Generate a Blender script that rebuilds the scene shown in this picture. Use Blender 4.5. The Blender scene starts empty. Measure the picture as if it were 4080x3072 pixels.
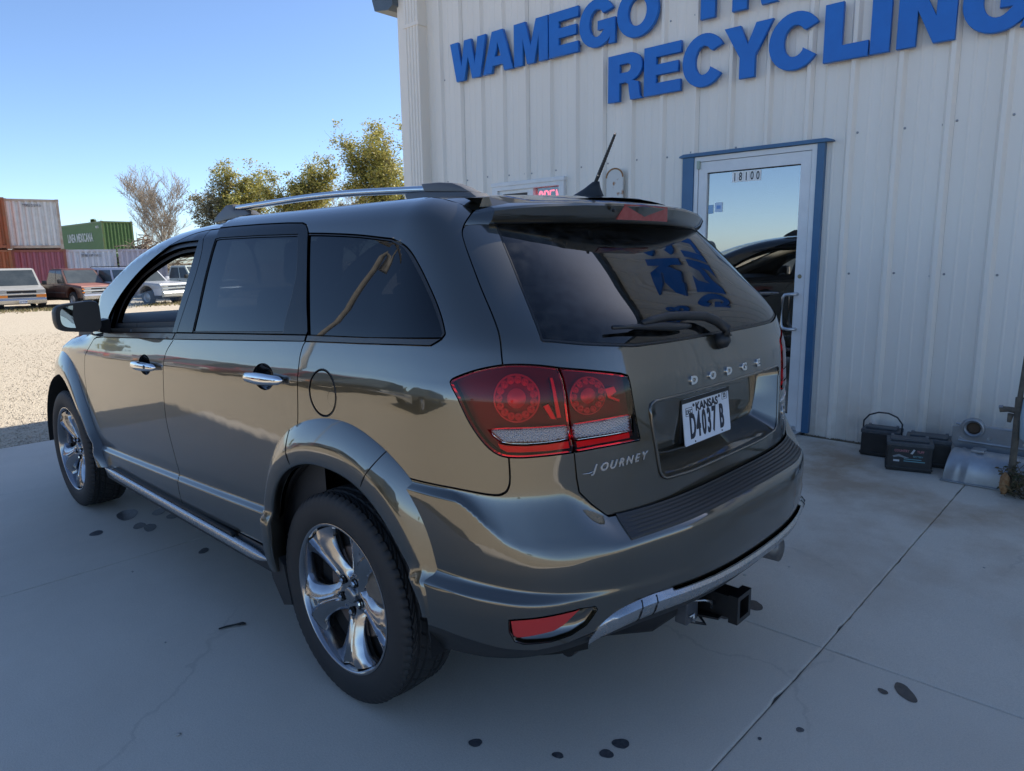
import bpy, bmesh, math, random
import numpy as np
from mathutils import Vector, Matrix
from mathutils.geometry import delaunay_2d_cdt

scene = bpy.context.scene
COL = scene.collection
R = math.radians

# ------------------------------------------------------------------ camera
CAM_POS = Vector((-2.081, -1.9208, 1.4684)); YAW, PITCH, ROLL = 0.8144, -0.1804, -0.0157
fw = Vector((math.sin(YAW) * math.cos(PITCH), math.cos(YAW) * math.cos(PITCH), math.sin(PITCH)))
rt = Vector((math.cos(YAW), -math.sin(YAW), 0)); up = rt.cross(fw)
cr, sr = math.cos(ROLL), math.sin(ROLL)
rt, up = cr * rt + sr * up, -sr * rt + cr * up
cam_d = bpy.data.cameras.new('camera'); cam_d.sensor_fit = 'HORIZONTAL'; cam_d.sensor_width = 36.0
cam_d.lens = 36.0 * 2818.7 / 4080.0; cam_d.clip_start = 0.05; cam_d.clip_end = 3000
cam = bpy.data.objects.new('camera', cam_d); COL.objects.link(cam)
cam.matrix_world = Matrix(((rt.x, up.x, -fw.x, CAM_POS.x), (rt.y, up.y, -fw.y, CAM_POS.y), (rt.z, up.z, -fw.z, CAM_POS.z), (0, 0, 0, 1)))
scene.camera = cam

# ------------------------------------------------------------------ sky, sun, exposure
SUN_TO = Vector((5.62, -0.72, 4.50)).normalized()        # towards the sun: behind the metal building
SUN_EL = math.asin(SUN_TO.z); SUN_AZ = math.atan2(SUN_TO.x, SUN_TO.y)
world = bpy.data.worlds.new('World'); scene.world = world; world.use_nodes = True
wn = world.node_tree; wn.nodes.clear()
sky = wn.nodes.new('ShaderNodeTexSky'); sky.sky_type = 'NISHITA'; sky.sun_disc = False
sky.sun_elevation = SUN_EL; sky.sun_rotation = SUN_AZ
sky.altitude = 300; sky.air_density = 0.7; sky.dust_density = 0.5; sky.ozone_density = 4.0
bg = wn.nodes.new('ShaderNodeBackground'); bg.inputs['Strength'].default_value = 0.13
wo = wn.nodes.new('ShaderNodeOutputWorld')
wn.links.new(sky.outputs[0], bg.inputs[0]); wn.links.new(bg.outputs[0], wo.inputs[0])
sun_d = bpy.data.lights.new('sun', 'SUN'); sun_d.energy = 4.8; sun_d.angle = R(0.53); sun_d.color = (1.0, 0.93, 0.82)
sun = bpy.data.objects.new('sun', sun_d); COL.objects.link(sun)
sun.rotation_euler = (-SUN_TO).to_track_quat('-Z', 'Y').to_euler()
sun.location = (20, -3, 20)
vs = scene.view_settings; vs.view_transform = 'Standard'; vs.look = 'None'; vs.exposure = 0.85; vs.gamma = 1.0
vs.use_curve_mapping = False
scene.cycles.max_bounces = 8; scene.cycles.transparent_max_bounces = 24
scene.cycles.sample_clamp_indirect = 6.0

RW_ANGLE, FW_ANGLE = 48.0, 44.0
WIPER_ARM = [(-.020, 1.215, .030), (-.016, 1.237, .034), (-.050, 1.262, .034), (-.096, 1.279, .034), (-.19, 1.288, .034), (-.283, 1.291, .034), (-.358, 1.286, .034), (-.396, 1.282, .032)]
WIPER_R = [.016, .016, .015, .0145, .014, .013, .011, .008]
WIPER_BLADE = [(-.503, 1.277, .026), (-.457, 1.275, .024), (-.393, 1.271, .022), (-.331, 1.268, .022), (-.267, 1.262, .022), (-.21, 1.259, .022), (-.19, 1.258, .022)]
WIPER_PIVOT = (-.020, 1.202, .022)
POLE_XY = (-9.0, 13.9)

# ------------------------------------------------------------------ materials
MATS = {}
def mat(name, col, rough=0.5, metal=0.0, coat=0.0, coat_rough=0.03, spec=0.5, var=0.0, vscale=6.0, var_col=None,
        bump=0.0, bscale=200.0, bdist=0.002, emit=None, estr=0.0, rvar=0.0, stretch=None, detail=6.0):
    """Principled material; var mixes the base colour towards var_col (or a darker tone) with noise, bump adds fine relief."""
    if name in MATS: return MATS[name]
    m = bpy.data.materials.new(name); m.use_nodes = True; nt = m.node_tree; n = nt.nodes; L = nt.links
    p = n['Principled BSDF']
    p.inputs['Base Color'].default_value = (*col, 1); p.inputs['Roughness'].default_value = rough
    p.inputs['Metallic'].default_value = metal; p.inputs['Coat Weight'].default_value = coat
    p.inputs['Coat Roughness'].default_value = coat_rough; p.inputs['Specular IOR Level'].default_value = spec
    if emit: p.inputs['Emission Color'].default_value = (*emit, 1); p.inputs['Emission Strength'].default_value = estr
    tc = None
    if var or bump or rvar:
        tc = n.new('ShaderNodeTexCoord'); mp = n.new('ShaderNodeMapping'); L.new(tc.outputs['Object'], mp.inputs[0])
        if stretch: mp.inputs['Scale'].default_value = stretch
    if var:
        nz = n.new('ShaderNodeTexNoise'); nz.inputs['Scale'].default_value = vscale; nz.inputs['Detail'].default_value = detail
        nz.inputs['Roughness'].default_value = 0.6; L.new(mp.outputs[0], nz.inputs['Vector'])
        rp = n.new('ShaderNodeValToRGB'); rp.color_ramp.elements[0].position = 0.38; rp.color_ramp.elements[1].position = 0.66
        L.new(nz.outputs[0], rp.inputs[0])
        mx = n.new('ShaderNodeMix'); mx.data_type = 'RGBA'
        vc = var_col or tuple(c * 0.55 for c in col)
        mx.inputs['A'].default_value = (*col, 1); mx.inputs['B'].default_value = (*vc, 1)
        mu = n.new('ShaderNodeMath'); mu.operation = 'MULTIPLY'; mu.inputs[1].default_value = var
        L.new(rp.outputs[0], mu.inputs[0]); L.new(mu.outputs[0], mx.inputs['Factor'])
        L.new(mx.outputs['Result'], p.inputs['Base Color'])
        if rvar:
            mr = n.new('ShaderNodeMapRange'); mr.inputs['To Min'].default_value = max(0, rough - rvar); mr.inputs['To Max'].default_value = min(1, rough + rvar)
            L.new(nz.outputs[0], mr.inputs['Value']); L.new(mr.outputs[0], p.inputs['Roughness'])
    if bump:
        nb = n.new('ShaderNodeTexNoise'); nb.inputs['Scale'].default_value = bscale; nb.inputs['Detail'].default_value = 4
        L.new(mp.outputs[0], nb.inputs['Vector'])
        bp = n.new('ShaderNodeBump'); bp.inputs['Strength'].default_value = bump; bp.inputs['Distance'].default_value = bdist
        L.new(nb.outputs[0], bp.inputs['Height']); L.new(bp.outputs[0], p.inputs['Normal'])
    MATS[name] = m
    return m
def glass(name, tint, ior=1.5, rough=0.0, extra=None):
    """thin pane: tinted straight-through light plus a Fresnel mirror"""
    if name in MATS: return MATS[name]
    m = bpy.data.materials.new(name); m.use_nodes = True; nt = m.node_tree; n = nt.nodes; L = nt.links; n.clear()
    o = n.new('ShaderNodeOutputMaterial'); t = n.new('ShaderNodeBsdfTransparent'); t.inputs[0].default_value = (*tint, 1)
    g = n.new('ShaderNodeBsdfGlossy'); g.inputs['Roughness'].default_value = rough; g.inputs['Color'].default_value = (1, 1, 1, 1)
    f = n.new('ShaderNodeFresnel'); ge = n.new('ShaderNodeNewGeometry'); io = n.new('ShaderNodeMix'); io.data_type = 'FLOAT'
    io.inputs[2].default_value = ior; io.inputs[3].default_value = 1.0 / ior; L.new(ge.outputs['Backfacing'], io.inputs[0]); L.new(io.outputs[0], f.inputs[0])     # same mirror strength from either side
    x = n.new('ShaderNodeMixShader'); L.new(f.outputs[0], x.inputs[0]); L.new(t.outputs[0], x.inputs[1]); L.new(g.outputs[0], x.inputs[2])
    out = x
    if extra:     # a thin film of dust / drops that scatters a little light
        d = n.new('ShaderNodeBsdfDiffuse'); d.inputs[0].default_value = (*extra[0], 1)
        tc = n.new('ShaderNodeTexCoord'); nz = n.new('ShaderNodeTexNoise'); nz.inputs['Scale'].default_value = extra[2]; nz.inputs['Detail'].default_value = 8
        L.new(tc.outputs['Object'], nz.inputs['Vector'])
        mr = n.new('ShaderNodeMapRange'); mr.inputs['From Min'].default_value = .35; mr.inputs['From Max'].default_value = .75; mr.inputs['To Max'].default_value = extra[1]
        L.new(nz.outputs[0], mr.inputs[0])
        x2 = n.new('ShaderNodeMixShader'); L.new(mr.outputs[0], x2.inputs[0]); L.new(x.outputs[0], x2.inputs[1]); L.new(d.outputs[0], x2.inputs[2]); out = x2
    L.new(out.outputs[0], o.inputs[0])
    MATS[name] = m
    return m

# ------------------------------------------------------------------ mesh helpers
def tag(o, label=None, cat=None, group=None, kind=None):
    if label: o['label'] = label
    if cat: o['category'] = cat
    if group: o['group'] = group
    if kind: o['kind'] = kind
    return o
def empty(name, loc=(0, 0, 0), rz=0.0, label=None, cat=None, group=None):
    o = bpy.data.objects.new(name, None); COL.objects.link(o); o.location = loc; o.rotation_euler = (0, 0, rz)
    o.empty_display_size = 0.2
    return tag(o, label, cat, group)
def put(name, me, parent=None, rel=False):
    """link a mesh; with rel the mesh is in world coordinates although its parent stands elsewhere (unrotated parent)"""
    o = bpy.data.objects.new(name, me); COL.objects.link(o)
    if parent is not None:
        o.parent = parent
        if rel: o.matrix_parent_inverse = Matrix.Translation(-parent.location)
    return o
def mesh(name, v, f, m=None, smooth=False, normals=None):
    me = bpy.data.meshes.new(name); me.from_pydata([tuple(map(float, p)) for p in v], [], f)
    if m is not None: me.materials.append(m)
    if smooth: me.polygons.foreach_set('use_smooth', [True] * len(me.polygons))
    if normals is not None: me.normals_split_custom_set_from_vertices([tuple(map(float, q)) for q in normals])
    me.update(); return me
class MB:
    """collects simple solids into one mesh"""
    def __init__(s): s.v = []; s.f = []; s.mi = []; s.sm = []; s.k = 0; s.M = Matrix.Identity(4); s.smooth = False
    def add(s, v, f):
        b = len(s.v); s.v += [tuple(s.M @ Vector(p)) for p in v]
        for q in f: s.f.append([b + i for i in q]); s.mi.append(s.k); s.sm.append(s.smooth)
        return s
    def box(s, x0, x1, y0, y1, z0, z1, b=0.0):
        if b <= 0:
            return s.add([(x0, y0, z0), (x1, y0, z0), (x1, y1, z0), (x0, y1, z0), (x0, y0, z1), (x1, y0, z1), (x1, y1, z1), (x0, y1, z1)],
                  [(0, 3, 2, 1), (4, 5, 6, 7), (0, 1, 5, 4), (1, 2, 6, 5), (2, 3, 7, 6), (3, 0, 4, 7)])
        bm = bmesh.new(); bmesh.ops.create_cube(bm, size=1)
        for w in bm.verts: w.co = Vector(((x0 + x1) / 2 + w.co.x * (x1 - x0), (y0 + y1) / 2 + w.co.y * (y1 - y0), (z0 + z1) / 2 + w.co.z * (z1 - z0)))
        bmesh.ops.bevel(bm, geom=bm.edges[:], offset=b, segments=2, profile=0.6, affect='EDGES')
        s.add([w.co[:] for w in bm.verts], [[w.index for w in f.verts] for f in bm.faces]) if not bm.verts.index_update() else None
        bm.free(); return s
    def tube(s, pts, r, n=10, cap=True, squash=None):
        """round bar along a path; r a number or one per point"""
        pts = [Vector(p) for p in pts]; rs = r if isinstance(r, (list, tuple)) else [r] * len(pts)
        base = []; ref = Vector((0, 0, 1))
        for i, p in enumerate(pts):
            t = (pts[min(i + 1, len(pts) - 1)] - pts[max(i - 1, 0)]).normalized()
            a = t.cross(ref)
            if a.length < 0.05: a = t.cross(Vector((0, 1, 0)))
            a.normalize(); b = a.cross(t)
            for j in range(n):
                q = 2 * math.pi * j / n; ca, sa = math.cos(q) * rs[i], math.sin(q) * rs[i]
                if squash: sa *= squash
                base.append(p + a * ca + b * sa)
        f = [(i * n + j, i * n + (j + 1) % n, (i + 1) * n + (j + 1) % n, (i + 1) * n + j) for i in range(len(pts) - 1) for j in range(n)]
        if cap: f += [tuple(range(n - 1, -1, -1)), tuple(range((len(pts) - 1) * n, len(pts) * n))]
        return s.add(base, f)
    def cyl(s, p0, p1, r0, r1=None, n=16): return s.tube([p0, p1], [r0, r0 if r1 is None else r1], n)
    def prism(s, poly, axis, a, b):
        """flat outline pushed from a to b along an axis ('x': outline is (y,z), 'y': (x,z), 'z': (x,y))"""
        k = len(poly)
        def P(q, h): return {'x': (h, q[0], q[1]), 'y': (q[0], h, q[1]), 'z': (q[0], q[1], h)}[axis]
        v = [P(q, a) for q in poly] + [P(q, b) for q in poly]
        f = [tuple(range(k - 1, -1, -1)), tuple(range(k, 2 * k))] + [(i, (i + 1) % k, k + (i + 1) % k, k + i) for i in range(k)]
        return s.add(v, f)
    def lathe(s, prof, axis='x', n=48, c=(0, 0, 0), close=False):
        """revolve (along, radius) pairs about an axis through c"""
        v = []
        for (h, r) in prof:
            for j in range(n):
                q = 2 * math.pi * j / n; a, b = r * math.cos(q), r * math.sin(q)
                v.append({'x': (c[0] + h, c[1] + a, c[2] + b), 'y': (c[0] + a, c[1] + h, c[2] + b), 'z': (c[0] + a, c[1] + b, c[2] + h)}[axis])
        m = len(prof)
        f = [(i * n + j, i * n + (j + 1) % n, (i + 1) % m * n + (j + 1) % n, (i + 1) % m * n + j) for i in range(m if close else m - 1) for j in range(n)]
        return s.add(v, f)
    def me(s, name, *mats, fix=True):
        me = bpy.data.meshes.new(name); me.from_pydata(s.v, [], s.f)
        for m in mats: me.materials.append(m)
        me.polygons.foreach_set('material_index', s.mi); me.polygons.foreach_set('use_smooth', s.sm)
        if fix:
            bm = bmesh.new(); bm.from_mesh(me); bmesh.ops.recalc_face_normals(bm, faces=bm.faces); bm.to_mesh(me); bm.free()
        me.update(); return me
    def ob(s, name, m, parent=None, rel=False, auto=None, fix=True):
        me = s.me(name, *(m if isinstance(m, (list, tuple)) else [m]), fix=fix)
        if auto is not None:
            me.polygons.foreach_set('use_smooth', [True] * len(me.polygons)); sharp_by_angle(me, auto)
        return put(name, me, parent, rel)
def sharp_by_angle(me, deg):
    me.set_sharp_from_angle(angle=R(deg))
def copy_tree(o, parent=None):
    c = o.copy(); COL.objects.link(c)
    if parent is not None:
        c.parent = parent; c.matrix_parent_inverse = o.matrix_parent_inverse.copy()
    for ch in list(o.children): copy_tree(ch, c)
    return c
def curve_mesh(name, splines, m, depth, bev=0.0, offset=0.0):
    """outlines with holes -> solid letter mesh lying in XY, thickness along Z from 0 to 2*depth"""
    cu = bpy.data.curves.new(name, 'CURVE'); cu.dimensions = '2D'; cu.fill_mode = 'BOTH'; cu.extrude = depth - bev; cu.bevel_depth = bev; cu.bevel_resolution = 1; cu.offset = -bev + offset
    for pts in splines:
        sp = cu.splines.new('POLY'); sp.points.add(len(pts) - 1); sp.use_cyclic_u = True
        for i, p in enumerate(pts): sp.points[i].co = (p[0], p[1], 0, 1)
    return _curve_to_mesh(name, cu, m, depth)
def text_mesh(name, body, m, size, depth, bev=0.0, offset=0.0, sx=1.0, shear=0.0, space=1.0, align='CENTER'):
    cu = bpy.data.curves.new(name, 'FONT'); cu.body = body; cu.size = size; cu.extrude = max(0.0, depth - bev); cu.bevel_depth = bev; cu.offset = offset
    cu.align_x = align; cu.shear = shear; cu.space_character = space; cu.resolution_u = 3
    me = _curve_to_mesh(name, cu, m, depth)
    if sx != 1.0: me.transform(Matrix.Diagonal((sx, 1, 1, 1)))
    return me
def _curve_to_mesh(name, cu, m, depth):
    ob = bpy.data.objects.new('tmp', cu); COL.objects.link(ob); dg = bpy.context.evaluated_depsgraph_get(); dg.update()
    me = bpy.data.meshes.new_from_object(ob.evaluated_get(dg)); me.name = name
    me.transform(Matrix.Translation((0, 0, depth)))
    me.materials.clear(); me.materials.append(m)
    bpy.data.objects.remove(ob); bpy.data.curves.remove(cu)
    return me
def smooth_path(pts, n=4):
    """Catmull-Rom through the points"""
    out = []
    P = [np.array(p, float) for p in pts]
    for i in range(len(P) - 1):
        p0, p1, p2, p3 = P[max(i - 1, 0)], P[i], P[i + 1], P[min(i + 2, len(P) - 1)]
        for k in range(n):
            t = k / n
            out.append(tuple(0.5 * (2 * p1 + (p2 - p0) * t + (2 * p0 - 5 * p1 + 4 * p2 - p3) * t * t + (3 * p1 - p0 - 3 * p2 + p3) * t ** 3)))
    out.append(tuple(P[-1])); return out
rng = random.Random(7)

# ================================================================== ground
def sst(t):
    t = min(1.0, max(0.0, t)); return t * t * (3 - 2 * t)
def gz(x, y):
    """height of the gravel yard: level with the slab edge, then falling gently away"""
    d = max(0.0, math.hypot(max(0.0, -2.6 - x), max(0.0, y - 4.9)))
    return -0.025 - 0.455 * sst(d / 34.0)
def slab_z(x, y): return 0.021 * max(0.0, x - 0.49)

def ground_material():
    m = bpy.data.materials.new('pale gravel'); m.use_nodes = True; nt = m.node_tree; n = nt.nodes; L = nt.links; p = n['Principled BSDF']
    tc = n.new('ShaderNodeTexCoord')
    v = n.new('ShaderNodeTexVoronoi'); v.inputs['Scale'].default_value = 62; L.new(tc.outputs['Object'], v.inputs['Vector'])
    v2 = n.new('ShaderNodeTexVoronoi'); v2.inputs['Scale'].default_value = 150; L.new(tc.outputs['Object'], v2.inputs['Vector'])
    nz = n.new('ShaderNodeTexNoise'); nz.inputs['Scale'].default_value = 0.35; nz.inputs['Detail'].default_value = 8; L.new(tc.outputs['Object'], nz.inputs['Vector'])
    r = n.new('ShaderNodeValToRGB'); e = r.color_ramp.elements
    e[0].position = 0.0; e[0].color = (0.36, 0.30, 0.22, 1); e[1].position = 1.0; e[1].color = (0.60, 0.52, 0.39, 1)
    L.new(v.outputs['Color'], r.inputs[0])
    mx = n.new('ShaderNodeMix'); mx.data_type = 'RGBA'; mx.inputs['B'].default_value = (0.48, 0.405, 0.30, 1)
    mr = n.new('ShaderNodeMapRange'); mr.inputs['From Min'].default_value = .4; mr.inputs['From Max'].default_value = .7; mr.inputs['To Max'].default_value = .75
    L.new(nz.outputs[0], mr.inputs[0]); L.new(mr.outputs[0], mx.inputs['Factor']); L.new(r.outputs[0], mx.inputs['A'])
    L.new(mx.outputs['Result'], p.inputs['Base Color']); p.inputs['Roughness'].default_value = 0.95
    ad = n.new('ShaderNodeMath'); ad.operation = 'ADD'; L.new(v.outputs['Distance'], ad.inputs[0])
    hm = n.new('ShaderNodeMath'); hm.operation = 'MULTIPLY'; hm.inputs[1].default_value = .5; L.new(v2.outputs['Distance'], hm.inputs[0]); L.new(hm.outputs[0], ad.inputs[1])
    b = n.new('ShaderNodeBump'); b.invert = True; b.inputs['Strength'].default_value = .75; b.inputs['Distance'].default_value = .010
    L.new(ad.outputs[0], b.inputs['Height']); L.new(b.outputs[0], p.inputs['Normal'])
    return m
def concrete_material():
    m = bpy.data.materials.new('worn concrete'); m.use_nodes = True; nt = m.node_tree; n = nt.nodes; L = nt.links; p = n['Principled BSDF']
    tc = n.new('ShaderNodeTexCoord')
    def noise(sc, det, rough=.6):
        q = n.new('ShaderNodeTexNoise'); q.inputs['Scale'].default_value = sc; q.inputs['Detail'].default_value = det; q.inputs['Roughness'].default_value = rough
        L.new(tc.outputs['Object'], q.inputs['Vector']); return q
    def ramp(src, a, b, ca, cb):
        r = n.new('ShaderNodeValToRGB'); e = r.color_ramp.elements; e[0].position = a; e[1].position = b; e[0].color = (*ca, 1); e[1].color = (*cb, 1); L.new(src, r.inputs[0]); return r
    def mix(fac, a, b, mode='MIX'):
        x = n.new('ShaderNodeMix'); x.data_type = 'RGBA'; x.blend_type = mode
        for s_, q in (('Factor', fac), ('A', a), ('B', b)):
            if hasattr(q, 'is_output'): L.new(q, x.inputs[s_])
            else: x.inputs[s_].default_value = q
        return x.outputs['Result']
    big = noise(.8, 8, .65); mid = noise(4.5, 9, .72); fine = noise(150, 3, .5); grit = noise(420, 2, .5); pat = noise(.33, 4, .55)
    c = ramp(big.outputs[0], .30, .70, (0.57, 0.505, 0.41), (0.77, 0.68, 0.555)).outputs[0]
    c = mix(.40, c, ramp(mid.outputs[0], .30, .72, (.50, .445, .37), (.80, .71, .585)).outputs[0])
    c = mix(.33, c, ramp(fine.outputs[0], .3, .7, (.42, .375, .315), (.82, .735, .615)).outputs[0])
    c = mix(.24, c, ramp(grit.outputs[0], .35, .65, (.22, .20, .17), (.86, .79, .69)).outputs[0])
    c = mix(.28, c, ramp(pat.outputs[0], .42, .60, (.52, .465, .385), (.76, .675, .555)).outputs[0])
    # hairline cracks and tyre-darkened lanes
    dist = n.new('ShaderNodeVectorMath'); dist.operation = 'MULTIPLY_ADD'; wob = noise(1.6, 5, .6); dist.inputs[1].default_value = (.55, .55, 0); L.new(wob.outputs['Color'], dist.inputs[0]); L.new(tc.outputs['Object'], dist.inputs[2])
    vor = n.new('ShaderNodeTexVoronoi'); vor.feature = 'DISTANCE_TO_EDGE'; vor.inputs['Scale'].default_value = .42; L.new(dist.outputs[0], vor.inputs['Vector'])
    ck = n.new('ShaderNodeMapRange'); ck.inputs['From Min'].default_value = .0012; ck.inputs['From Max'].default_value = .0045; ck.inputs['To Min'].default_value = .16; ck.inputs['To Max'].default_value = 0.0; L.new(vor.outputs['Distance'], ck.inputs[0])
    brk = ramp(noise(.7, 3, .5).outputs[0], .50, .58, (0, 0, 0), (1, 1, 1)); cm = n.new('ShaderNodeMath'); cm.operation = 'MULTIPLY'; L.new(ck.outputs[0], cm.inputs[0]); L.new(brk.outputs[0], cm.inputs[1])
    c = mix(cm.outputs[0], c, (.16, .145, .12, 1))
    # brown dirt washed out from the foot of the wall and along the right, with patchy traces elsewhere
    sx = n.new('ShaderNodeSeparateXYZ'); L.new(tc.outputs['Object'], sx.inputs[0])
    g = n.new('ShaderNodeMapRange'); g.inputs['From Min'].default_value = .5; g.inputs['From Max'].default_value = 2.9; g.inputs['To Min'].default_value = .10; L.new(sx.outputs['X'], g.inputs[0])
    dn = noise(1.15, 7, .62); dr = ramp(dn.outputs[0], .47, .63, (0, 0, 0), (1, 1, 1))
    fm = n.new('ShaderNodeMath'); fm.operation = 'MULTIPLY'; L.new(g.outputs[0], fm.inputs[0]); L.new(dr.outputs[0], fm.inputs[1])
    fm2 = n.new('ShaderNodeMath'); fm2.operation = 'MULTIPLY'; fm2.inputs[1].default_value = .85; L.new(fm.outputs[0], fm2.inputs[0])
    c = mix(fm2.outputs[0], c, (0.36, 0.245, 0.15, 1))
    L.new(c, p.inputs['Base Color']); p.inputs['Roughness'].default_value = .78; p.inputs['Specular IOR Level'].default_value = .35
    b = n.new('ShaderNodeBump'); b.inputs['Strength'].default_value = .45; b.inputs['Distance'].default_value = .0022
    s2 = n.new('ShaderNodeMath'); s2.operation = 'ADD'; L.new(fine.outputs[0], s2.inputs[0]); L.new(grit.outputs[0], s2.inputs[1])
    L.new(s2.outputs[0], b.inputs['Height']); L.new(b.outputs[0], p.inputs['Normal'])
    return m
GRAVEL = ground_material(); CONC = concrete_material()
def build_ground():
    xs = sorted(set([-900, -400, -200, -120, 120, 200, 400, 900] + [-80 + 5 * i for i in range(33)] + [-2.6, 3.4]))
    ys = sorted(set([-900, -400, -200, -120, 120, 200, 400, 900] + [-80 + 5 * i for i in range(33)] + [4.92 + i for i in range(0, 30, 2)]))
    v = [(x, y, gz(x, y)) for y in ys for x in xs]; nx = len(xs)
    f = [(j * nx + i, j * nx + i + 1, (j + 1) * nx + i + 1, (j + 1) * nx + i) for j in range(len(ys) - 1) for i in range(nx - 1)]
    o = put('ground', mesh('ground', v, f, GRAVEL, True)); tag(o, kind='structure')
    # loose stones lying on the gravel beyond the slab
    r = random.Random(3); V = []; F = []
    for k in range(9000):
        y = 5.0 + 13 * r.random() ** 1.6; x = r.uniform(-1.3, .9) + (y - 5) * r.uniform(.0, .45)
        s = r.uniform(.005, .013) * (1 + .05 * (y - 5)); z = gz(x, y); b = len(V); a0 = r.random() * 6.3
        for q in range(4): V.append((x + s * r.uniform(.6, 1.3) * math.cos(a0 + q * 1.57), y + s * r.uniform(.6, 1.3) * math.sin(a0 + q * 1.57), z + s * r.uniform(0, .25)))
        V.append((x + r.uniform(-.3, .3) * s, y + r.uniform(-.3, .3) * s, z + s * r.uniform(.5, .9)))
        F += [(b + q, b + (q + 1) % 4, b + 4) for q in range(4)]
    st = mat('pale stones', (.50, .43, .33), .95, var=.9, vscale=40, var_col=(.26, .215, .16))
    tag(put('gravel', mesh('gravel', V, F, st)), 'loose pale gravel stones scattered over the yard beyond the concrete', 'gravel', kind='stuff')
build_ground()

def build_pavement():
    root = empty('pavement', (0, 0, 0)); tag(root, kind='structure')
    base = MB().box(-2.58, 3.36, -6.9, 4.88, -.16, -.007).ob('joint_fill', mat('joint dirt', (.10, .092, .08), .95, var=.6, vscale=60), root)
    r = random.Random(5)
    xs = [(-2.6, .490), (.490, 3.37)]; ys = [(-6.9, -3.96), (-3.96, -1.085), (-1.085, 1.79), (1.79, 4.92)]
    for (x0, x1) in xs:
        for (y0, y1) in ys:
            # an uneven, slightly chipped outline
            def edge(a, b, n):
                return [(a[0] + (b[0] - a[0]) * t / n, a[1] + (b[1] - a[1]) * t / n) for t in range(n)]
            g = .0016
            X0, X1, Y0_, Y1 = x0 + g, x1 - g, y0 + g, y1 - g
            n = 60
            out = edge((X0, Y0_), (X1, Y0_), n) + edge((X1, Y0_), (X1, Y1), n) + edge((X1, Y1), (X0, Y1), n) + edge((X0, Y1), (X0, Y0_), n)
            cx, cy = (X0 + X1) / 2, (Y0_ + Y1) / 2
            def ring(ins, dz):
                q = []
                for (x, y) in out:
                    w = ins
                    q.append((x + (w if x < cx else -w) * (abs(x - cx) > (X1 - X0) / 2 - .01) , y + (w if y < cy else -w) * (abs(y - cy) > (Y1 - Y0_) / 2 - .01), dz))
                return q
            jit = []
            for k in range(4 * n):
                j = r.random(); jit.append(0.0 if j < .78 else (r.uniform(0, .003) if j < .96 else r.uniform(.003, .009)))
            V = []; rings = []
            for lvl, (ins, dz) in enumerate(((0, -.12), (0, -.0045), (.0025, -.001), (.008, 0.0))):
                rr = ring(ins, dz); row = []
                for k, (x, y, z) in enumerate(rr):
                    j = jit[k] if lvl >= 1 else 0
                    jj = j * (1.0 if lvl < 3 else .6)
                    x += (jj if x < cx else -jj) * (abs(x - cx) > (X1 - X0) / 2 - .03); y += (jj if y < cy else -jj) * (abs(y - cy) > (Y1 - Y0_) / 2 - .03)
                    row.append((x, y, z + slab_z(x, y)))
                rings.append(row)
            N = 4 * n
            for row in rings: V += row
            F = [(a * N + k, a * N + (k + 1) % N, (a + 1) * N + (k + 1) % N, (a + 1) * N + k) for a in range(3) for k in range(N)]
            F.append(tuple(range(3 * N, 4 * N)))
            put('concrete_slab', mesh('concrete_slab', V, F, CONC), root)
    # dark oil spots and damp stains soaked into the slabs
    oil = mat('oil soaked concrete', (.060, .062, .066), .42, var=.7, vscale=60, var_col=(.15, .15, .155))
    damp = mat('brown damp stain', (.135, .112, .092), .75, var=.6, vscale=40)
    def spot(x, y, rx, ry, rot, m, sd, wob=.16, h=.0012):
        q = random.Random(sd); n = 28; ph = [q.random() * 6.3 for _ in range(3)]
        pts = []
        for k in range(n):
            a = 2 * math.pi * k / n; w = 1 + wob * (math.sin(2 * a + ph[0]) * .6 + math.sin(3 * a + ph[1]) * .35 + math.sin(7 * a + ph[2]) * .12)
            px, py = rx * w * math.cos(a), ry * w * math.sin(a)
            xx, yy = x + px * math.cos(rot) - py * math.sin(rot), y + px * math.sin(rot) + py * math.cos(rot)
            pts.append((xx, yy, slab_z(xx, yy) + h))
        put('oil_stain', mesh('oil_stain', pts, [tuple(range(n))], m), root)
    for i, (x, y, a, b, t, m) in enumerate([(-.751, 2.48, .055, .10, -.5, oil), (-.77, 2.235, .03, .055, -.6, oil), (-.74, 2.16, .035, .06, -.4, oil), (-.60, 2.39, .035, .07, -.6, oil), (-.583, 2.25, .03, .05, -.5, oil),
             (-.971, 2.30, .03, .045, -.6, oil), (-.679, 1.605, .024, .036, -.6, oil), (-.758, -.494, .018, .022, .3, oil), (-.631, -.717, .014, .017, 0, oil), (-.529, -.821, .019, .021, 1, oil), (-.463, -.827, .024, .025, 0, oil),
             (.389, -1.392, .052, .028, .7, damp), (.345, -1.335, .018, .014, .7, damp), (-.037, -1.205, .014, .011, .2, oil), (.624, -.756, .045, .03, .4, damp), (.47, -.70, .03, .03, 0, damp), (-.16, -1.13, .008, .006, 0, oil)]):
        spot(x, y, a, b, t, m, 40 + i)
build_pavement()
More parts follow.
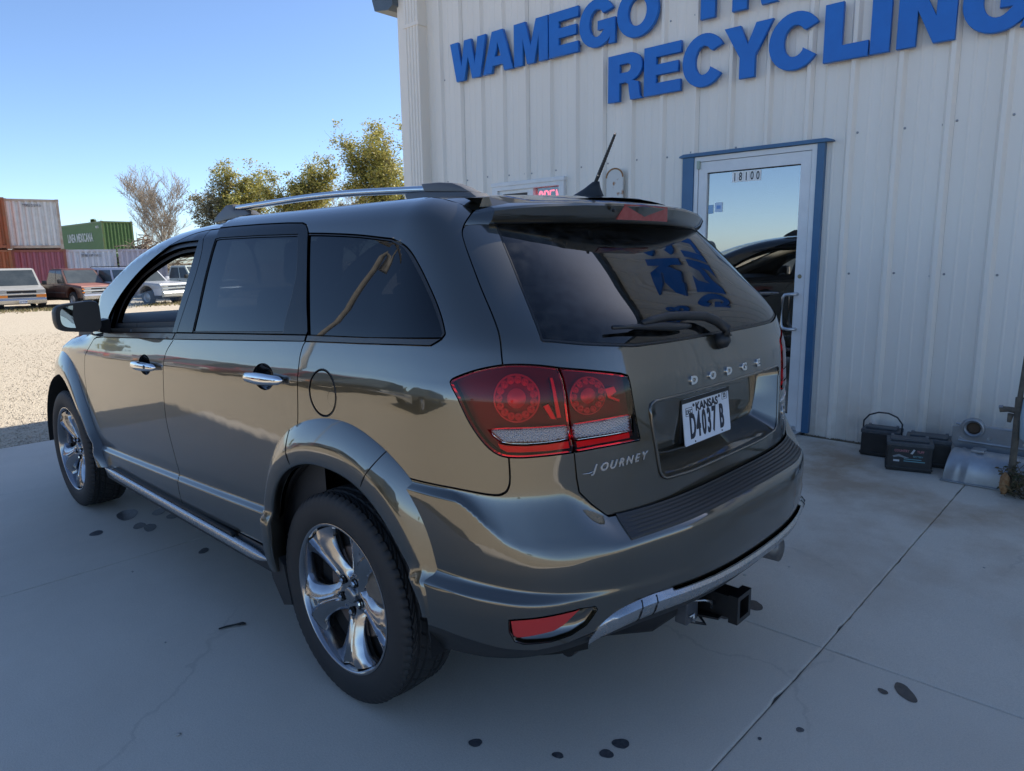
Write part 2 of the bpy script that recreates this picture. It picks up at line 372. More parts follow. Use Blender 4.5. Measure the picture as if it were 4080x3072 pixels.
# a black strip of rubber lying left of the rear wheel, and pebbles kicked onto the slab
mb = MB(); mb.tube([(-.985, .765, .006), (-.955, .757, .007), (-.925, .742, .008), (-.90, .73, .008), (-.892, .722, .006)], [.004, .006, .005, .009, .005], 8, squash=.6)
tag(mb.ob('rubber_strip', mat('black rubber', (.018, .018, .018), .75)), 'short black strip of torn rubber lying on the concrete left of the rear wheel', 'rubber strip')
peb = mat('pebble grey', (.45, .43, .40), .9, var=.6, vscale=80)
pr = random.Random(11)
pm = []
for i in range(3):
    v = [(pr.uniform(.75, 1.1) * math.cos(k * 1.047), pr.uniform(.6, 1.0) * math.sin(k * 1.047), pr.uniform(.1, .35)) for k in range(6)] + [(.05, 0, .8), (0, 0, 0)]
    pm.append(mesh('pebble', v, [(k, (k + 1) % 6, 6) for k in range(6)] + [((k + 1) % 6, k, 7) for k in range(6)], peb, True))
for (x, y, s, w) in [(-1.66, 1.49, .010, 'nearest the left picture edge'), (-1.36, .23, .011, 'in the open area at the lower left'), (-1.17, .83, .007, 'left of the black rubber strip'), (.86, -.60, .010, 'right of the hitch, beside the long joint'), (1.07, -.72, .007, 'right of the hitch, on the long joint'), (-1.02, 1.62, .009, 'beside the rear door sill'), (1.62, -1.4, .007, 'at the right picture edge')]:
    o = put('pebble', pm[pr.randrange(3)]); o.location = (x, y, slab_z(x, y) - .001); o.scale = (s, s, s); o.rotation_euler = (0, 0, pr.random() * 6)
    tag(o, 'small pale pebble on the concrete ' + w, 'pebble', 'pebbles on the concrete')

# ================================================================== metal building
PHI = 0.0167; WO = Vector((3.3704, 3.8732, 0)); WD = Vector((math.sin(PHI), -math.cos(PHI), 0))
BW = empty('metal_building', WO, math.atan2(WD.y, WD.x), 'long beige ribbed metal building with blue trim, beside the parked car', 'building')
# local axes: x along the wall (towards the right of the picture), y into the building, z up; outwards is -y
beige = mat('beige wall sheet', (.84, .775, .68), .42, var=.35, vscale=1.3, var_col=(.74, .675, .58), spec=.45, stretch=(3, 3, .25), bump=.12, bscale=3, bdist=.01)
def dirty_foot(m):
    """splash-back dirt and rust creeping up the lowest part of the sheets"""
    nt = m.node_tree; n = nt.nodes; L = nt.links; p = n['Principled BSDF']; src = p.inputs['Base Color'].links[0].from_socket
    tc = n.new('ShaderNodeTexCoord'); sx = n.new('ShaderNodeSeparateXYZ'); L.new(tc.outputs['Object'], sx.inputs[0]); nz = n.new('ShaderNodeTexNoise'); nz.inputs['Scale'].default_value = 4; nz.inputs['Detail'].default_value = 8; L.new(tc.outputs['Object'], nz.inputs['Vector'])
    a = n.new('ShaderNodeMapRange'); a.inputs['From Min'].default_value = .55; a.inputs['From Max'].default_value = .04; a.inputs['To Max'].default_value = .62; L.new(sx.outputs['Z'], a.inputs[0])
    b_ = n.new('ShaderNodeMapRange'); b_.inputs['From Min'].default_value = .38; b_.inputs['From Max'].default_value = .66; L.new(nz.outputs[0], b_.inputs[0])
    mu = n.new('ShaderNodeMath'); mu.operation = 'MULTIPLY'; L.new(a.outputs[0], mu.inputs[0]); L.new(b_.outputs[0], mu.inputs[1])
    mx = n.new('ShaderNodeMix'); mx.data_type = 'RGBA'; L.new(mu.outputs[0], mx.inputs['Factor']); L.new(src, mx.inputs['A']); mx.inputs['B'].default_value = (.33, .235, .15, 1); L.new(mx.outputs['Result'], p.inputs['Base Color'])
dirty_foot(beige)
trimblue = mat('blue trim paint', (.045, .135, .26), .4, var=.3, vscale=5)
whitealu = mat('white aluminium', (.74, .735, .72), .32, var=.2, vscale=6)
H_TOP = 4.55; S0, S1 = -0.97, 12.0
def wall_panels():
    holes = [(.44, 1.38, 1.32, 2.20), (2.70, 3.755, .0, 2.25)]
    def prof(a, b):
        pts = {a: 0.0, b: 0.0}
        i0 = int(math.floor(a / .3048)) - 1
        for i in range(i0, i0 + 6):
            c = .3048 * i - .016
            for ds, d in ((-.034, 0), (-.013, .032), (.013, .032), (.034, 0)): pts.setdefault(round(c + ds, 5), d)
            for q in (.115, .19):
                for ds, d in ((-.012, 0), (-.004, .0035), (.004, .0035), (.012, 0)): pts.setdefault(round(c + q + ds, 5), d)
        for h in holes:
            for s in h[:2]:
                if a < s < b: pts.setdefault(s, 0.0)
        return [(s, d) for s, d in sorted(pts.items()) if a - 1e-6 <= s <= b + 1e-6]
    zs = [.055, 1.32, 2.20, 2.25, H_TOP]
    k = 0; a = S0
    stops = [S0 + .02] + [.9144 * i + .017 for i in range(-1, 14) if S0 + .1 < .9144 * i + .017 < S1] + [S1]
    for a, b in zip(stops[:-1], stops[1:]):
        P = prof(a, b); v = []; f = []
        for (s, d) in P:
            for z in zs: v.append((s, -d, z))
        nz = len(zs)
        for i in range(len(P) - 1):
            sm = (P[i][0] + P[i + 1][0]) / 2
            for j in range(nz - 1):
                zm = (zs[j] + zs[j + 1]) / 2
                if any(h[0] < sm < h[1] and h[2] < zm < h[3] for h in holes): continue
                f.append((i * nz + j, (i + 1) * nz + j, (i + 1) * nz + j + 1, i * nz + j + 1))
        # the sheet's right edge laps 2 mm over its neighbour
        v = [(x, y - .002 * ((x - a) / (b - a)) ** 6, z) for (x, y, z) in v]
        used = sorted({q for t in f for q in t}); ix = {q: k for k, q in enumerate(used)}
        put('wall_panel', mesh('wall_panel', [v[q] for q in used], [tuple(ix[q] for q in t) for t in f], beige), BW)
wall_panels()
# fastener heads in rows across the sheets
sc_m = mat('zinc screw head', (.30, .30, .31), .5, metal=.6)
scm = MB().lathe([(-.006, .0001), (-.006, .005), (-.003, .0075), (0, .0085)], 'y', 8).me('wall_screw', sc_m)
r = random.Random(2)
for z in (1.30, 2.285, 3.35):
    for i in range(-2, 17):
        for ds in ((-.05, .035) if i % 3 == 0 else (.035,)):
            s = .3048 * i + ds + r.uniform(-.006, .006); zz = z + r.uniform(-.012, .012)
            if (.40 < s < 1.42 and zz < 2.22) or (2.62 < s < 3.86 and zz < 2.28): continue
            o = put('wall_screw', scm, BW); o.location = (s, -.0005, zz)
# corner trim, the boxed downspout, eave and gutter, base
mb = MB(); mb.prism([(S0 - .005, .02), (S0 - .005, -.045), (S0 + .10, -.045), (S0 + .105, -.036), (S0 + .165, -.036), (S0 + .165, .0)], 'z', .05, H_TOP); mb.ob('corner_trim', beige, BW)
def downspout():
    mb = MB(); a, b = -.775, -.545; o = -.125
    pr = [(a, 0), (a, o)] + [q for k in range(4) for q in ((a + .03 + k * .05, o), (a + .036 + k * .05, o + .010), (a + .05 + k * .05, o + .010), (a + .056 + k * .05, o))] + [(b, o), (b, 0)]
    mb.prism(pr, 'z', .10, H_TOP - .1); mb.ob('downspout', beige, BW)
    MB().box(a - .012, b + .012, o - .006, .01, 1.2, 1.235).ob('downspout_strap', beige, BW)
    MB().box(a - .012, b + .012, o - .006, .01, 3.95, 3.985).ob('downspout_strap', beige, BW)
downspout()
eave = mat('slate blue eave', (.085, .115, .145), .45, var=.4, vscale=5)
mb = MB(); mb.prism([(-1.31, 4.36), (-1.27, 4.24), (-1.03, 4.20), (-.95, 4.24), (-.95, 4.60), (-1.31, 4.56)], 'y', -.13, 9.0); mb.ob('gutter', eave, BW)
mb = MB(); mb.box(-.93, S1, -.13, .1, H_TOP - .12, H_TOP + .02, .01); mb.ob('roof_edge_trim', eave, BW)
mb = MB(); mb.box(-.96, S1, -.10, 9.0, H_TOP + .021, H_TOP + .06); mb.ob('roof', mat('galvanised roof', (.4, .41, .42), .45, metal=.4), BW)
mb = MB(); mb.box(S0, S1, 8.9, 9.0, 0, H_TOP); mb.box(S1 - .1, S1, 0.02, 8.9, 0, H_TOP); mb.box(S0 + .01, S0 + .09, 0.02, 8.9, 0, H_TOP); mb.ob('outer_wall', beige, BW)
mb = MB(); mb.box(S0, 2.70, -.012, .10, -.1, .056); mb.box(3.755, S1, -.012, .10, -.1, .056); mb.ob('footing', mat('stained footing', (.20, .17, .135), .9, var=.8, vscale=14, var_col=(.32, .25, .16)), BW)
# crumbs of dirt and rust gathered along the foot of the wall
def foot_dirt():
    q = random.Random(8); V = []; F = []
    for k in range(700):
        s = q.uniform(3.76, 6.2); d = -.014 - abs(q.gauss(0, .022)); w = q.uniform(.003, .011); b = len(V); z0 = .060
        for t in range(4): V.append((s + w * q.uniform(.6, 1.2) * math.cos(t * 1.57), d + w * q.uniform(.6, 1.2) * math.sin(t * 1.57), z0 - .004))
        V.append((s, d, z0 + w * q.uniform(.3, .8))); F += [(b + t, b + (t + 1) % 4, b + 4) for t in range(4)]
    o = put('foot_dirt', mesh('foot_dirt', V, F, mat('rusty crumbs', (.17, .125, .07), .95, var=.8, vscale=60, var_col=(.30, .26, .20))), BW); tag(o, kind='stuff')
foot_dirt()
# dim room behind the glass
room = mat('room grey', (.20, .19, .18), .8)
mb = MB(); mb.box(-.3, 5.6, 4.6, 4.65, 0, 2.7); mb.box(-.3, -.25, .12, 4.6, 0, 2.7); mb.box(5.55, 5.6, .12, 4.6, 0, 2.7); mb.box(-.3, 5.6, .12, 4.6, 2.7, 2.75); mb.box(-.3, 5.6, .12, 4.6, .0, .05)
mb.ob('room', room, BW)
mb = MB(); mb.box(-.3, .44, .1, .12, 0, 2.7); mb.box(1.38, 2.7, .1, .12, 0, 2.7); mb.box(3.755, 5.6, .1, .12, 0, 2.7); mb.box(.44, 1.38, .1, .12, 0, 1.32); mb.box(.44, 1.38, .1, .12, 2.2, 2.7); mb.box(2.7, 3.755, .1, .12, 2.25, 2.7); mb.ob('room_lining', room, BW)
for k in range(3):
    mb = MB(); mb.box(1.2 + k * 1.3, 1.32 + k * 1.3, 1.0, 2.2, 2.63, 2.66); o = mb.ob('ceiling_tube', mat('lamp diffuser', (.8, .8, .8), .4, emit=(1, .97, .92), estr=5.0), BW)

# ---- window beside the car roof
win = empty('window', (0, 0, 0)); win.parent = BW
mb = MB(); mb.box(.432, 1.395, -.052, -.003, 2.175, 2.215, .006); mb.ob('drip_cap', whitealu, win)
mb = MB()
for b_ in ((.44, .515, 1.32, 2.175), (1.325, 1.385, 1.32, 2.175), (.515, 1.325, 2.135, 2.175), (.515, 1.325, 1.32, 1.37)): mb.box(b_[0], b_[1], -.042, .06, b_[2], b_[3])
mb.ob('window_frame', whitealu, win)
mb = MB(); mb.box(.515, .575, -.02, .05, 1.37, 2.135); mb.box(.912, .988, -.024, .05, 1.37, 2.135); mb.box(.575, .912, -.018, .05, 2.10, 2.135); mb.ob('sash', whitealu, win)
mb = MB(); mb.box(.575, .912, .010, .014, 1.37, 2.10); mb.ob('insect_screen', mat('insect screen', (.055, .062, .07), .6), win)
gl_b = glass('window pane', (.55, .62, .66), 2.0)
mb = MB(); mb.box(.988, 1.325, .012, .018, 1.37, 2.135); mb.ob('pane', gl_b, win)
mb = MB(); mb.box(.605, .91, .011, .0115, 2.06, 2.10); mb.ob('screen_bar', mat('aged bronze', (.12, .10, .07), .5), win)

# ---- neon sign hanging behind the right-hand pane
nm = mat('pink neon tube', (.9, .15, .18), .3, emit=(1.0, .10, .14), estr=2.6)
neon = empty('neon_sign', (0, 0, 0), label='pink neon OPEN sign hanging behind the right window pane', cat='sign')
neon.location = WO + WD * 1.155 + Vector((.04, 0, 1.95)); neon.rotation_euler = (0, 0, math.atan2(WD.y, WD.x))
def neon_letter(pts):
    MB().tube(pts, .009, 8).ob('neon_letter', nm, neon)
lw = .052; hh = .15
def arc(cx, cz, rx, rz, a0, a1, n=14): return [(cx + rx * math.cos(a0 + (a1 - a0) * k / n), 0, cz + rz * math.sin(a0 + (a1 - a0) * k / n)) for k in range(n + 1)]
neon_letter(arc(-.12, hh / 2, lw / 2, hh / 2, 0, 2 * math.pi, 20))
neon_letter([(-.072, 0, 0), (-.072, 0, hh)] + arc(-.05, hh * .74, .028, hh * .26, math.pi / 2, -math.pi / 2, 10) + [(-.068, 0, hh * .48)])
neon_letter([(.048, 0, 0), (.0, 0, 0), (.0, 0, hh * .5), (.04, 0, hh * .5), (.0, 0, hh * .5), (.0, 0, hh), (.048, 0, hh)])
neon_letter([(.078, 0, 0), (.078, 0, hh), (.13, 0, 0), (.13, 0, hh)])
MB().box(-.16, .16, .012, .02, -.012, -.004).ob('hanger_bar', mat('black rubber', (.018, .018, .018), .75), neon)

# ---- rusty arched plate on the wall between window and door
pts = [(1.885, 1.55), (2.06, 1.55), (2.06, 2.15)] + [(1.9725 + .0875 * math.cos(a), 2.15 + .078 * math.sin(a)) for a in [math.pi * k / 14 for k in range(1, 14)]] + [(1.885, 2.15)]
rust_w = bpy.data.materials.new('rust edged white enamel'); rust_w.use_nodes = True
def _rw():
    nt = rust_w.node_tree; n = nt.nodes; L = nt.links; p = n['Principled BSDF']; tc = n.new('ShaderNodeTexCoord'); nz = n.new('ShaderNodeTexNoise'); nz.inputs['Scale'].default_value = 14; nz.inputs['Detail'].default_value = 8
    L.new(tc.outputs['Object'], nz.inputs['Vector']); r_ = n.new('ShaderNodeValToRGB'); e = r_.color_ramp.elements; e[0].position = .56; e[0].color = (.62, .61, .57, 1); e[1].position = .66; e[1].color = (.32, .14, .045, 1)
    L.new(nz.outputs[0], r_.inputs[0]); L.new(r_.outputs[0], p.inputs['Base Color']); p.inputs['Roughness'].default_value = .55
_rw()
rp = empty('wall_plate', WO + WD * 1.97, math.atan2(WD.y, WD.x), 'white arched metal plate with rusty edge on the wall right of the window', 'plate')
MB().prism([(x - 1.97, z) for x, z in pts], 'y', -.052, -.034).ob('plate_face', rust_w, rp)
rim_pts = [((x - 1.97) * 1.0, z) for x, z in pts]
rm = MB(); rm.tube([(x, -.053, z) for x, z in rim_pts[2:]], .007, 6); rm.ob('plate_rim', mat('rust', (.26, .115, .04), .85, var=.8, vscale=50, var_col=(.42, .26, .13)), rp)

# ---- glazed door
door = empty('glass_door', (0, 0, 0)); door.parent = BW
mb = MB(); mb.box(2.645, 2.745, -.045, .10, .075, 2.248); mb.ob('blue_jamb', trimblue, door)
mb = MB(); mb.box(3.738, 3.79, -.045, .10, .075, 2.248); mb.ob('blue_jamb', trimblue, door)
mb = MB(); mb.prism([(2.62, 2.25), (3.845, 2.25), (3.845, 2.262), (3.80, 2.276), (2.66, 2.276), (2.62, 2.262)], 'y', -.062, .10); mb.ob('blue_head', trimblue, door)
fr = MB(); fr.box(2.748, 2.783, -.035, .09, .075, 2.246); fr.box(3.698, 3.735, -.035, .09, .075, 2.246); fr.box(2.783, 3.698, -.035, .09, 2.207, 2.246); fr.ob('door_frame', whitealu, door)
lf = MB(); lf.box(2.787, 2.861, -.028, .02, .082, 2.203); lf.box(3.619, 3.694, -.028, .02, .082, 2.203); lf.box(2.861, 3.619, -.028, .02, 2.116, 2.203); lf.box(2.861, 3.619, -.028, .02, .082, .206); lf.ob('door_leaf', whitealu, door)
gl_d = glass('reflective door glass', (.34, .38, .40), 3.2)
mb = MB(); mb.box(2.861, 3.619, -.006, .0, .206, 2.116); mb.ob('pane', gl_d, door)
for z_ in (.205, 2.115): MB().box(2.855, 3.625, -.012, -.004, z_ - .007, z_ + .007).ob('glazing_bead', mat('black rubber', (.018, .018, .018), .75), door)
alu = mat('brushed aluminium', (.60, .61, .62), .3, metal=.85)
mb = MB(); mb.smooth = True; mb.tube([(2.87, .05, 1.147), (3.62, .05, 1.147)], .014, 10); mb.ob('push_bar', alu, door)
mb = MB(); mb.smooth = True
mb.tube([(3.645, -.03, 1.152), (3.645, -.072, 1.152), (3.60, -.078, 1.150), (3.57, -.08, 1.145), (3.555, -.08, 1.125), (3.553, -.08, .91), (3.568, -.08, .888), (3.60, -.078, .882), (3.645, -.072, .882), (3.645, -.03, .882)], .0125, 10); mb.ob('pull_handle', alu, door)
mb = MB(); mb.lathe([(-.034, .0001), (-.034, .010), (-.028, .016), (-.02, .016)], 'y', 16, c=(3.655, 0, 1.284)); mb.ob('lock', mat('dull brass', (.32, .26, .15), .4, metal=.8), door)
MB().box(2.775, 2.80, -.05, -.028, 2.15, 2.215, .003).ob('hinge', mat('pale green paint', (.35, .42, .34), .5), door)
MB().box(3.655, 3.685, -.04, -.028, .085, .115, .004).ob('pivot', alu, door)
MB().box(2.75, 3.735, -.14, .09, .058, .080).ob('threshold', alu, door)
# number tiles 18100 stuck on the glass
white_v = mat('white vinyl', (.88, .86, .82), .5); black_v = mat('black vinyl', (.012, .012, .013), .45)
for i, ch in enumerate('18100'):
    s0 = 3.070 + i * .0475
    tl = MB().box(s0, s0 + .0455, -.0095, -.0075, 2.024 + .002 * (i % 2), 2.103 + .002 * (i % 2)).ob('number_tile', white_v, door)
    me = text_mesh('numeral', ch, black_v, .088, .0004, offset=.0016, sx=.62)
    me.transform(Matrix.Translation((s0 + .0225, -.0100, 2.0335 + .002 * (i % 2))) @ Matrix.Rotation(math.pi / 2, 4, 'X'))
    put('numeral', me, door)
stk = mat('pale blue sticker', (.55, .66, .78), .5)
MB().box(2.93, 2.995, -.0095, -.0075, 1.80, 1.876).ob('sticker', stk, door)
MB().box(2.945, 2.98, -.0105, -.0096, 1.825, 1.852).ob('sticker', mat('mid blue print', (.16, .33, .62), .5), door)
MB().box(2.872, 2.915, -.0095, -.0075, 1.79, 1.86).ob('sticker', mat('sky blue sticker', (.30, .48, .66), .5), door)
MB().box(3.535, 3.611, .002, .004, 1.33, 1.455).ob('paper_notice', white_v, door)

# ================================================================== raised blue lettering on the wall
blue = mat('blue sign foam', (.004, .150, .53), .45, var=.4, vscale=9, var_col=(.004, .115, .43), bump=.25, bscale=60, bdist=.002)
def ell(cx, cy, rx, ry, a0, a1, n=18): return [(cx + rx * math.cos(a0 + (a1 - a0) * k / n), cy + ry * math.sin(a0 + (a1 - a0) * k / n)) for k in range(n + 1)]
TAU = 2 * math.pi
def glyph(c, w):
    """bold grotesque capitals, height 1, width w"""
    t = .30; b = .23
    if c == 'W':
        q = w / 6
        return [[(0, 1), (.30, 1), (.42, .36), (w / 2 - .13, 1), (w / 2 + .13, 1), (w - .42, .36), (w - .30, 1), (w, 1), (w - .22, 0), (w - .53, 0), (w / 2, .58), (.53, 0), (.22, 0)]]
    if c == 'A': return [[(0, 0), (.31, 0), (.36, .17), (w - .36, .17), (w - .31, 0), (w, 0), (w / 2 + .19, 1), (w / 2 - .19, 1)], [(.43, .38), (w / 2, .72), (w - .43, .38)]]
    if c == 'M': return [[(0, 0), (0, 1), (.38, 1), (w / 2, .42), (w - .38, 1), (w, 1), (w, 0), (w - .29, 0), (w - .29, .62), (w / 2 + .12, 0), (w / 2 - .12, 0), (.29, .62), (.29, 0)]]
    if c == 'E': return [[(0, 0), (0, 1), (w, 1), (w, .77), (t, .77), (t, .62), (w - .06, .62), (w - .06, .40), (t, .40), (t, .24), (w, .24), (w, 0)]]
    if c == 'T': return [[(w / 2 - .16, 0), (w / 2 - .16, .76), (0, .76), (0, 1), (w, 1), (w, .76), (w / 2 + .16, .76), (w / 2 + .16, 0)]]
    if c == 'L': return [[(0, 0), (0, 1), (.32, 1), (.32, .26), (w, .26), (w, 0)]]
    if c == 'I': return [[(0, 0), (0, 1), (w, 1), (w, 0)]]
    if c == 'N': return [[(0, 0), (0, 1), (.32, 1), (w - .30, .43), (w - .30, 1), (w, 1), (w, 0), (w - .32, 0), (.30, .57), (.30, 0)]]
    if c == 'Y': return [[(w / 2 - .16, 0), (w / 2 - .16, .40), (0, 1), (.34, 1), (w / 2, .63), (w - .34, 1), (w, 1), (w / 2 + .16, .40), (w / 2 + .16, 0)]]
    if c == 'O': return [ell(w / 2, .5, w / 2, .52, 0, TAU - TAU / 36, 35), ell(w / 2, .5, w / 2 - .29, .28, 0, TAU - TAU / 28, 27)]
    if c == 'U': return [[(0, 1), (.30, 1), (.30, .40)] + ell(w / 2, .40, w / 2 - .30, .17, math.pi, TAU, 10)[1:] + [(w - .30, 1), (w, 1), (w, .42)] + ell(w / 2, .42, w / 2, .44, 0, -math.pi, 16)[1:]]
    if c == 'C': return [ell(w / 2, .5, w / 2, .52, R(30), R(325), 26) + [(w * .66, .36)] + ell(w / 2, .5, w / 2 - .29, .28, R(318), R(42), 20) + [(w * .70, .66)]]
    if c == 'G': return [ell(w / 2, .5, w / 2, .52, R(28), R(318), 26) + [(w - .19, .0), (w, 0), (w, .54), (w * .52, .54), (w * .52, .34), (w - .30, .34)] + ell(w / 2, .5, w / 2 - .29, .29, R(305), R(40), 20) + [(w * .70, .68)]]
    if c == 'R': return [[(0, 0), (0, 1), (w * .6, 1)] + ell(w * .6, .70, w * .37, .30, R(85), R(-75), 12) + [(w * .87, .36), (w * .92, .05), (w, 0), (w - .33, 0), (w * .62, .10), (w * .58, .34), (w * .5, .385), (.31, .385), (.31, 0)],
                         [(.31, .60), (.31, .78), (w * .55, .78)] + ell(w * .55, .69, .09, .09, R(80), R(-80), 6) + [(w * .55, .60)]]
    if c == 'K': return [[(0, 0), (0, 1), (.31, 1), (.31, .62), (w - .38, 1), (w, 1), (w * .58, .60), (w, 0), (w - .37, 0), (w * .36, .39), (.31, .34), (.31, 0)]]
    if c == '&': return [[(w, 0), (w - .30, 0), (w - .38, .10)] + ell(w * .38, .27, w * .38, .29, R(-50), R(-235), 16) + ell(w * .42, .76, w * .25, .26, R(215), R(-40), 16) + [(w * .52, .52), (w * .68, .34), (w * .74, .50), (w * .98, .46), (w * .86, .22)], ell(w * .40, .28, .13, .10, 0, TAU * .93, 12), ell(w * .43, .76, .075, .085, 0, TAU * .93, 12)]
    return []
sign = empty('wall_sign', WO, math.atan2(WD.y, WD.x), 'raised blue capital lettering in two lines on the beige metal wall', 'sign')
HL = .385
def letter(c, s0, s1, z0):
    w = (s1 - s0) / HL
    me = curve_mesh('letter', [[(x * HL, y * HL) for x, y in q] for q in glyph(c, w)], blue, .019, .003)
    me.transform(Matrix.Translation((s0, -.036, z0)) @ Matrix.Rotation(math.pi / 2, 4, 'X'))
    put('letter', me, sign)
line1 = [('W', -.10, .42), ('A', .375, .785), ('M', .80, 1.225), ('E', 1.24, 1.578), ('G', 1.59, 1.975), ('O', 1.994, 2.40), ('T', 2.665, 3.02), ('R', 3.045, 3.405), ('U', 3.43, 3.80), ('C', 3.82, 4.20), ('K', 4.225, 4.62), ('&', 4.87, 5.26), ('A', 5.50, 5.91), ('U', 5.93, 6.30), ('T', 6.32, 6.67), ('O', 6.69, 7.09)]
line2 = [('R', 1.907, 2.265), ('E', 2.272, 2.618), ('C', 2.634, 3.004), ('Y', 2.99, 3.375), ('C', 3.348, 3.730), ('L', 3.748, 4.046), ('I', 4.057, 4.180), ('N', 4.222, 4.562), ('G', 4.59, 4.975)]
for c, a, b in line1: letter(c, a, b, 3.282)
for c, a, b in line2: letter(c, a, b, 2.785)

# ================================================================== the parked car
# Car axes: x left(-)/right(+), y forward, z up; the rear axle stands at y = 0, the front axle at y = 2.89.
Y0 = -0.2; NE = 3.2; WHEELBASE = 2.89
def hermite(xs, ys):
    n = len(xs); d = [(ys[i + 1] - ys[i]) / (xs[i + 1] - xs[i]) for i in range(n - 1)]
    m = [d[0]] + [0 if d[i - 1] * d[i] <= 0 else 2 * d[i - 1] * d[i] / (d[i - 1] + d[i]) for i in range(1, n - 1)] + [d[-1]]
    def f(x):
        if x <= xs[0]: return ys[0] + m[0] * (x - xs[0])
        if x >= xs[-1]: return ys[-1] + m[-1] * (x - xs[-1])
        lo, hi = 0, n - 1
        while hi - lo > 1:
            k = (lo + hi) // 2
            if xs[k] <= x: lo = k
            else: hi = k
        h = xs[lo + 1] - xs[lo]; t = (x - xs[lo]) / h
        return (2 * t ** 3 - 3 * t * t + 1) * ys[lo] + (t ** 3 - 2 * t * t + t) * h * m[lo] + (-2 * t ** 3 + 3 * t * t) * ys[lo + 1] + (t ** 3 - t * t) * h * m[lo + 1]
    return f
# half width of the flank by height, and the rear end's profile on the centre line
WP = hermite([.25, .38, .50, .526, .550, .60, .75, .98, 1.035, 1.065, 1.10, 1.165, 1.19, 1.30, 1.45, 1.54, 1.59, 1.625, 1.645, 1.655],
             [.86, .902, .917, .917, .900, .9035, .9065, .908, .9065, .9025, .895, .880, .874, .843, .797, .765, .740, .704, .664, .628])
RP = hermite([.30, .60, .85, 1.0, 1.08, 1.125, 1.15, 1.19, 1.237, 1.40, 1.56, 1.61, 1.64, 1.655],
             [-.90, -.93, -.918, -.908, -.902, -.897, -.890, -.879, -.863, -.700, -.507, -.43, -.36, -.30])
DROP = hermite([1.0, 1.25, 1.5, 1.84, 2.03, 2.5, 2.75], [0, .008, .03, .10, .165, .375, .50])
HOODZ = hermite([2.2, 2.5, 2.8, 3.1, 3.4, 3.85], [1.125, 1.095, 1.06, 1.015, .965, .87])
def sstep(t):
    t = min(1, max(0, t)); return t * t * (3 - 2 * t)
def roof_drop(y): return DROP(y) if y > 1.0 else 0.0
def CW(y, z):
    yy = max(y, Y0)
    zz = z - .047 * (1 - yy) * (1 - sstep((z - 1.15) / .42))
    w = WP(zz)
    d = roof_drop(yy)
    if d > 0 and z + d > 1.565: w -= WP(1.565) - WP(min(1.66, z + d))
    if yy > 2.25:
        hz = HOODZ(yy) - .075
        if z > hz: w -= .95 * min(.085, z - hz) ** 2 / .075 * sstep((yy - 2.25) / .3)
    w -= .012 * ((yy - .9) / 1.4) ** 2
    if yy > 2.5: w *= max(0.0, 1 - ((yy - 2.5) / 1.37) ** 2.6) ** (1 / 2.6)
    return w
def sup(w, Lr, n, th):
    c, s = math.cos(th), math.sin(th); r = (abs(c) ** n + abs(s) ** n) ** (-1 / n)
    return (-w * c * r, Y0 - Lr * s * r)
def body(u, z, off=0.0):
    """u >= 0: the flank at y = Y0 + u; u < 0: angle -u round the rear corner (pi/2 = middle of the tail)"""
    if u >= 0: return (-(CW(Y0 + u, z) + off), Y0 + u, z)
    x, y = sup(CW(Y0, z) + off, Y0 - RP(z) + off, NE, -u)
    return (x, y, z)
RB = hermite([.30, .42, .48, .545, .60, .66, .72, .745, .80, .90], [-.95, -.985, -1.005, -1.028, -1.036, -1.038, -1.035, -1.030, -1.02, -1.0])
ZT = hermite([0, .80, .95, 1.6], [.852, .850, .776, .776]); ZC = hermite([0, .45, .50, .56, .61, .68, .75, .86, .95, 1.12, 1.4, 1.6], [.835, .832, .81, .762, .728, .70, .692, .707, .716, .727, .743, .745])
def bumper(u, z, off=0.0):
    """bumper cover: flush with the body above, stepping out below the shelf line"""
    if u >= 0: return body(u, z, off + .006 * sstep((.80 - z) / .1))
    th = -u; t2 = th if th <= math.pi / 2 else math.pi - th
    zt, zc = ZT(t2), ZC(t2)
    kl = (zt - z) / (zt - zc); e_ = .16
    soft = lambda q: .5 * (q + math.sqrt(q * q + e_ * e_))
    k = soft(kl) - soft(kl - 1); k0 = soft(-1.2) - soft(-2.2); k = min(1.0, max(0.0, (k - k0) / (1 - 2 * k0)))
    if kl < -1.2: k = 0.0
    # a sideways ledge low on the corner, above the lamp pocket
    led = .016 * math.exp(-((t2 - .45) / .30) ** 4) * sstep((.625 - z - .05 * (t2 - .35)) / .035)
    a = body(u, z, off); b = sup(CW(Y0, z) + .012 + off + led, Y0 - RB(z) + off + led, 3.15 - .55 * sstep((t2 - .62) / .5), th)
    return (a[0] + (b[0] - a[0]) * k, a[1] + (b[1] - a[1]) * k, z)
def nrm(S, u, z, off=0.0, h=.0025):
    P = [S(u + h, z, off), S(u - h, z, off), S(u, z + h, off), S(u, z - h, off)]
    if abs(u) < h * 1.5: P[1] = S(u - h * 1.4, z, off)
    a = Vector(P[0]) - Vector(P[1]); b = Vector(P[2]) - Vector(P[3])
    n = b.cross(a)
    if n.length < 1e-12: return Vector((-1, 0, 0))
    n.normalize(); c = S(u, z, off)
    if n.dot(Vector((c[0], min(0, c[1] - Y0) * 1.2, .25))) < 0: n = -n
    return n
def body_x(y, z):
    """half width of the painted body at (y, z), corner included"""
    if y >= Y0: return CW(y, z)
    w, Lr = CW(Y0, z), Y0 - RP(z); q = 1 - ((Y0 - y) / Lr) ** NE
    return w * max(0.02, q) ** (1 / NE)

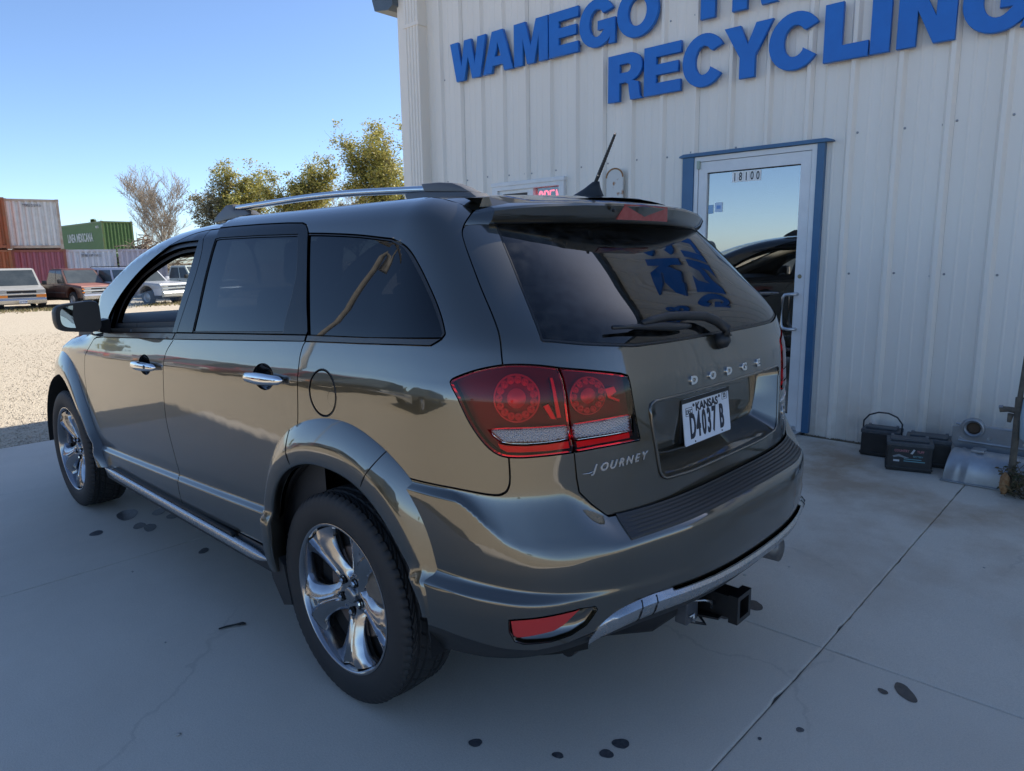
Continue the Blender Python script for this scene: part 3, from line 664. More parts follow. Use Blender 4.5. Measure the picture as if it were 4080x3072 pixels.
# ---- paint and trims
def paint_material():
    m = bpy.data.materials.new('olive grey metallic paint'); m.use_nodes = True; nt = m.node_tree; n = nt.nodes; L = nt.links; p = n['Principled BSDF']
    p.inputs['Base Color'].default_value = (.074, .067, .048, 1); p.inputs['Metallic'].default_value = 1.0; p.inputs['Roughness'].default_value = .38
    p.inputs['Coat Weight'].default_value = 1.0; p.inputs['Coat Roughness'].default_value = .015; p.inputs['Coat IOR'].default_value = 2.1
    tc = n.new('ShaderNodeTexCoord'); nz = n.new('ShaderNodeTexNoise'); nz.inputs['Scale'].default_value = 900; nz.inputs['Detail'].default_value = 1; L.new(tc.outputs['Object'], nz.inputs['Vector'])
    b = n.new('ShaderNodeBump'); b.inputs['Strength'].default_value = .06; b.inputs['Distance'].default_value = .0006; L.new(nz.outputs[0], b.inputs['Height']); L.new(b.outputs[0], p.inputs['Normal'])
    # the clear coat has a faint long-wave waviness
    n2 = n.new('ShaderNodeTexNoise'); n2.inputs['Scale'].default_value = 5.5; n2.inputs['Detail'].default_value = 2; L.new(tc.outputs['Object'], n2.inputs['Vector'])
    b2 = n.new('ShaderNodeBump'); b2.inputs['Strength'].default_value = .10; b2.inputs['Distance'].default_value = .006; L.new(n2.outputs[0], b2.inputs['Height']); L.new(b2.outputs[0], p.inputs['Coat Normal'])
    # dust film
    n3 = n.new('ShaderNodeTexNoise'); n3.inputs['Scale'].default_value = 3.0; n3.inputs['Detail'].default_value = 9; L.new(tc.outputs['Object'], n3.inputs['Vector'])
    mr = n.new('ShaderNodeMapRange'); mr.inputs['From Min'].default_value = .4; mr.inputs['From Max'].default_value = .8; mr.inputs['To Min'].default_value = .012; mr.inputs['To Max'].default_value = .06
    L.new(n3.outputs[0], mr.inputs[0]); L.new(mr.outputs[0], p.inputs['Coat Roughness'])
    return m
PAINT = paint_material()
PILLAR = mat('gloss pillar black', (.010, .011, .012), .10, spec=.28)
BLACKP = mat('black plastic', (.016, .017, .018), .48, bump=.2, bscale=700, bdist=.0005)
GLOSSB = mat('gloss black', (.008, .008, .009), .12, coat=.6)
RUBBER = mat('window rubber', (.018, .019, .021), .38)
SHELL = mat('inner shell black', (.006, .006, .006), .9)
CHROME = mat('bright chrome', (.72, .72, .72), .07, metal=1.0)
SATIN = mat('satin silver', (.46, .47, .48), .27, metal=.9, var=.2, vscale=30, rvar=.05)
GREYP = mat('grey rail plastic', (.085, .085, .09), .42, bump=.15, bscale=500, bdist=.0005)
TINT = glass('privacy glass', (.010, .012, .015), 1.5)
REARG = glass('rear glass', (.03, .034, .04), 1.5, 0.0, ((.62, .62, .60), .035, 30))
CLEARG = glass('clear windscreen', (.86, .90, .88), 1.45)
BEIGE = mat('beige pillar trim', (.30, .275, .235), .7); DASH = mat('charcoal dashboard', (.035, .036, .04), .55, bump=.3, bscale=300, bdist=.001)
CAR = empty('parked_car', (0, 0, 0), 0, 'olive grey crossover car with roof rails, seen from its rear left corner', 'car')

def sub(name, me, parent): return put(name, me, parent)
def area(p): return sum(p[i][0] * p[(i + 1) % len(p)][1] - p[(i + 1) % len(p)][0] * p[i][1] for i in range(len(p))) / 2
def clean(p, eps=.0012):
    o = []
    for q in p:
        q = (float(q[0]), float(q[1]))
        if not o or math.hypot(q[0] - o[-1][0], q[1] - o[-1][1]) > eps: o.append(q)
    while len(o) > 3 and math.hypot(o[0][0] - o[-1][0], o[0][1] - o[-1][1]) <= eps: o.pop()
    return o
def densify(p, step):
    o = []
    for i in range(len(p)):
        a, b = p[i], p[(i + 1) % len(p)]; n = max(1, int(math.ceil(math.hypot(b[0] - a[0], b[1] - a[1]) / step)))
        o += [(a[0] + (b[0] - a[0]) * k / n, a[1] + (b[1] - a[1]) * k / n) for k in range(n)]
    return o
def inset(p, d):
    n = len(p); o = []
    for i in range(n):
        a, b, c = p[i - 1], p[i], p[(i + 1) % n]
        e1 = (b[0] - a[0], b[1] - a[1]); e2 = (c[0] - b[0], c[1] - b[1])
        l1, l2 = math.hypot(*e1) or 1e-9, math.hypot(*e2) or 1e-9
        n1 = (-e1[1] / l1, e1[0] / l1); n2 = (-e2[1] / l2, e2[0] / l2)
        m = (n1[0] + n2[0], n1[1] + n2[1]); ml = math.hypot(*m)
        if ml < .3: o.append((b[0] + n1[0] * d, b[1] + n1[1] * d)); continue
        k = min(2.0, 2 / (ml * ml))
        o.append((b[0] + m[0] * d * k, b[1] + m[1] * d * k))
    return o
def inside(p, q):
    x, y = q; c = False; j = len(p) - 1
    for i in range(len(p)):
        if (p[i][1] > y) != (p[j][1] > y) and x < (p[j][0] - p[i][0]) * (y - p[i][1]) / (p[j][1] - p[i][1]) + p[i][0]: c = not c
        j = i
    return c
def mirror_mesh(me):
    n = me.copy(); nl = [tuple(v.vector) for v in me.vertex_normals]
    n.transform(Matrix.Diagonal((-1, 1, 1, 1))); n.flip_normals(); return n
def panel_mesh(name, outer, holes, m, S=body, off=0.0, gap=.0013, lip=.014, du=.03, dz=.022, rnd=.0014, step=.02, lines=(), lu=.02):
    """sheet panel: outline in (u, z), filled, mapped on the body surface, edges rolled in by lip"""
    loops = []
    o = clean(outer)
    if area(o) < 0: o.reverse()
    loops.append(densify(inset(o, gap), step))
    for h in holes:
        h = clean(h)
        if area(h) > 0: h.reverse()
        loops.append(densify(inset(h, gap), step))
    inn = [inset(l, rnd) for l in loops]
    pts = []; edges = []
    for l in inn:
        b = len(pts); pts += l; edges += [(b + i, b + (i + 1) % len(l)) for i in range(len(l))]
    nb = len(pts)
    us = [p[0] for p in inn[0]]; zs = [p[1] for p in inn[0]]
    m1 = [inset(l, .35 * min(du, dz)) for l in inn]
    nu = int((max(us) - min(us)) / du) + 1; nz = int((max(zs) - min(zs)) / dz) + 1
    for i in range(nu + 1):
        for j in range(nz + 1):
            q = (min(us) + (i + .5 * (j % 2) + .013) * du, min(zs) + (j + .37) * dz)
            if inside(m1[0], q) and not any(inside(h, q) for h in m1[1:]): pts.append(q)
    if lines:          # extra rows of points that follow the creases
        def far(q): return all(abs(f_(q[0]) - q[1]) > .008 for f_ in lines)
        pts = pts[:nb] + [q for q in pts[nb:] if far(q)]
        for li_, f_ in enumerate(lines):
            for i in range(int((max(us) - min(us)) / lu) + 1):
                q = (min(us) + (i + .3) * lu, f_(min(us) + (i + .3) * lu))
                if inside(m1[0], q) and not any(inside(h, q) for h in m1[1:]): pts.append(q)
    vo, eo, fo, *_ = delaunay_2d_cdt([Vector(p) for p in pts], edges, [], 0, 1e-7)
    V = []; N = []; F = []
    for q in vo:
        V.append(S(q[0], q[1], off)); N.append(nrm(S, q[0], q[1], off))
    for t in fo:
        c = (sum(vo[i][0] for i in t) / 3, sum(vo[i][1] for i in t) / 3)
        if not inside(inn[0], c) or any(inside(h, c) for h in inn[1:]): continue
        a, b_, c_ = (Vector(V[i]) for i in t)
        F.append(tuple(t) if (b_ - a).cross(c_ - a).dot(N[t[0]]) > 0 else tuple(reversed(t)))
    # rolled rim
    if lip > 0:
        for l, li in zip(loops, inn):
            k = len(l); b = len(V); rows = []
            for (ring, depth, tilt) in ((li, 0, .25), (l, rnd * .9, 1.0), (l, lip, 1.0)):
                row = []
                for i in range(k):
                    q = ring[i]; n = nrm(S, q[0], q[1], off); P = Vector(S(q[0], q[1], off)) - n * depth
                    ow = Vector(S(l[i][0], l[i][1], off)) - Vector(S(li[i][0], li[i][1], off))
                    if ow.length > 1e-9: ow.normalize()
                    row.append(len(V)); V.append(tuple(P)); nn = (n * (1 - tilt * .7) + ow * tilt); nn = nn.normalized() if nn.length > 1e-6 else n; N.append(nn)
                rows.append(row)
            for r0, r1 in zip(rows[:-1], rows[1:]):
                for i in range(k): F.append((r0[i], r1[i], r1[(i + 1) % k], r0[(i + 1) % k]))
    me = mesh(name, V, F, m, True, N)
    return me
def mirrored(me, name):
    """the same part for the other side of the car"""
    n = len(me.vertices); co = np.empty(n * 3); me.vertices.foreach_get('co', co); co = co.reshape(-1, 3); co[:, 0] *= -1
    cn = np.empty(len(me.loops) * 3, dtype=np.float32); me.corner_normals.foreach_get('vector', cn); cn = cn.reshape(-1, 3)
    vn = np.zeros((n, 3)); li = np.empty(len(me.loops), dtype=np.int32); me.loops.foreach_get('vertex_index', li); vn[li] = cn; vn[:, 0] *= -1
    fc = [tuple(reversed(p.vertices)) for p in me.polygons]
    r = mesh(name, co.tolist(), fc, me.materials[0] if me.materials else None, True, vn.tolist())
    return r
def panel(name, outer, m, parent, holes=(), both=True, **k):
    me = panel_mesh(name, outer, holes, m, **k); a = put(name, me, parent if not isinstance(parent, tuple) else parent[0])
    if not both: return a
    b = put(name, mirrored(me, name), parent if not isinstance(parent, tuple) else parent[1])
    return (a, b)
def halfmirror(L):
    """close a left-hand outline over the middle of the tail"""
    return list(L) + [(-math.pi - u, z) for (u, z) in reversed(L)]
def strip_top(z_, a, b, n=12): return [(a + (b - a) * k / n, z_) for k in range(n + 1)]

# ---- outlines of panels and openings, in (u, z) metres on the body surface
gapA = [(2.31, 1.092), (2.42, 1.082), (2.4648, 1.0701), (2.5522, 1.0064), (2.5981, .9685), (2.6357, .8649), (2.644, .7315), (2.6224, .6316), (2.5601, .5277), (2.5001, .4866), (2.44, .378)]
gapB_up = smooth_path([(1.3216, 1.5972), (1.2764, 1.5156), (1.2815, 1.4162), (1.31, 1.327), (1.338, 1.2479), (1.3668, 1.173)], 3)
gapB_lo = smooth_path([(1.3668, 1.173), (1.3935, 1.138), (1.4405, 1.0976), (1.463, 1.0576), (1.4795, .9775), (1.4983, .8782), (1.5031, .804), (1.4931, .7395), (1.4658, .6612), (1.4351, .575)], 3) + [(1.4288, .5418), (1.4165, .5109), (1.4079, .4057)]
gapC_up = smooth_path([(.4888, 1.572), (.4715, 1.548), (.4253, 1.4474), (.3737, 1.3258), (.337, 1.2553), (.3248, 1.2321)], 3)
gapC_lo = smooth_path([(.3248, 1.2321), (.3334, 1.21), (.3467, 1.1922), (.3558, 1.1577), (.3552, 1.1095), (.3575, 1.0349), (.3663, .9574), (.3719, .9309)], 3)
rframe_top = [(1.3217, 1.5995), (1.0759, 1.6035), (.8535, 1.603), (.6497, 1.5992), (.5415, 1.5945), (.5104, 1.5869), (.4888, 1.572)]
fframe_out = smooth_path([(1.3313, 1.6009), (1.4552, 1.5889), (1.5615, 1.5626), (1.6825, 1.5242), (1.8172, 1.4757), (1.9503, 1.4194), (2.0785, 1.3525), (2.1871, 1.2828), (2.2621, 1.217), (2.3038, 1.1512), (2.3114, 1.1134)], 3)
fwin = smooth_path([(1.3428, 1.5555), (1.3395, 1.5225), (1.3543, 1.4176), (1.3789, 1.3119), (1.4044, 1.2095), (1.4148, 1.1713)], 2) + smooth_path([(2.286, 1.115), (2.2732, 1.19), (2.2307, 1.2709), (2.14, 1.3514), (1.9987, 1.4293), (1.8589, 1.4785), (1.695, 1.5244), (1.5351, 1.5491), (1.3428, 1.5555)], 3)[:-1]
rglass = [(1.1809, 1.5562), (1.1463, 1.5602), (.8093, 1.5592), (.5414, 1.5547), (.5095, 1.4902), (.4814, 1.4115), (.4808, 1.3394), (.4879, 1.2732), (.4868, 1.2241), (1.2078, 1.1827), (1.1953, 1.2758), (1.1899, 1.3914), (1.1844, 1.4781)]
belt_top = [(2.2852, 1.1162), (1.7819, 1.1474), (1.3662, 1.1715), (.7754, 1.2045), (.338, 1.2275), (.22, 1.2325), (-.0212, 1.2433), (-.2251, 1.2501), (-.4358, 1.2562)]
belt_bot = [(2.2898, 1.0931), (1.7721, 1.1225), (1.3915, 1.1434), (.7683, 1.1822), (.3321, 1.2079), (.2144, 1.2135), (-.0293, 1.2248), (-.2294, 1.2316), (-.3859, 1.2359), (-.4134, 1.2458), (-.4358, 1.2562)]
qwin = smooth_path([(.4719, 1.5566), (.362, 1.5525), (.1877, 1.5426), (.0429, 1.5292), (-.0531, 1.52), (-.1753, 1.5051), (-.26, 1.4818), (-.3265, 1.4459), (-.3727, 1.4088), (-.4117, 1.3648), (-.4374, 1.3179), (-.4498, 1.2757), (-.4489, 1.2661), (-.4358, 1.2562)], 3)
qglass = smooth_path([(.4656, 1.5493), (.358, 1.5455), (.184, 1.5356), (.0472, 1.5227), (-.0413, 1.5127), (-.1477, 1.4993), (-.2251, 1.4774), (-.2939, 1.4409), (-.3477, 1.4031), (-.3874, 1.3614), (-.4176, 1.3145), (-.4342, 1.2754), (-.4314, 1.2645), (-.4223, 1.2565)], 3) + [(.3261, 1.2253)]
gapD = smooth_path([(-.7288, 1.5956), (-.6768, 1.5706), (-.6447, 1.5509), (-.6286, 1.5337), (-.6248, 1.5146), (-.6253, 1.479), (-.6318, 1.4241), (-.6397, 1.3689), (-.6468, 1.3193), (-.6518, 1.2782), (-.6524, 1.2522), (-.6524, 1.2225), (-.656, 1.1932)], 3)
hgL = smooth_path([(-.8150, 1.575), (-.8123, 1.5498), (-.8012, 1.5067), (-.793, 1.4463), (-.7862, 1.3741), (-.7792, 1.3099), (-.7807, 1.254)], 2)
hgB = [(-.7842, 1.2508), (-.8166, 1.2484), (-.9033, 1.2377), (-.985, 1.2299), (-1.0831, 1.2207), (-1.2037, 1.2205), (-1.5708, 1.2198)]
tl_top = smooth_path([(-.4764, 1.1453), (-.4813, 1.1517), (-.5008, 1.16), (-.5587, 1.1768), (-.6131, 1.1876), (-.6649, 1.1936), (-.7119, 1.1943), (-.7689, 1.1907), (-.8212, 1.1834)], 2)
tl_top2 = [(-.8254, 1.1827), (-.8976, 1.1738), (-.9742, 1.1622), (-1.0168, 1.1545), (-1.0388, 1.1473)]
tl_right = [(-1.0403, 1.1446), (-1.0482, 1.1001), (-1.0571, 1.0465), (-1.066, .9972), (-1.0724, .972)]
tl_bot2 = [(-1.0695, .967), (-1.0082, .9672), (-.929, .9662), (-.8574, .9623)]
tl_bot = smooth_path([(-.8532, .9621), (-.7862, .959), (-.7166, .9556), (-.6741, .9557), (-.6453, .959), (-.6191, .9698), (-.5929, .9893), (-.5635, 1.0212), (-.5366, 1.0581), (-.508, 1.1047), (-.4852, 1.1309), (-.4764, 1.1453)], 2)[:-1]
tl_split = [(-.8226, 1.1829), (-.8321, 1.1562), (-.8405, 1.1069), (-.8458, 1.0439), (-.85, 1.0028), (-.8555, .9625)]
seam = smooth_path([(-.16, .858), (-.2424, .8604), (-.2849, .8605), (-.4475, .860), (-.5196, .8577), (-.6115, .8525), (-.6425, .8582), (-.6582, .872), (-.6657, .8987), (-.6661, .9555)], 3)
hatch_l = [(-.8554, .9649), (-.8589, .8906), (-.8646, .8526), (-.90, .815), (-.946, .776)]
arch_r = smooth_path([(.60, .40), (.585, .45), (.560, .52), (.546, .578), (.512, .659), (.462, .726), (.397, .776), (.30, .812), (.207, .823), (.099, .82), (.005, .797), (-.085, .761), (-.163, .713), (-.222, .659), (-.275, .60), (-.315, .541), (-.335, .47)], 2)
arch_f = smooth_path([(2.45, .385), (2.494, .461), (2.607, .514), (2.659, .568), (2.70, .619), (2.757, .672), (2.816, .720), (2.869, .754), (2.926, .784), (3.01, .807), (3.153, .806), (3.293, .776), (3.378, .721), (3.43, .66), (3.475, .56), (3.485, .42)], 2)
def upto(L, zmin=None, zmax=None): return [q for q in L if (zmin is None or q[1] >= zmin) and (zmax is None or q[1] <= zmax)]
def cut_u(L, a, b): return [q for q in L if min(a, b) - 1e-4 <= q[0] <= max(a, b) + 1e-4]

# ---- doors
def shear_line(zr_): return lambda u: zr_ + .047 * (1 - max(Y0 + u, Y0)) * (1 - sstep((zr_ - 1.15) / .42))
CREASES = [shear_line(q) for q in (.515, .523, .529, .535, .541, .547, .553, .561, 1.02, 1.035, 1.048, 1.06, 1.072, 1.085, 1.10)]
def two(name): 
    a = empty(name, (0, 0, 0)); a.parent = CAR; b = empty(name, (0, 0, 0)); b.parent = CAR; return (a, b)
fd = gapA + [(2.0, .39), (1.6, .40)] + list(reversed(gapB_lo))[:-2] + [(1.3915, 1.1434), (1.7721, 1.1225), (2.2898, 1.0931)]
CUPS = {0: (1.695, 1.008), 1: (.583, 1.069)}
cup = lambda k, q=1.0: [(CUPS[k][0] + .072 * q * math.cos(2 * math.pi * j / 32), CUPS[k][1] + .044 * q * math.sin(2 * math.pi * j / 32)) for j in range(32)]
fdoor = panel('front_door', fd, PAINT, CAR, holes=[cup(0)], lines=CREASES)
rd = [(1.3915, 1.1434)] + gapB_lo[2:] + [(1.1, .413), (.687, .4216), (.605, .425)] + [q for q in arch_r if .38 < q[0] < .59] + [(.3719, .93)] + [q for q in reversed(gapC_lo) if q[1] < 1.205] + [(.3321, 1.2079), (.7683, 1.1822)]
rdoor = panel('rear_door', rd, PAINT, CAR, holes=[cup(1)], lines=CREASES)
# fuel flap hole in the quarter panel
fc_u, fc_z = .2105, 1.0555
circ = lambda r, n=40: [(fc_u + r * math.cos(2 * math.pi * k / n), fc_z + r * math.sin(2 * math.pi * k / n)) for k in range(n)]
# ---- quarter panel with pillar and roof side
roof_edge = [(-.74, 1.6065), (-.66, 1.628), (-.52, 1.643), (-.3, 1.650)] + [(u, 1.652 - roof_drop(Y0 + u)) for u in [0, .3, .6, .9, 1.2, 1.3, 1.4, 1.5, 1.6, 1.7, 1.8, 1.9, 2.0, 2.1, 2.2, 2.3, 2.4, 2.5, 2.6, 2.7, 2.8, 2.9]]
side = ([(.3719, .9309)] + [q for q in arch_r if -.01 < q[0] < .39] + [(-.08, .835)] + seam + [q for q in reversed(tl_bot) if q[0] > -.672][::-1][:0]
        + [q for q in tl_bot if q[0] > -.672] + [q for q in tl_top if q[0] > -.66] + list(reversed(gapD)) + roof_edge
        + [(2.72, 1.10), (2.45, 1.096), (2.3114, 1.1134)] + list(reversed(fframe_out))[1:] + rframe_top[1:] + qwin + [q for q in reversed(belt_bot) if q[0] < .33 and q[0] > -.43] + [(.3321, 1.2079)] + gapC_lo[3:-1])
panel('side_panel', side, PAINT, CAR, holes=[circ(.0745)], du=.028, dz=.018, lines=CREASES[8:])
ff = panel('fuel_flap', circ(.072), PAINT, CAR, both=False, du=.02, dz=.02, off=-.0005)
rg = MB(); rg.smooth = True
ringp = [Vector(body(u, z, .0005)) for u, z in circ(.0755, 48)]
rg.tube(ringp + ringp[:2], .0014, 6, cap=False); rg.ob('flap_seal', RUBBER, ff)
fr_m = MB(); fr_m.smooth = True
pu, pz = fc_u - .054, fc_z - .012; pP = Vector(body(pu, pz)); 
dish = []
for k in range(7):
    rr = .026 * math.cos(k * math.pi / 14); dd = -.002 - .012 * math.sin(k * math.pi / 14)
    dish.append((dd, max(.0005, rr)))
fr_m.lathe([(-d + .0015 + 0.0, r_) for d, r_ in dish], 'x', 20, c=(pP.x - .0035, pP.y, pP.z)); fr_m.ob('finger_pull', GLOSSB, ff)
# ---- window frames of the doors
ffr = fframe_out + [(2.2852, 1.1162), (1.7819, 1.1474), (1.3662, 1.1715)] + list(reversed(gapB_up))[1:]
panel('window_frame', ffr, PILLAR, fdoor, holes=[fwin], gap=.0012)
rfr = gapB_up + [(.7754, 1.2045), (.338, 1.2275)] + [q for q in reversed(gapC_up) if q[1] > 1.24] + list(reversed(rframe_top))[1:]
panel('window_frame', rfr, PILLAR, rdoor, holes=[rglass], gap=.0012)
def grow(p, d):
    q = clean(p)
    if area(q) < 0: q.reverse()
    return inset(q, -d)
# seals round the openings and the tinted panes
def seal(poly, parent, wide, off, m=RUBBER):
    q = clean(poly)
    if area(q) < 0: q.reverse()
    panel('window_seal', inset(q, -.003), m, parent, holes=[inset(q, wide)], off=off, gap=.0, lip=.02, du=.05, dz=.05)
seal(fwin, fdoor, .022, -.012); seal(fwin, fdoor, .045, -.034, mat('door inner black', (.014, .014, .015), .6))
seal(rglass, rdoor, .006, -.003)
panel('rear_window', grow(rglass, .004), TINT, rdoor, off=-.006, gap=0, lip=0, du=.06, dz=.05)
qw = panel('quarter_window', grow(qglass, .006), TINT, CAR, off=-.004, gap=0, lip=0, du=.05, dz=.04)
q_ = clean(qwin + [(.3261, 1.2275)]); 
if area(q_) < 0: q_.reverse()
panel('window_seal', inset(q_, .0015), RUBBER, qw, holes=[inset(clean(qglass)[::(1 if area(clean(qglass)) > 0 else -1)], .0)], off=.001, gap=0, lip=.01, du=.04, dz=.04)
# belt mouldings
BELT = mat('satin black moulding', (.030, .031, .033), .34, coat=.2)
panel('belt_moulding', [(2.300, 1.1172), (1.7819, 1.1474), (1.3695, 1.1712), (1.391, 1.1440), (1.7721, 1.1225), (2.304, 1.0925)], BELT, fdoor, off=.005, gap=.0008, lip=.012, dz=.008)
panel('belt_moulding', [(1.3630, 1.1718), (.7754, 1.2045), (.330, 1.2283), (.336, 1.2076), (.7683, 1.1822), (1.3850, 1.1440)], BELT, rdoor, off=.005, gap=.0008, lip=.012, dz=.008)
panel('belt_moulding', [(.323, 1.2290), (.22, 1.2325), (-.0212, 1.2433), (-.2251, 1.2501), (-.4358, 1.2562), (-.4134, 1.2458), (-.3859, 1.2359), (-.2294, 1.2316), (-.0293, 1.2248), (.2144, 1.2135), (.3285, 1.2082)], BELT, CAR, off=.005, gap=.0008, lip=.012, dz=.008)
# ---- front wing, hood, roof, windscreen
wing = [(2.306, 1.094)] + [(2.42, 1.0845)] + gapA[2:] + arch_f + [(3.60, .40), (3.95, .42), (4.04, .6), (4.04, .80)] + [(u, HOODZ(Y0 + u) - .012) for u in (4.0, 3.8, 3.6, 3.4, 3.2, 3.0, 2.8, 2.65)] + [(2.45, 1.092)]
panel('front_wing', wing, PAINT, CAR, du=.04, dz=.018)
def cap_surface(name, rows, m, parent):
    """rows: (half width, y at the edge, z at the edge, crown, forward bow)"""
    v = []; nx = 24
    for (w, y, z, crown, bow) in rows:
        for i in range(nx + 1):
            s = -1 + 2 * i / nx; k = 1 - s * s
            v.append((w * s, y + bow * k, z + crown * (k * .75 + .25 * (1 - s ** 4))))
    f = [(j * (nx + 1) + i, j * (nx + 1) + i + 1, (j + 1) * (nx + 1) + i + 1, (j + 1) * (nx + 1) + i) for j in range(len(rows) - 1) for i in range(nx)]
    return put(name, mesh(name, v, f, m, True), parent)
zr = lambda y: 1.652 - roof_drop(y)
ez = hermite([.0, .3, .52, .66, .74, .80], [1.652, 1.650, 1.643, 1.628, 1.6065, 1.588])
rows = []
for k in range(13):
    t = .80 * (1 - k / 13); P = body(-t, ez(t) - .002); rows.append((-P[0], P[1], P[2], .022 + (1.650 - P[2]) * .75, -.10 * sstep(t / .8)))
for y in [-.2, -.1] + [.1 * k for k in range(14)] + [1.36]: rows.append((CW(y, zr(y) - .002), y, zr(y) - .002, .024, 0 if y < .3 else .22 * sstep((y - .3) / 1.1)))
cap_surface('roof', rows, PAINT, CAR)
ws = cap_surface('windscreen', [(CW(y, zr(y) - .003), y, zr(y) - .003, .024 + .03 * sstep((y - 1.4) / 1.2), .22 + .10 * sstep((y - 1.4) / 1.2)) for y in [1.37 + .11 * k for k in range(13)] + [2.73]], CLEARG, CAR)
cap_surface('hood', [(CW(y, HOODZ(y) - .014), y, HOODZ(y) - .014, .045 * (1 - sstep((y - 3.3) / .6)) + .01, .30 - .22 * sstep((y - 2.8) / 1.0)) for y in (2.745, 2.8, 2.9, 3.0, 3.1, 3.2, 3.3, 3.4, 3.5, 3.6, 3.7, 3.8)], PAINT, CAR)
# ---- dark inner shell that closes the gaps behind the panels
def shell_grid(us, z0, z1, off=-.032, nz=14, both=True):
    v = []; f = []
    for u in us:
        for k in range(nz + 1): z = z0(u) + (z1(u) - z0(u)) * k / nz; v.append(body(u, z, off))
    n = nz + 1
    f = [(i * n + k, (i + 1) * n + k, (i + 1) * n + k + 1, i * n + k + 1) for i in range(len(us) - 1) for k in range(nz)]
    return v, f
bt = hermite([-1.6, -.44, .33, 1.37, 2.29, 2.6], [1.20, 1.235, 1.21, 1.155, 1.10, 1.06])
def arch_low(u):
    y = Y0 + u if u > 0 else body(u, .6)[1]
    lo = .36
    for c in (0.0, WHEELBASE):
        if abs(y - c) < .49: lo = max(lo, .36 + math.sqrt(max(0, .49 ** 2 - (y - c) ** 2)))
    return lo
v, f = shell_grid([-.9 + .05 * k for k in range(18)] + [.0 + .05 * k for k in range(70)], arch_low, lambda u: bt(u))
put('inner_shell', mesh('inner_shell', v, f, SHELL), CAR); put('inner_shell', mesh('inner_shell', [(-a, b, c) for a, b, c in v], f, SHELL), CAR)
# D-pillar lining behind the side panel and tail gap
v, f = shell_grid([-.80, -.75, -.70, -.65, -.60, -.55, -.50, -.46], lambda u: 1.19, lambda u: 1.58, off=-.03)
put('pillar_lining', mesh('pillar_lining', v, f, SHELL), CAR); put('pillar_lining', mesh('pillar_lining', [(-a, b, c) for a, b, c in v], f, SHELL), CAR)
mb = MB(); mb.box(-.76, .76, .45, 2.4, .27, .33); mb.box(-.52, .52, -.70, 3.5, .30, .36); mb.ob('underbody', SHELL, CAR)
mb = MB(); mb.box(-.62, .62, -.80, -.5, .42, .75); mb.ob('spare_well', SHELL, CAR)

# ---- tailgate
tg = [(-.70, 1.583)] + [q for q in gapD if q[1] < 1.58] + [q for q in tl_top if q[0] < -.662] + tl_top2 + tl_right + tl_bot2 + hatch_l
tg_full = halfmirror(tg)
hg = halfmirror(hgL + hgB)
RECO = [(-1.118, 1.055), (-1.125, 1.000), (-1.150, .865), (-1.160, .846), (-1.185, .836)]
recT = [(-1.185, 1.066), (-1.135, 1.066)]
rec = halfmirror([(-1.30, 1.068), (-1.14, 1.0665), (-1.122, 1.060), (-1.1155, 1.046), (-1.128, .97), (-1.1475, .862), (-1.158, .846), (-1.175, .838), (-1.30, .832)])
gate = panel('tailgate', tg_full, PAINT, CAR, holes=[hg, rec], both=False, du=.026, dz=.013)
rw = panel('rear_window', grow(hg, .004), REARG, gate, both=False, off=-.004, gap=0, lip=0, du=.04, dz=.03)
q_ = clean(hg)
if area(q_) < 0: q_.reverse()
panel('window_seal', inset(q_, -.001), RUBBER, gate, holes=[inset(q_, .007)], both=False, off=-.0035, gap=0, lip=.012, du=.05, dz=.05)
# number-plate recess: sloping walls down to a flat back
def tub():
    o = clean(rec)
    if area(o) < 0: o.reverse()
    o = densify(o, .02); n = len(o); V = []; 
    cz = .955; YB = -.826
    r1 = [Vector(body(u, z, .002)) for u, z in o]; r2 = [Vector(body(u, z, -.006)) for u, z in inset(o, .002)]
    def inner(P, k):
        x = P.x * .90; z = cz + (P.z - cz) * (.93 if P.z > cz else .58)
        y = YB + .03 * (cz - z) * 1.0
        return P.lerp(Vector((x, y - .0, z)), k)
    rows = [r1, r2] + [[inner(P, k) for P in r2] for k in (.12, .5, .92, 1.0)] 
    rows.append([Vector((P.x * .985, P.y + .002, cz + (P.z - cz) * .985)) for P in rows[-1]])
    for rr in rows: V += [tuple(P) for P in rr]
    F = [(a * n + i, a * n + (i + 1) % n, (a + 1) * n + (i + 1) % n, (a + 1) * n + i) for a in range(len(rows) - 1) for i in range(n)]
    F.append(tuple(range((len(rows) - 1) * n, len(rows) * n)))
    me = mesh('plate_recess', V, F, PAINT, True); bm = bmesh.new(); bm.from_mesh(me); bmesh.ops.recalc_face_normals(bm, faces=bm.faces); bm.to_mesh(me); bm.free()
    me.polygons.foreach_set('use_smooth', [True] * len(me.polygons)); sharp_by_angle(me, 32)
    put('plate_recess', me, gate)
    lipm = MB(); lipm.smooth = True; q = [Vector(body(u, z, .0015)) for u, z in o]; lipm.tube(q + q[:2], .0045, 6, cap=False); lipm.ob('recess_rim', PAINT, gate)
tub()

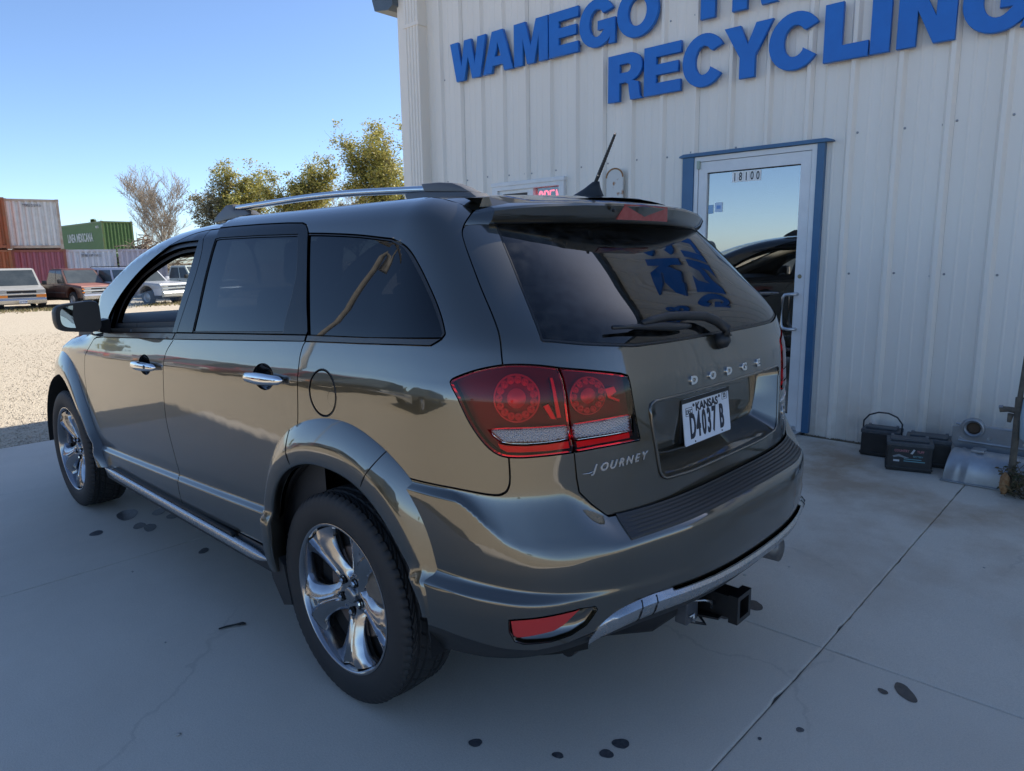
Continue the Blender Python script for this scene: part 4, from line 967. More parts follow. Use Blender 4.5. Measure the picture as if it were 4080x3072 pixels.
# ---- bumper, step pad, lower trims
low = [(-.335, .452), (-.387, .454), (-.49, .449), (-.61, .439), (-.70, .438), (-.78, .451), (-.857, .473), (-.895, .510), (-.94, .538), (-1.04, .555), (-1.42, .546), (-1.5708, .546)]
bl = [q for q in arch_r if q[0] < .0] [::-1] + [(.004, .795), (-.08, .835)] + seam + [(-.6741, .9557)] + [q for q in reversed(tl_bot) if q[0] < -.68] + [(-.8535, .9615)] + hatch_l
lamp = [(-.613, .536), (-.63, .540), (-.80, .562), (-.842, .560), (-.848, .550), (-.826, .505), (-.79, .480), (-.735, .466), (-.66, .462), (-.635, .470), (-.618, .50)]
bl_all = bl + [(-1.5708, .776)]
outer_b = [q for q in reversed(low)] ; outer_b = bl + [(-math.pi - u, z) for u, z in reversed(bl)] + [(-math.pi - u, z) for u, z in low][:-1] + list(reversed(low))
lampR = [(-math.pi - u, z) for u, z in lamp]
def t2_(u): return max(0, -u) if -u <= math.pi / 2 else math.pi + u
BL = [(lambda u, k=k: ZT(t2_(u)) + (ZC(t2_(u)) - ZT(t2_(u))) * k) for k in (-.25, -.12, 0, .12, .25, .4, .55, .7, .8, .9, 1.0, 1.1, 1.22, 1.4)] + [(lambda u, k=k: .625 - .05 * (t2_(u) - .35) - .035 * k) for k in (-.3, -.05, .12, .28, .44, .6, .76, .92, 1.1, 1.4)]
bump = panel('rear_bumper', outer_b, PAINT, CAR, S=bumper, holes=[lamp, lampR], both=False, du=.022, dz=.011, step=.012, lines=BL, lu=.016)
# black lower valance
val = low[:7] + [(-.90, .50), (-1.0, .505), (-1.25, .505), (-1.5708, .505)]
vb = [(-.33, .34), (-.42, .352), (-.55, .362), (-.66, .378), (-.78, .402), (-.86, .432), (-1.0, .455), (-1.3, .462), (-1.5708, .462)]
def valance(u, z, off=0.0):
    P = Vector(bumper(u, z, off)); t = -u if -u < math.pi / 2 else math.pi + u
    k = sstep((.47 - z) / .12) * .05
    return (P.x * (1 - k * .6), P.y + k * .9, P.z)
vo = low[:7] + [(-.92, .495), (-1.1, .515), (-1.5708, .515)]
panel('lower_valance', vo + [(-math.pi - u, z) for u, z in reversed(vo)] + [(-math.pi - u, z) for u, z in vb][::1] [:-1] + list(reversed(vb)), BLACKP, bump, S=valance, both=False, off=-.002, gap=.0005, du=.04, dz=.02)
# lamp pockets with red reflectors
for sgn in (1, -1):
    o = clean(lamp); 
    if area(o) < 0: o.reverse()
    o = densify(o, .012); n = len(o)
    def mp(u, z, off): 
        P = bumper(u, z, off); return Vector((P[0] * sgn, P[1], P[2]))
    cu, cz = -.70, .515
    rows = [[mp(u, z, .0) for u, z in o], [mp(u, z, -.006) for u, z in inset(o, .004)], [mp(cu + (u - cu) * .95, cz + (z - cz) * .88, -.016) for u, z in o]]
    V = [tuple(P) for rr in rows for P in rr]; F = [(a * n + i, a * n + (i + 1) % n, (a + 1) * n + (i + 1) % n, (a + 1) * n + i) for a in range(2) for i in range(n)] + [tuple(range(2 * n, 3 * n))]
    me = mesh('lamp_pocket', V, F, PAINT, True); bm = bmesh.new(); bm.from_mesh(me); bmesh.ops.recalc_face_normals(bm, faces=bm.faces); bm.to_mesh(me); bm.free(); put('lamp_pocket', me, bump)
REDREF = mat('red reflector', (.50, .030, .026), .22, coat=.5, bump=.4, bscale=420, bdist=.001)
refl = [(-.616, .533), (-.64, .537), (-.800, .5575), (-.760, .512), (-.738, .498), (-.655, .480), (-.640, .479), (-.628, .486)]
panel('reflector', refl, REDREF, bump, S=bumper, off=-.004, gap=0, lip=.02, du=.02, dz=.015)
# ridged black step pad on the bumper shelf
def step_pad():
    V = []; nr = 48; ts = [-1.0, -.998] + [-.99 + 1.98 * i / 62 for i in range(63)] + [.998, 1.0]
    for i, t in enumerate(ts):
        for j in range(nr + 1):
            k = j / nr; th = math.pi / 2 + t * (.622 - .02 * (1 - k)); t2 = min(th, math.pi - th)
            zt, zc = ZT(t2), ZC(t2); z = zt - (zt - zc) * (.02 + .90 * k)
            P = Vector(bumper(-th, z, .0)); ph = k * 7.0; fr_ = ph - math.floor(ph); h = .0055 if .20 < fr_ < .80 else .0012
            if i in (0, len(ts) - 1): h = -.004
            elif i in (1, 2, len(ts) - 2, len(ts) - 3): h = .0055
            if j in (0, nr): h = -.004
            V.append((P.x, P.y, P.z + h))
    n = nr + 1; F = [(i * n + j, i * n + j + 1, (i + 1) * n + j + 1, (i + 1) * n + j) for i in range(len(ts) - 1) for j in range(nr)]
    me = mesh('step_pad', V, F, mat('pad black', (.022, .023, .025), .42), True); sharp_by_angle(me, 35); put('step_pad', me, bump)
step_pad()
# silver skid trim
def skid():
    st = [(-.845, .452, .430), (-.865, .492, .44), (-.90, .528, .452), (-.95, .546, .468), (-1.02, .555, .478), (-1.10, .555, .482), (-1.30, .550, .484), (-1.5708, .546, .484)]
    us = np.linspace(-.845, -1.5708, 40); za = hermite([-s[0] for s in st], [s[1] for s in st]); zb = hermite([-s[0] for s in st], [s[2] for s in st])
    V = []; nr = 8
    full = list(us) + [-math.pi - u for u in us[::-1][1:]]
    for u in full:
        t = -u if -u <= math.pi / 2 else math.pi + u
        a, b = za(t), zb(t)
        bulge = .016 * sstep((t - .845) / .1)
        for j in range(nr + 1):
            k = j / nr; z = a + (b - a) * k
            o = bulge * (1 if k > .25 else k / .25) * (1.0 if k < .6 else 1 - .9 * ((k - .6) / .4) ** 2) - (.006 if j in (0, nr) else 0)
            P = bumper(u, z, o + .002); V.append(P)
    n = nr + 1
    F = [(i * n + j, i * n + j + 1, (i + 1) * n + j + 1, (i + 1) * n + j) for i in range(len(full) - 1) for j in range(nr)]
    me = mesh('skid_trim', V, F, SATIN, True); sharp_by_angle(me, 40); o = put('skid_trim', me, bump)
    # fine joints across it and the dark slot above its middle
    for u in (-.985, -1.035, -math.pi + .985, -math.pi + 1.035):
        t = -u if -u <= math.pi / 2 else math.pi + u
        MB().tube([bumper(u, za(t) + (zb(t) - za(t)) * k, .0195 * (1 if k > .25 else k / .25) * (1.0 if k < .6 else 1 - .9 * ((k - .6) / .4) ** 2)) for k in (.05, .25, .45, .6, .8, .95)], .0018, 5).ob('trim_joint', SHELL, bump)
    sl = [(-1.10, .552), (-1.13, .535), (-1.5708, .530), (-1.5708, .549)]
    so = sl[:3] + [(-math.pi - u, z) for u, z in reversed(sl[:3])] + [(-math.pi + 1.10, .5525), (-1.5708, .549)]
    panel('trim_slot', so, PAINT, bump, S=bumper, both=False, off=.0085, gap=0, lip=.02, dz=.01)
skid()

# ---- wheel-arch flares
def flare(cy, stations, name, parent):
    """stations: (angle from straight ahead, inner radius, outer radius); the band bulges over the body side"""
    A = [s[0] for s in stations]; fi = hermite(A, [s[1] for s in stations]); fo = hermite(A, [s[2] for s in stations])
    prof = [(0, -.004), (.0, .0005), (.03, .0035), (.10, .0095), (.22, .0185), (.36, .0275), (.48, .0340), (.535, .0365), (.565, .0375), (.60, .0378), (.75, .0372), (.92, .0355), (.98, .0335), (1.0, .030), (1.0, .018), (.99, -.03)]
    N = 72; V = []; n = len(prof)
    for i in range(N + 1):
        a = A[0] + (A[-1] - A[0]) * i / N; ri, ro = fi(a), fo(a); ca, sa = math.cos(R(a)), math.sin(R(a))
        end = min(1, min(i, N - i) / 3.0)
        for (t, d) in prof:
            r_ = ro + (ri - ro) * t; y, z = cy + r_ * ca, .36 + r_ * sa
            V.append((-(body_x(y, z) + d), y, z))
    F = [(i * n + j, i * n + j + 1, (i + 1) * n + j + 1, (i + 1) * n + j) for i in range(N) for j in range(n - 1)]
    me = mesh(name, V, F, PAINT, True)
    bm = bmesh.new(); bm.from_mesh(me); bmesh.ops.recalc_face_normals(bm, faces=bm.faces)
    if sum(f_.normal.x * f_.calc_area() for f_ in bm.faces) > 0: bmesh.ops.reverse_faces(bm, faces=bm.faces)
    bm.to_mesh(me); bm.free(); me.polygons.foreach_set('use_smooth', [True] * len(me.polygons)); sharp_by_angle(me, 50)
    put(name, me, parent)
    m2 = me.copy(); m2.transform(Matrix.Diagonal((-1, 1, 1, 1))); m2.flip_normals(); put(name, m2, parent)
flare(0.0, [(-2, .375, .452), (8, .375, .458), (18, .376, .470), (26, .392, .502), (33, .412, .515), (41, .43, .533), (51, .449, .565), (61, .459, .582), (73, .463, .596), (83, .464, .607), (93, .465, .620), (103, .470, .632), (112, .476, .637), (120, .479, .642), (127, .480, .644), (134, .479, .640), (141, .477, .630), (148, .478, .610), (154, .483, .585), (160, .488, .56), (166, .48, .54)], 'rear_flare', CAR)
flare(WHEELBASE, [(8, .46, .50), (25, .46, .515), (40, .46, .535), (60, .458, .57), (80, .456, .592), (97, .455, .597), (108, .455, .601), (120, .448, .583), (133, .444, .548), (140, .449, .542), (147, .466, .542), (154, .482, .550), (160, .503, .563), (165, .54, .592), (169, .585, .625), (174, .605, .672), (178, .61, .70)], 'front_flare', CAR)
# seam lines across the rear flare where door and bumper part
for a, sgn in ((67.5, -1), (67.5, 1), (115.5, -1), (115.5, 1)):
    pts = []
    ri, ro = (.461, .589) if a < 90 else (.478, .640)
    da = 0 if a < 90 else 3.0
    for k in range(9):
        t = k / 8; r_ = ro + (ri - ro) * t; aa = a + da * (1 - t); y, z = r_ * math.cos(R(aa)), .36 + r_ * math.sin(R(aa))
        d = np.interp(t, [0, .05, .18, .36, .5, .6, .8, 1], [.0012, .0055, .0155, .0275, .0350, .0380, .0372, .0305])
        pts.append((sgn * (body_x(y, z) + d + .0004), y, z))
    MB().tube(pts, .0020, 5).ob('flare_seam', SHELL, CAR)
# wheel housings
for cy in (0.0, WHEELBASE):
    for sgn in (-1, 1):
        mb = MB(); mb.smooth = True; n = 28; xs = [.895, .80, .60]; v = []
        for x in xs:
            for k in range(n + 1):
                a = R(-3 + 186 * k / n); rr = .468 if cy == 0 else .455
                v.append((sgn * x, cy + rr * math.cos(a), .36 + rr * math.sin(a)))
        f = [(i * (n + 1) + k, i * (n + 1) + k + 1, (i + 1) * (n + 1) + k + 1, (i + 1) * (n + 1) + k) for i in range(2) for k in range(n)] + [tuple(2 * (n + 1) + k for k in range(n + 1))]
        mb.add(v, f); mb.ob('wheel_housing', mat('arch liner', (.009, .009, .010), .85, bump=.5, bscale=60, bdist=.004), CAR)
# mud guard behind the door, ahead of the rear wheel
for sgn in (-1, 1):
    MB().prism([(.30, .24), (.36, .22), (.43, .30), (.455, .39), (.40, .42), (.34, .38)], 'x', sgn * .80, sgn * .905).ob('mud_guard', BLACKP, CAR)
# ---- sills with bright side step bars
for sgn in (-1, 1):
    mb = MB(); mb.prism([(-.78, .30), (-.86, .29), (-.895, .315), (-.908, .372), (-.895, .405), (-.80, .40)], 'y', .46, 2.24)
    if sgn > 0: mb.v = [(-x, y, z) for x, y, z in mb.v]
    mb.ob('sill', BLACKP, CAR)
    mb = MB(); mb.smooth = True; y0, y1 = .435, 2.215; nn = 40; ring = 14; V = []
    for i in range(nn + 1):
        t = i / nn; y = y0 + (y1 - y0) * t; e = min(1, min(t / .06, (1 - t) / .10)); e = math.sqrt(max(.02, e))
        zc_ = .392 - .028 * (1 - t) * 0 - .006 * (1 - t); hgt = .023 * e
        for j in range(ring):
            a = 2 * math.pi * j / ring; ca, sa = math.cos(a), math.sin(a)
            V.append((sgn * (.912 + .022 * e * math.copysign(abs(ca) ** .7, ca)), y, zc_ - .012 + hgt * math.copysign(abs(sa) ** .8, sa)))
    F = [(i * ring + j, i * ring + (j + 1) % ring, (i + 1) * ring + (j + 1) % ring, (i + 1) * ring + j) for i in range(nn) for j in range(ring)] + [tuple(range(ring)), tuple(range(nn * ring, (nn + 1) * ring))]
    mb.add(V, F); o = mb.ob('step_bar', SATIN, CAR, auto=50)
    MB().prism([(.70, .402), (.72, .412), (2.05, .412), (2.07, .402)], 'x', sgn * .900, sgn * .9235).ob('step_tread', BLACKP, CAR)

# ---- wheels
def wheel_meshes():
    # tyre 225/55R19: section profile (along axle, radius), outer side negative
    def prof():
        p = [(-.088, .2455), (-.096, .252), (-.104, .262), (-.110, .280), (-.1125, .300), (-.1105, .322), (-.106, .338), (-.101, .3475), (-.094, .3535), (-.086, .3575)]
        tr = [(-.078, 0), (-.064, 0), (-.0605, -1), (-.0535, -1), (-.050, 0), (-.034, 0), (-.0305, -1), (-.0235, -1), (-.020, 0), (-.004, 0), (.004, 0)]
        for x, d in tr: p.append((x, .3600 + d * .0075 - .9 * x * x))
        for x, d in reversed(tr[:-1]): p.append((-x, .3600 + d * .0075 - .9 * x * x))
        for x, r_ in reversed(p[:10]): p.append((-x, r_))
        return p
    P = prof(); NS = 288; V = []; n = len(P)
    for j in range(NS):
        a = 2 * math.pi * j / NS
        for i, (x, r_) in enumerate(P):
            ax = abs(x); rr = r_; aa = a
            if ax > .066 and r_ > .336:            # shoulder slots
                if j % 4 == 0: rr -= .0065 if r_ > .352 else .004
            elif r_ > .35 and ax < .066: aa = a + (x + .0) * 1.9     # slanted ribs
            if r_ > .35 and ax < .066 and j % 6 == 0 and .356 < r_: rr -= .0045
            rr += (.0012 if (.285 < r_ < .31 and (j // 3) % 2 == 0 and ax > .1) else 0)
            V.append((x, rr * math.cos(aa), rr * math.sin(aa)))
    F = [(j * n + i, j * n + i + 1, (j + 1) % NS * n + i + 1, (j + 1) % NS * n + i) for j in range(NS) for i in range(n - 1)]
    tm = mat('tyre rubber', (.017, .017, .018), .66, var=.5, vscale=7, var_col=(.027, .026, .025), bump=.15, bscale=400, bdist=.0006)
    tyre = mesh('tyre', V, F, tm, True); sharp_by_angle(tyre, 32)
    # raised letter band
    mb = MB(); mb.smooth = True
    mb.lathe([(-.1095, .2655), (-.1120, .2670), (-.1120, .2685), (-.1110, .270)], 'x', 96)
    # rim: lip, barrel
    rimm = mat('polished grey alloy', (.36, .36, .37), .16, metal=1.0, coat=.5, coat_rough=.02)
    mb = MB(); mb.smooth = True
    mb.lathe([(-.0985, .2575), (-.1030, .2560), (-.1040, .2520), (-.1020, .2485), (-.0960, .2455), (-.085, .2425), (-.060, .2375), (-.02, .232), (.06, .228), (.10, .232), (.10, .246)], 'x', 96)
    rim = mb.me('rim', rimm); rim.polygons.foreach_set('use_smooth', [True] * len(rim.polygons)); sharp_by_angle(rim, 55)
    # one spoke, five times round; s runs across the spoke, r outwards
    def spoke_mesh():
        rs = [.030, .040, .050, .058, .066, .074, .082, .090, .100, .112, .124, .136, .148, .160, .172, .184, .196, .206, .216, .225, .233, .2395]
        S_ = [-1, -.97, -.90, -.80, -.68, -.55, -.44, -.36, -.30, -.24, -.18, -.12, -.06, 0]; S_ = S_ + [-s for s in reversed(S_[:-1])]
        hw = hermite([.03, .075, .085, .095, .11, .13, .16, .19, .21, .225, .24], [.0189, .0475, .0500, .0470, .0445, .0450, .0505, .060, .070, .083, .105])
        V = []
        for r_ in rs:
            h = min(hw(r_), r_ * math.sin(R(36)) * .9995) if r_ < .085 else hw(r_)
            # ridge pair: narrow near the bolt circle, fanning out to a small triangle at the lip
            rt_ = np.interp(r_, [.03, .075, .10, .15, .175, .2395], [.010, .012, .0085, .0085, .011, .034])
            dish = np.interp(r_, [.03, .05, .085, .12, .17, .21, .2395], [-.056, -.058, -.063, -.074, -.088, -.0945, -.0945])
            for s in S_:
                t = s * h; at = abs(t); e = at / h
                x = dish + .0 * e
                if r_ > .05:
                    drop = .020 * max(0, (at - rt_ - .006) / max(.01, h - rt_ - .006)) ** 1.5      # flanks fall away
                    x += drop * sstep((r_ - .05) / .03)
                    ridge = -.0035 * math.exp(-((at - rt_) / .0038) ** 2)
                    chan = .0045 * (1 if at < rt_ - .002 else 0) + (.006 * sstep((rt_ - at) / .012) if r_ > .185 else 0)
                    x += (ridge + chan) * sstep((r_ - .072) / .02)
                th = math.asin(max(-1, min(1, t / r_)))
                V.append((x, r_ * math.cos(th), r_ * math.sin(th)))
        n = len(S_)
        F = [(i * n + j, i * n + j + 1, (i + 1) * n + j + 1, (i + 1) * n + j) for i in range(len(rs) - 1) for j in range(n - 1)]
        # side walls going back
        for i in range(len(rs)):
            for e in (0, n - 1):
                p = V[i * n + e]; V_ = (min(-.035, p[0] + .05), p[1] * .995, p[2] * .96); V.append(V_)
        b = len(rs) * n
        for i in range(len(rs) - 1):
            if rs[i] < .078: continue
            F.append((i * n, (i + 1) * n, b + 2 * (i + 1), b + 2 * i)); F.append((i * n + n - 1, b + 2 * i + 1, b + 2 * (i + 1) + 1, (i + 1) * n + n - 1))
        me = mesh('spoke', V, F, rimm, True)
        bm = bmesh.new(); bm.from_mesh(me); bmesh.ops.recalc_face_normals(bm, faces=bm.faces)
        if sum(f_.normal.x * f_.calc_area() for f_ in bm.faces) > 0: bmesh.ops.reverse_faces(bm, faces=bm.faces)
        bm.to_mesh(me); bm.free(); me.polygons.foreach_set('use_smooth', [True] * len(me.polygons)); sharp_by_angle(me, 60)
        return me
    spoke = spoke_mesh()
    mb = MB(); mb.smooth = True; mb.lathe([(-.0685, .0002), (-.0695, .012), (-.0685, .024), (-.065, .0285), (-.050, .0295)], 'x', 32); hub = mb.me('hub_cap', mat('hub cap grey', (.30, .31, .32), .25, metal=.9)); sharp_by_angle(hub, 60)
    mb = MB(); mb.smooth = True; mb.lathe([(-.0640, .0160), (-.0610, .0155), (-.0600, .0150), (-.0595, .0002)], 'x', 20, c=(0, .0575, 0)); pocket = mb.me('lug_pocket', mat('lug well black', (.006, .006, .006), .7))
    mb = MB(); mb.lathe([(-.0735, .0002), (-.0735, .0065), (-.070, .0095), (-.050, .0100)], 'x', 6, c=(0, .0575, 0)); lug = mb.me('lug_nut', CHROME)
    mb = MB(); mb.smooth = True; mb.lathe([(-.030, .05), (-.030, .155), (-.024, .160), (.0, .160), (.0, .05)], 'x', 48); disc = mb.me('brake_disc', mat('rusty steel disc', (.20, .17, .15), .45, metal=.7, var=.6, vscale=30, var_col=(.19, .10, .055))); sharp_by_angle(disc, 40)
    mb = MB(); mb.prism([(.09, -.06), (.165, -.075), (.185, 0), (.165, .075), (.09, .06)], 'x', -.052, .015); cal = mb.me('brake_caliper', mat('dull caliper', (.20, .17, .14), .6, metal=.4, var=.6, vscale=30))
    mb = MB(); mb.smooth = True; mb.lathe([(-.02, .0002), (-.02, .2315), (.05, .2315)], 'x', 48); back = mb.me('wheel_back', mat('wheel well dark', (.010, .010, .011), .8))
    mb = MB(); mb.smooth = True; mb.tube([(-.080, .2395, 0), (-.090, .226, 0), (-.094, .214, 0)], [.005, .0045, .0055], 8); valve = mb.me('valve', RUBBER)
    weight = MB().box(-.080, -.066, .2310, .2385, -.012, .012, .002).me('balance_weight', mat('weight grey', (.5, .5, .5), .5))
    return tyre, rim, spoke, hub, pocket, lug, disc, cal, back, valve, weight
TY, RIM, SPK, HUB, POC, LUG, DSC, CAL, BCK, VLV, WGT = wheel_meshes()
def wheel(sgn, cy, a0):
    w = empty('wheel', (sgn * .79, cy, .3595)); w.parent = CAR; w.rotation_euler = (0, 0, 0 if sgn < 0 else math.pi)
    put('tyre', TY, w).rotation_euler = (R(a0 * 1.7), 0, 0)
    put('rim', RIM, w)
    for k in range(5):
        put('spoke', SPK, w).rotation_euler = (R(a0 + 72 * k), 0, 0)
        put('lug_pocket', POC, w).rotation_euler = (R(a0 + 72 * k), 0, 0)
        put('lug_nut', LUG, w).rotation_euler = (R(a0 + 72 * k), 0, 0)
    put('hub_cap', HUB, w).rotation_euler = (R(a0), 0, 0); put('brake_disc', DSC, w); put('wheel_back', BCK, w)
    put('brake_caliper', CAL, w).rotation_euler = (R(150), 0, 0)
    put('valve', VLV, w).rotation_euler = (R(a0 + 36), 0, 0); put('balance_weight', WGT, w).rotation_euler = (R(a0 + 30), 0, 0)
for sgn in (-1, 1):
    wheel(sgn, 0.0, RW_ANGLE); wheel(sgn, WHEELBASE, FW_ANGLE)
mb = MB(); mb.tube([(-.6, 0, .36), (.6, 0, .36)], .04); mb.tube([(-.45, -.1, .33), (-.45, .45, .36)], .03); mb.tube([(.45, -.1, .33), (.45, .45, .36)], .03); mb.ob('rear_axle', BLACKP, CAR)

# ---- tail lamps
REDCOV = glass('red lens', (.95, .15, .17), 1.42); CLRCOV = glass('clear lens', (.93, .94, .95), 1.5)
LAMPD = mat('lamp housing dark', (.10, .075, .08), .35); LAMPB = mat('lamp bowl silver', (.62, .40, .41), .28, metal=.3); LAMPR = mat('lamp rose ring', (.80, .36, .38), .35, metal=.2)
HEXM = mat('faceted white reflector', (.62, .63, .66), .20, metal=.5)
REDR = mat('red reflex band', (.75, .10, .10), .3, bump=.6, bscale=300, bdist=.001)
def lamp_side(sgn):
    T = (lambda P: P) if sgn > 0 else (lambda P: (-P[0], P[1], P[2]))
    def part(name, poly, m, par, off, gap=.0, lip=.02, **k):
        me = panel_mesh(name, poly, [], m, off=off, gap=gap, lip=lip, **k)
        if sgn < 0: me = mirrored(me, name)
        return put(name, me, par)
    outerA = tl_top + tl_split[1:] + tl_bot[1:]
    outerB = [tl_split[0]] + tl_top2 + tl_right + tl_bot2 + list(reversed(tl_split))[1:-1]
    w1 = [(-.6141, 1.0259), (-.6647, 1.0295), (-.7215, 1.0303), (-.7769, 1.0312), (-.8422, 1.0327), (-.8442, 1.0007), (-.8161, .9964), (-.7744, .9936), (-.7189, .9914), (-.6765, .9921), (-.6478, .9962), (-.6222, 1.0134)]
    w2 = [(-.8543, 1.0331), (-.9186, 1.0361), (-.9965, 1.0387), (-1.0423, 1.0392), (-1.0438, .9978), (-.9935, .9971), (-.9159, .9964), (-.8579, .9944)]
    lamps = []
    for outer_, par, w, ctr, rad, red in ((outerA, CAR, w1, (-.695, 1.107), .0615, [(-.632, .992), (-.66, .986), (-.72, .9845), (-.78, .9875), (-.8425, .9925), (-.8455, .9715), (-.78, .968), (-.7032, .966), (-.6603, .9668), (-.640, .9765)]),
                                  (outerB, gate, w2, (-.909, 1.104), .049, [(-.8634, .9894), (-.9458, .9918), (-1.0372, .9938), (-1.0402, .9757), (-.9447, .9747), (-.8656, .9706)])):
        lp = part('tail_lamp', outer_, LAMPD, CAR if par is CAR else gate, -.030, gap=.004, lip=0, du=.03, dz=.03)
        if par is CAR: sp = lp
        else: sp = gate
        part('lamp_lens', outer_, REDCOV, sp, .004, gap=.0026, lip=.02, holes_=None) if False else None
        me = panel_mesh('lamp_lens', outer_, [w], REDCOV, off=.004, gap=.0026, lip=.016, du=.03, dz=.03)
        if sgn < 0: me = mirrored(me, 'lamp_lens')
        put('lamp_lens', me, sp)
        part('clear_lens', w, CLRCOV, sp, .0035, lip=.006, gap=.0004, du=.03, dz=.03)
        # hexagon-faceted strip behind the clear part
        cm = MB(); us = [q[0] for q in w]; zs = [q[1] for q in w]; st = .0098; row = 0; zz = min(zs)
        while zz < max(zs) + st:
            uu = min(us) + (st * .62 if row % 2 else 0)
            while uu < max(us):
                if inside(w, (uu, zz)):
                    C_ = Vector(body(uu, zz, -.004)); n_ = nrm(body, uu, zz); b = len(cm.v); ring = []
                    for k in range(6):
                        a = math.pi / 3 * k; ring.append(body(uu + st * .66 * math.cos(a), zz + st * .40 * math.sin(a), -.011))
                    cm.add([T(tuple(C_))] + [T(q) for q in ring], [(0, 1 + k, 1 + (k + 1) % 6) for k in range(6)])
                uu += st * 1.24
            zz += st * .44; row += 1
        cm.ob('facet_reflector', HEXM, sp)
        part('reflex_band', red, REDR, sp, -.006, lip=.01, gap=.0, du=.02, dz=.02)
        # round cluster: dish, ring and a wreath of small bulls-eyes
        def disc(name, r0, r1, off, m, nseg=40, dome=0.0, c=ctr):
            V = []; F = []; K = 5
            for i in range(K + 1):
                rr = r0 + (r1 - r0) * i / K
                for j in range(nseg):
                    a = 2 * math.pi * j / nseg; P = body(c[0] + rr * 1.12 * math.cos(a), c[1] + rr * math.sin(a), off + dome * (1 - (i / K) ** 2)); V.append(T(P))
            F = [(i * nseg + j, i * nseg + (j + 1) % nseg, (i + 1) * nseg + (j + 1) % nseg, (i + 1) * nseg + j) for i in range(K) for j in range(nseg)]
            put(name, mesh(name, V, F, m, True), sp)
        disc('lamp_bowl', .0005, rad, -.022, mat('lamp bowl deep', (.30, .13, .14), .35), dome=-.004)
        disc('lamp_ring', rad * .95, rad * 1.03, -.012, LAMPB, dome=.002)
        for k in range(13 if rad < .055 else 15):
            a = 2 * math.pi * k / (13 if rad < .055 else 15); c2 = (ctr[0] + rad * .78 * 1.12 * math.cos(a), ctr[1] + rad * .78 * math.sin(a))
            rr = rad * .17; V = []; F = []
            for i, (q, o_) in enumerate(((.05, -.010), (.45, -.012), (.5, -.016), (.95, -.010), (1.05, -.018))):
                for j in range(12):
                    b_ = 2 * math.pi * j / 12; V.append(T(body(c2[0] + rr * q * 1.1 * math.cos(b_), c2[1] + rr * q * math.sin(b_), o_)))
            F = [(i * 12 + j, i * 12 + (j + 1) % 12, (i + 1) * 12 + (j + 1) % 12, (i + 1) * 12 + j) for i in range(4) for j in range(12)]
            put('led_eye', mesh('led_eye', V, F, LAMPB, True), sp)
        disc('lamp_core', .0005, rad * .42, -.014, LAMPB, dome=.008)
        if par is CAR:
            part('lamp_bar', [(-.795, 1.158), (-.806, 1.158), (-.827, 1.052), (-.812, 1.052)], LAMPR, sp, -.012, lip=.01)
            part('lamp_bar', [(-.772, 1.085), (-.79, 1.092), (-.806, 1.062), (-.812, 1.048), (-.795, 1.050)], LAMPR, sp, -.014, lip=.01)
        else:
            part('lamp_bar', [(-.962, 1.118), (-.995, 1.122), (-1.004, 1.105), (-.985, 1.096), (-1.015, 1.083), (-1.012, 1.076), (-.972, 1.092)], LAMPR, sp, -.014, lip=.01)
lamp_side(1); lamp_side(-1)

# ---- roof spoiler with the high stop lamp
def spoiler():
    xs = [-.605, -.57, -.52, -.45, -.30, -.15, 0]; xs = xs + [-x for x in reversed(xs[:-1])]
    V = []; n = 12
    gp = smooth_path([(-.800, 1.6210), (-.7812, 1.6153), (-.7288, 1.5956), (-.6768, 1.5706), (-.6520, 1.5560), (-.6447, 1.5509)], 4)
    def end(sg):      # the ends lie flush on the body along the tailgate gap
        r_ = []
        for k in range(n):
            q = gp[min(len(gp) - 1, int(round(k / (n - 1) * (len(gp) - 1))))]; P = body(q[0] - .004, q[1], .0015); r_.append((P[0] * sg, P[1], P[2]))
        return r_
    V += end(1)
    for x in xs:
        t = abs(x) / .66; lip_y = -.592 + .150 * t ** 2.4; zt = 1.632 - .032 * t ** 3; front_y = -.26 - .10 * t * t; zf = 1.674 - .040 * t ** 2.2; zb = 1.570 - .012 * t * t
        V += [(x, y, z) for y, z in [(front_y, zf), (front_y - .08, zf - .004), (lip_y + .06, zt + .012 * (1 - t ** 4)), (lip_y + .014, zt + .002), (lip_y + .003, zt - .003), (lip_y, zt - .010), (lip_y + .010, zt - .034), (lip_y + .019, zb + .005), (lip_y + .026, zb), (lip_y + .036, zb - .001), (-.480 + .06 * t * t, 1.557 - .006 * t), (-.45 + .06 * t * t, 1.585)]]
    V += end(-1)
    m_ = len(xs) + 2
    F = [(i * n + j, i * n + j + 1, (i + 1) * n + j + 1, (i + 1) * n + j) for i in range(m_ - 1) for j in range(n - 1)]
    me = mesh('spoiler', V, F, PAINT, True)
    bm = bmesh.new(); bm.from_mesh(me); bmesh.ops.recalc_face_normals(bm, faces=bm.faces); bm.to_mesh(me); bm.free()
    me.polygons.foreach_set('use_smooth', [True] * len(me.polygons)); sharp_by_angle(me, 38)
    o = put('spoiler', me, CAR)
    mb = MB(); mb.add([(-.128, -.5905, 1.628), (.128, -.5905, 1.628), (.152, -.576, 1.580), (-.152, -.576, 1.580), (-.128, -.54, 1.622), (.128, -.54, 1.622), (.152, -.54, 1.582), (-.152, -.54, 1.582)], [(0, 1, 2, 3), (0, 4, 5, 1), (2, 6, 7, 3), (0, 3, 7, 4), (1, 5, 6, 2)])
    mb.ob('stop_lamp', mat('stop lamp red', (.30, .035, .028), .12, coat=.6, var=.5, vscale=40, var_col=(.42, .09, .07)), o)
    
    MB().lathe([(-.5955, .0002), (-.5955, .004), (-.593, .0055), (-.585, .0055)], 'y', 12, c=(-.19, 0, 1.607)).ob('washer_jet', BLACKP, o)
spoiler()
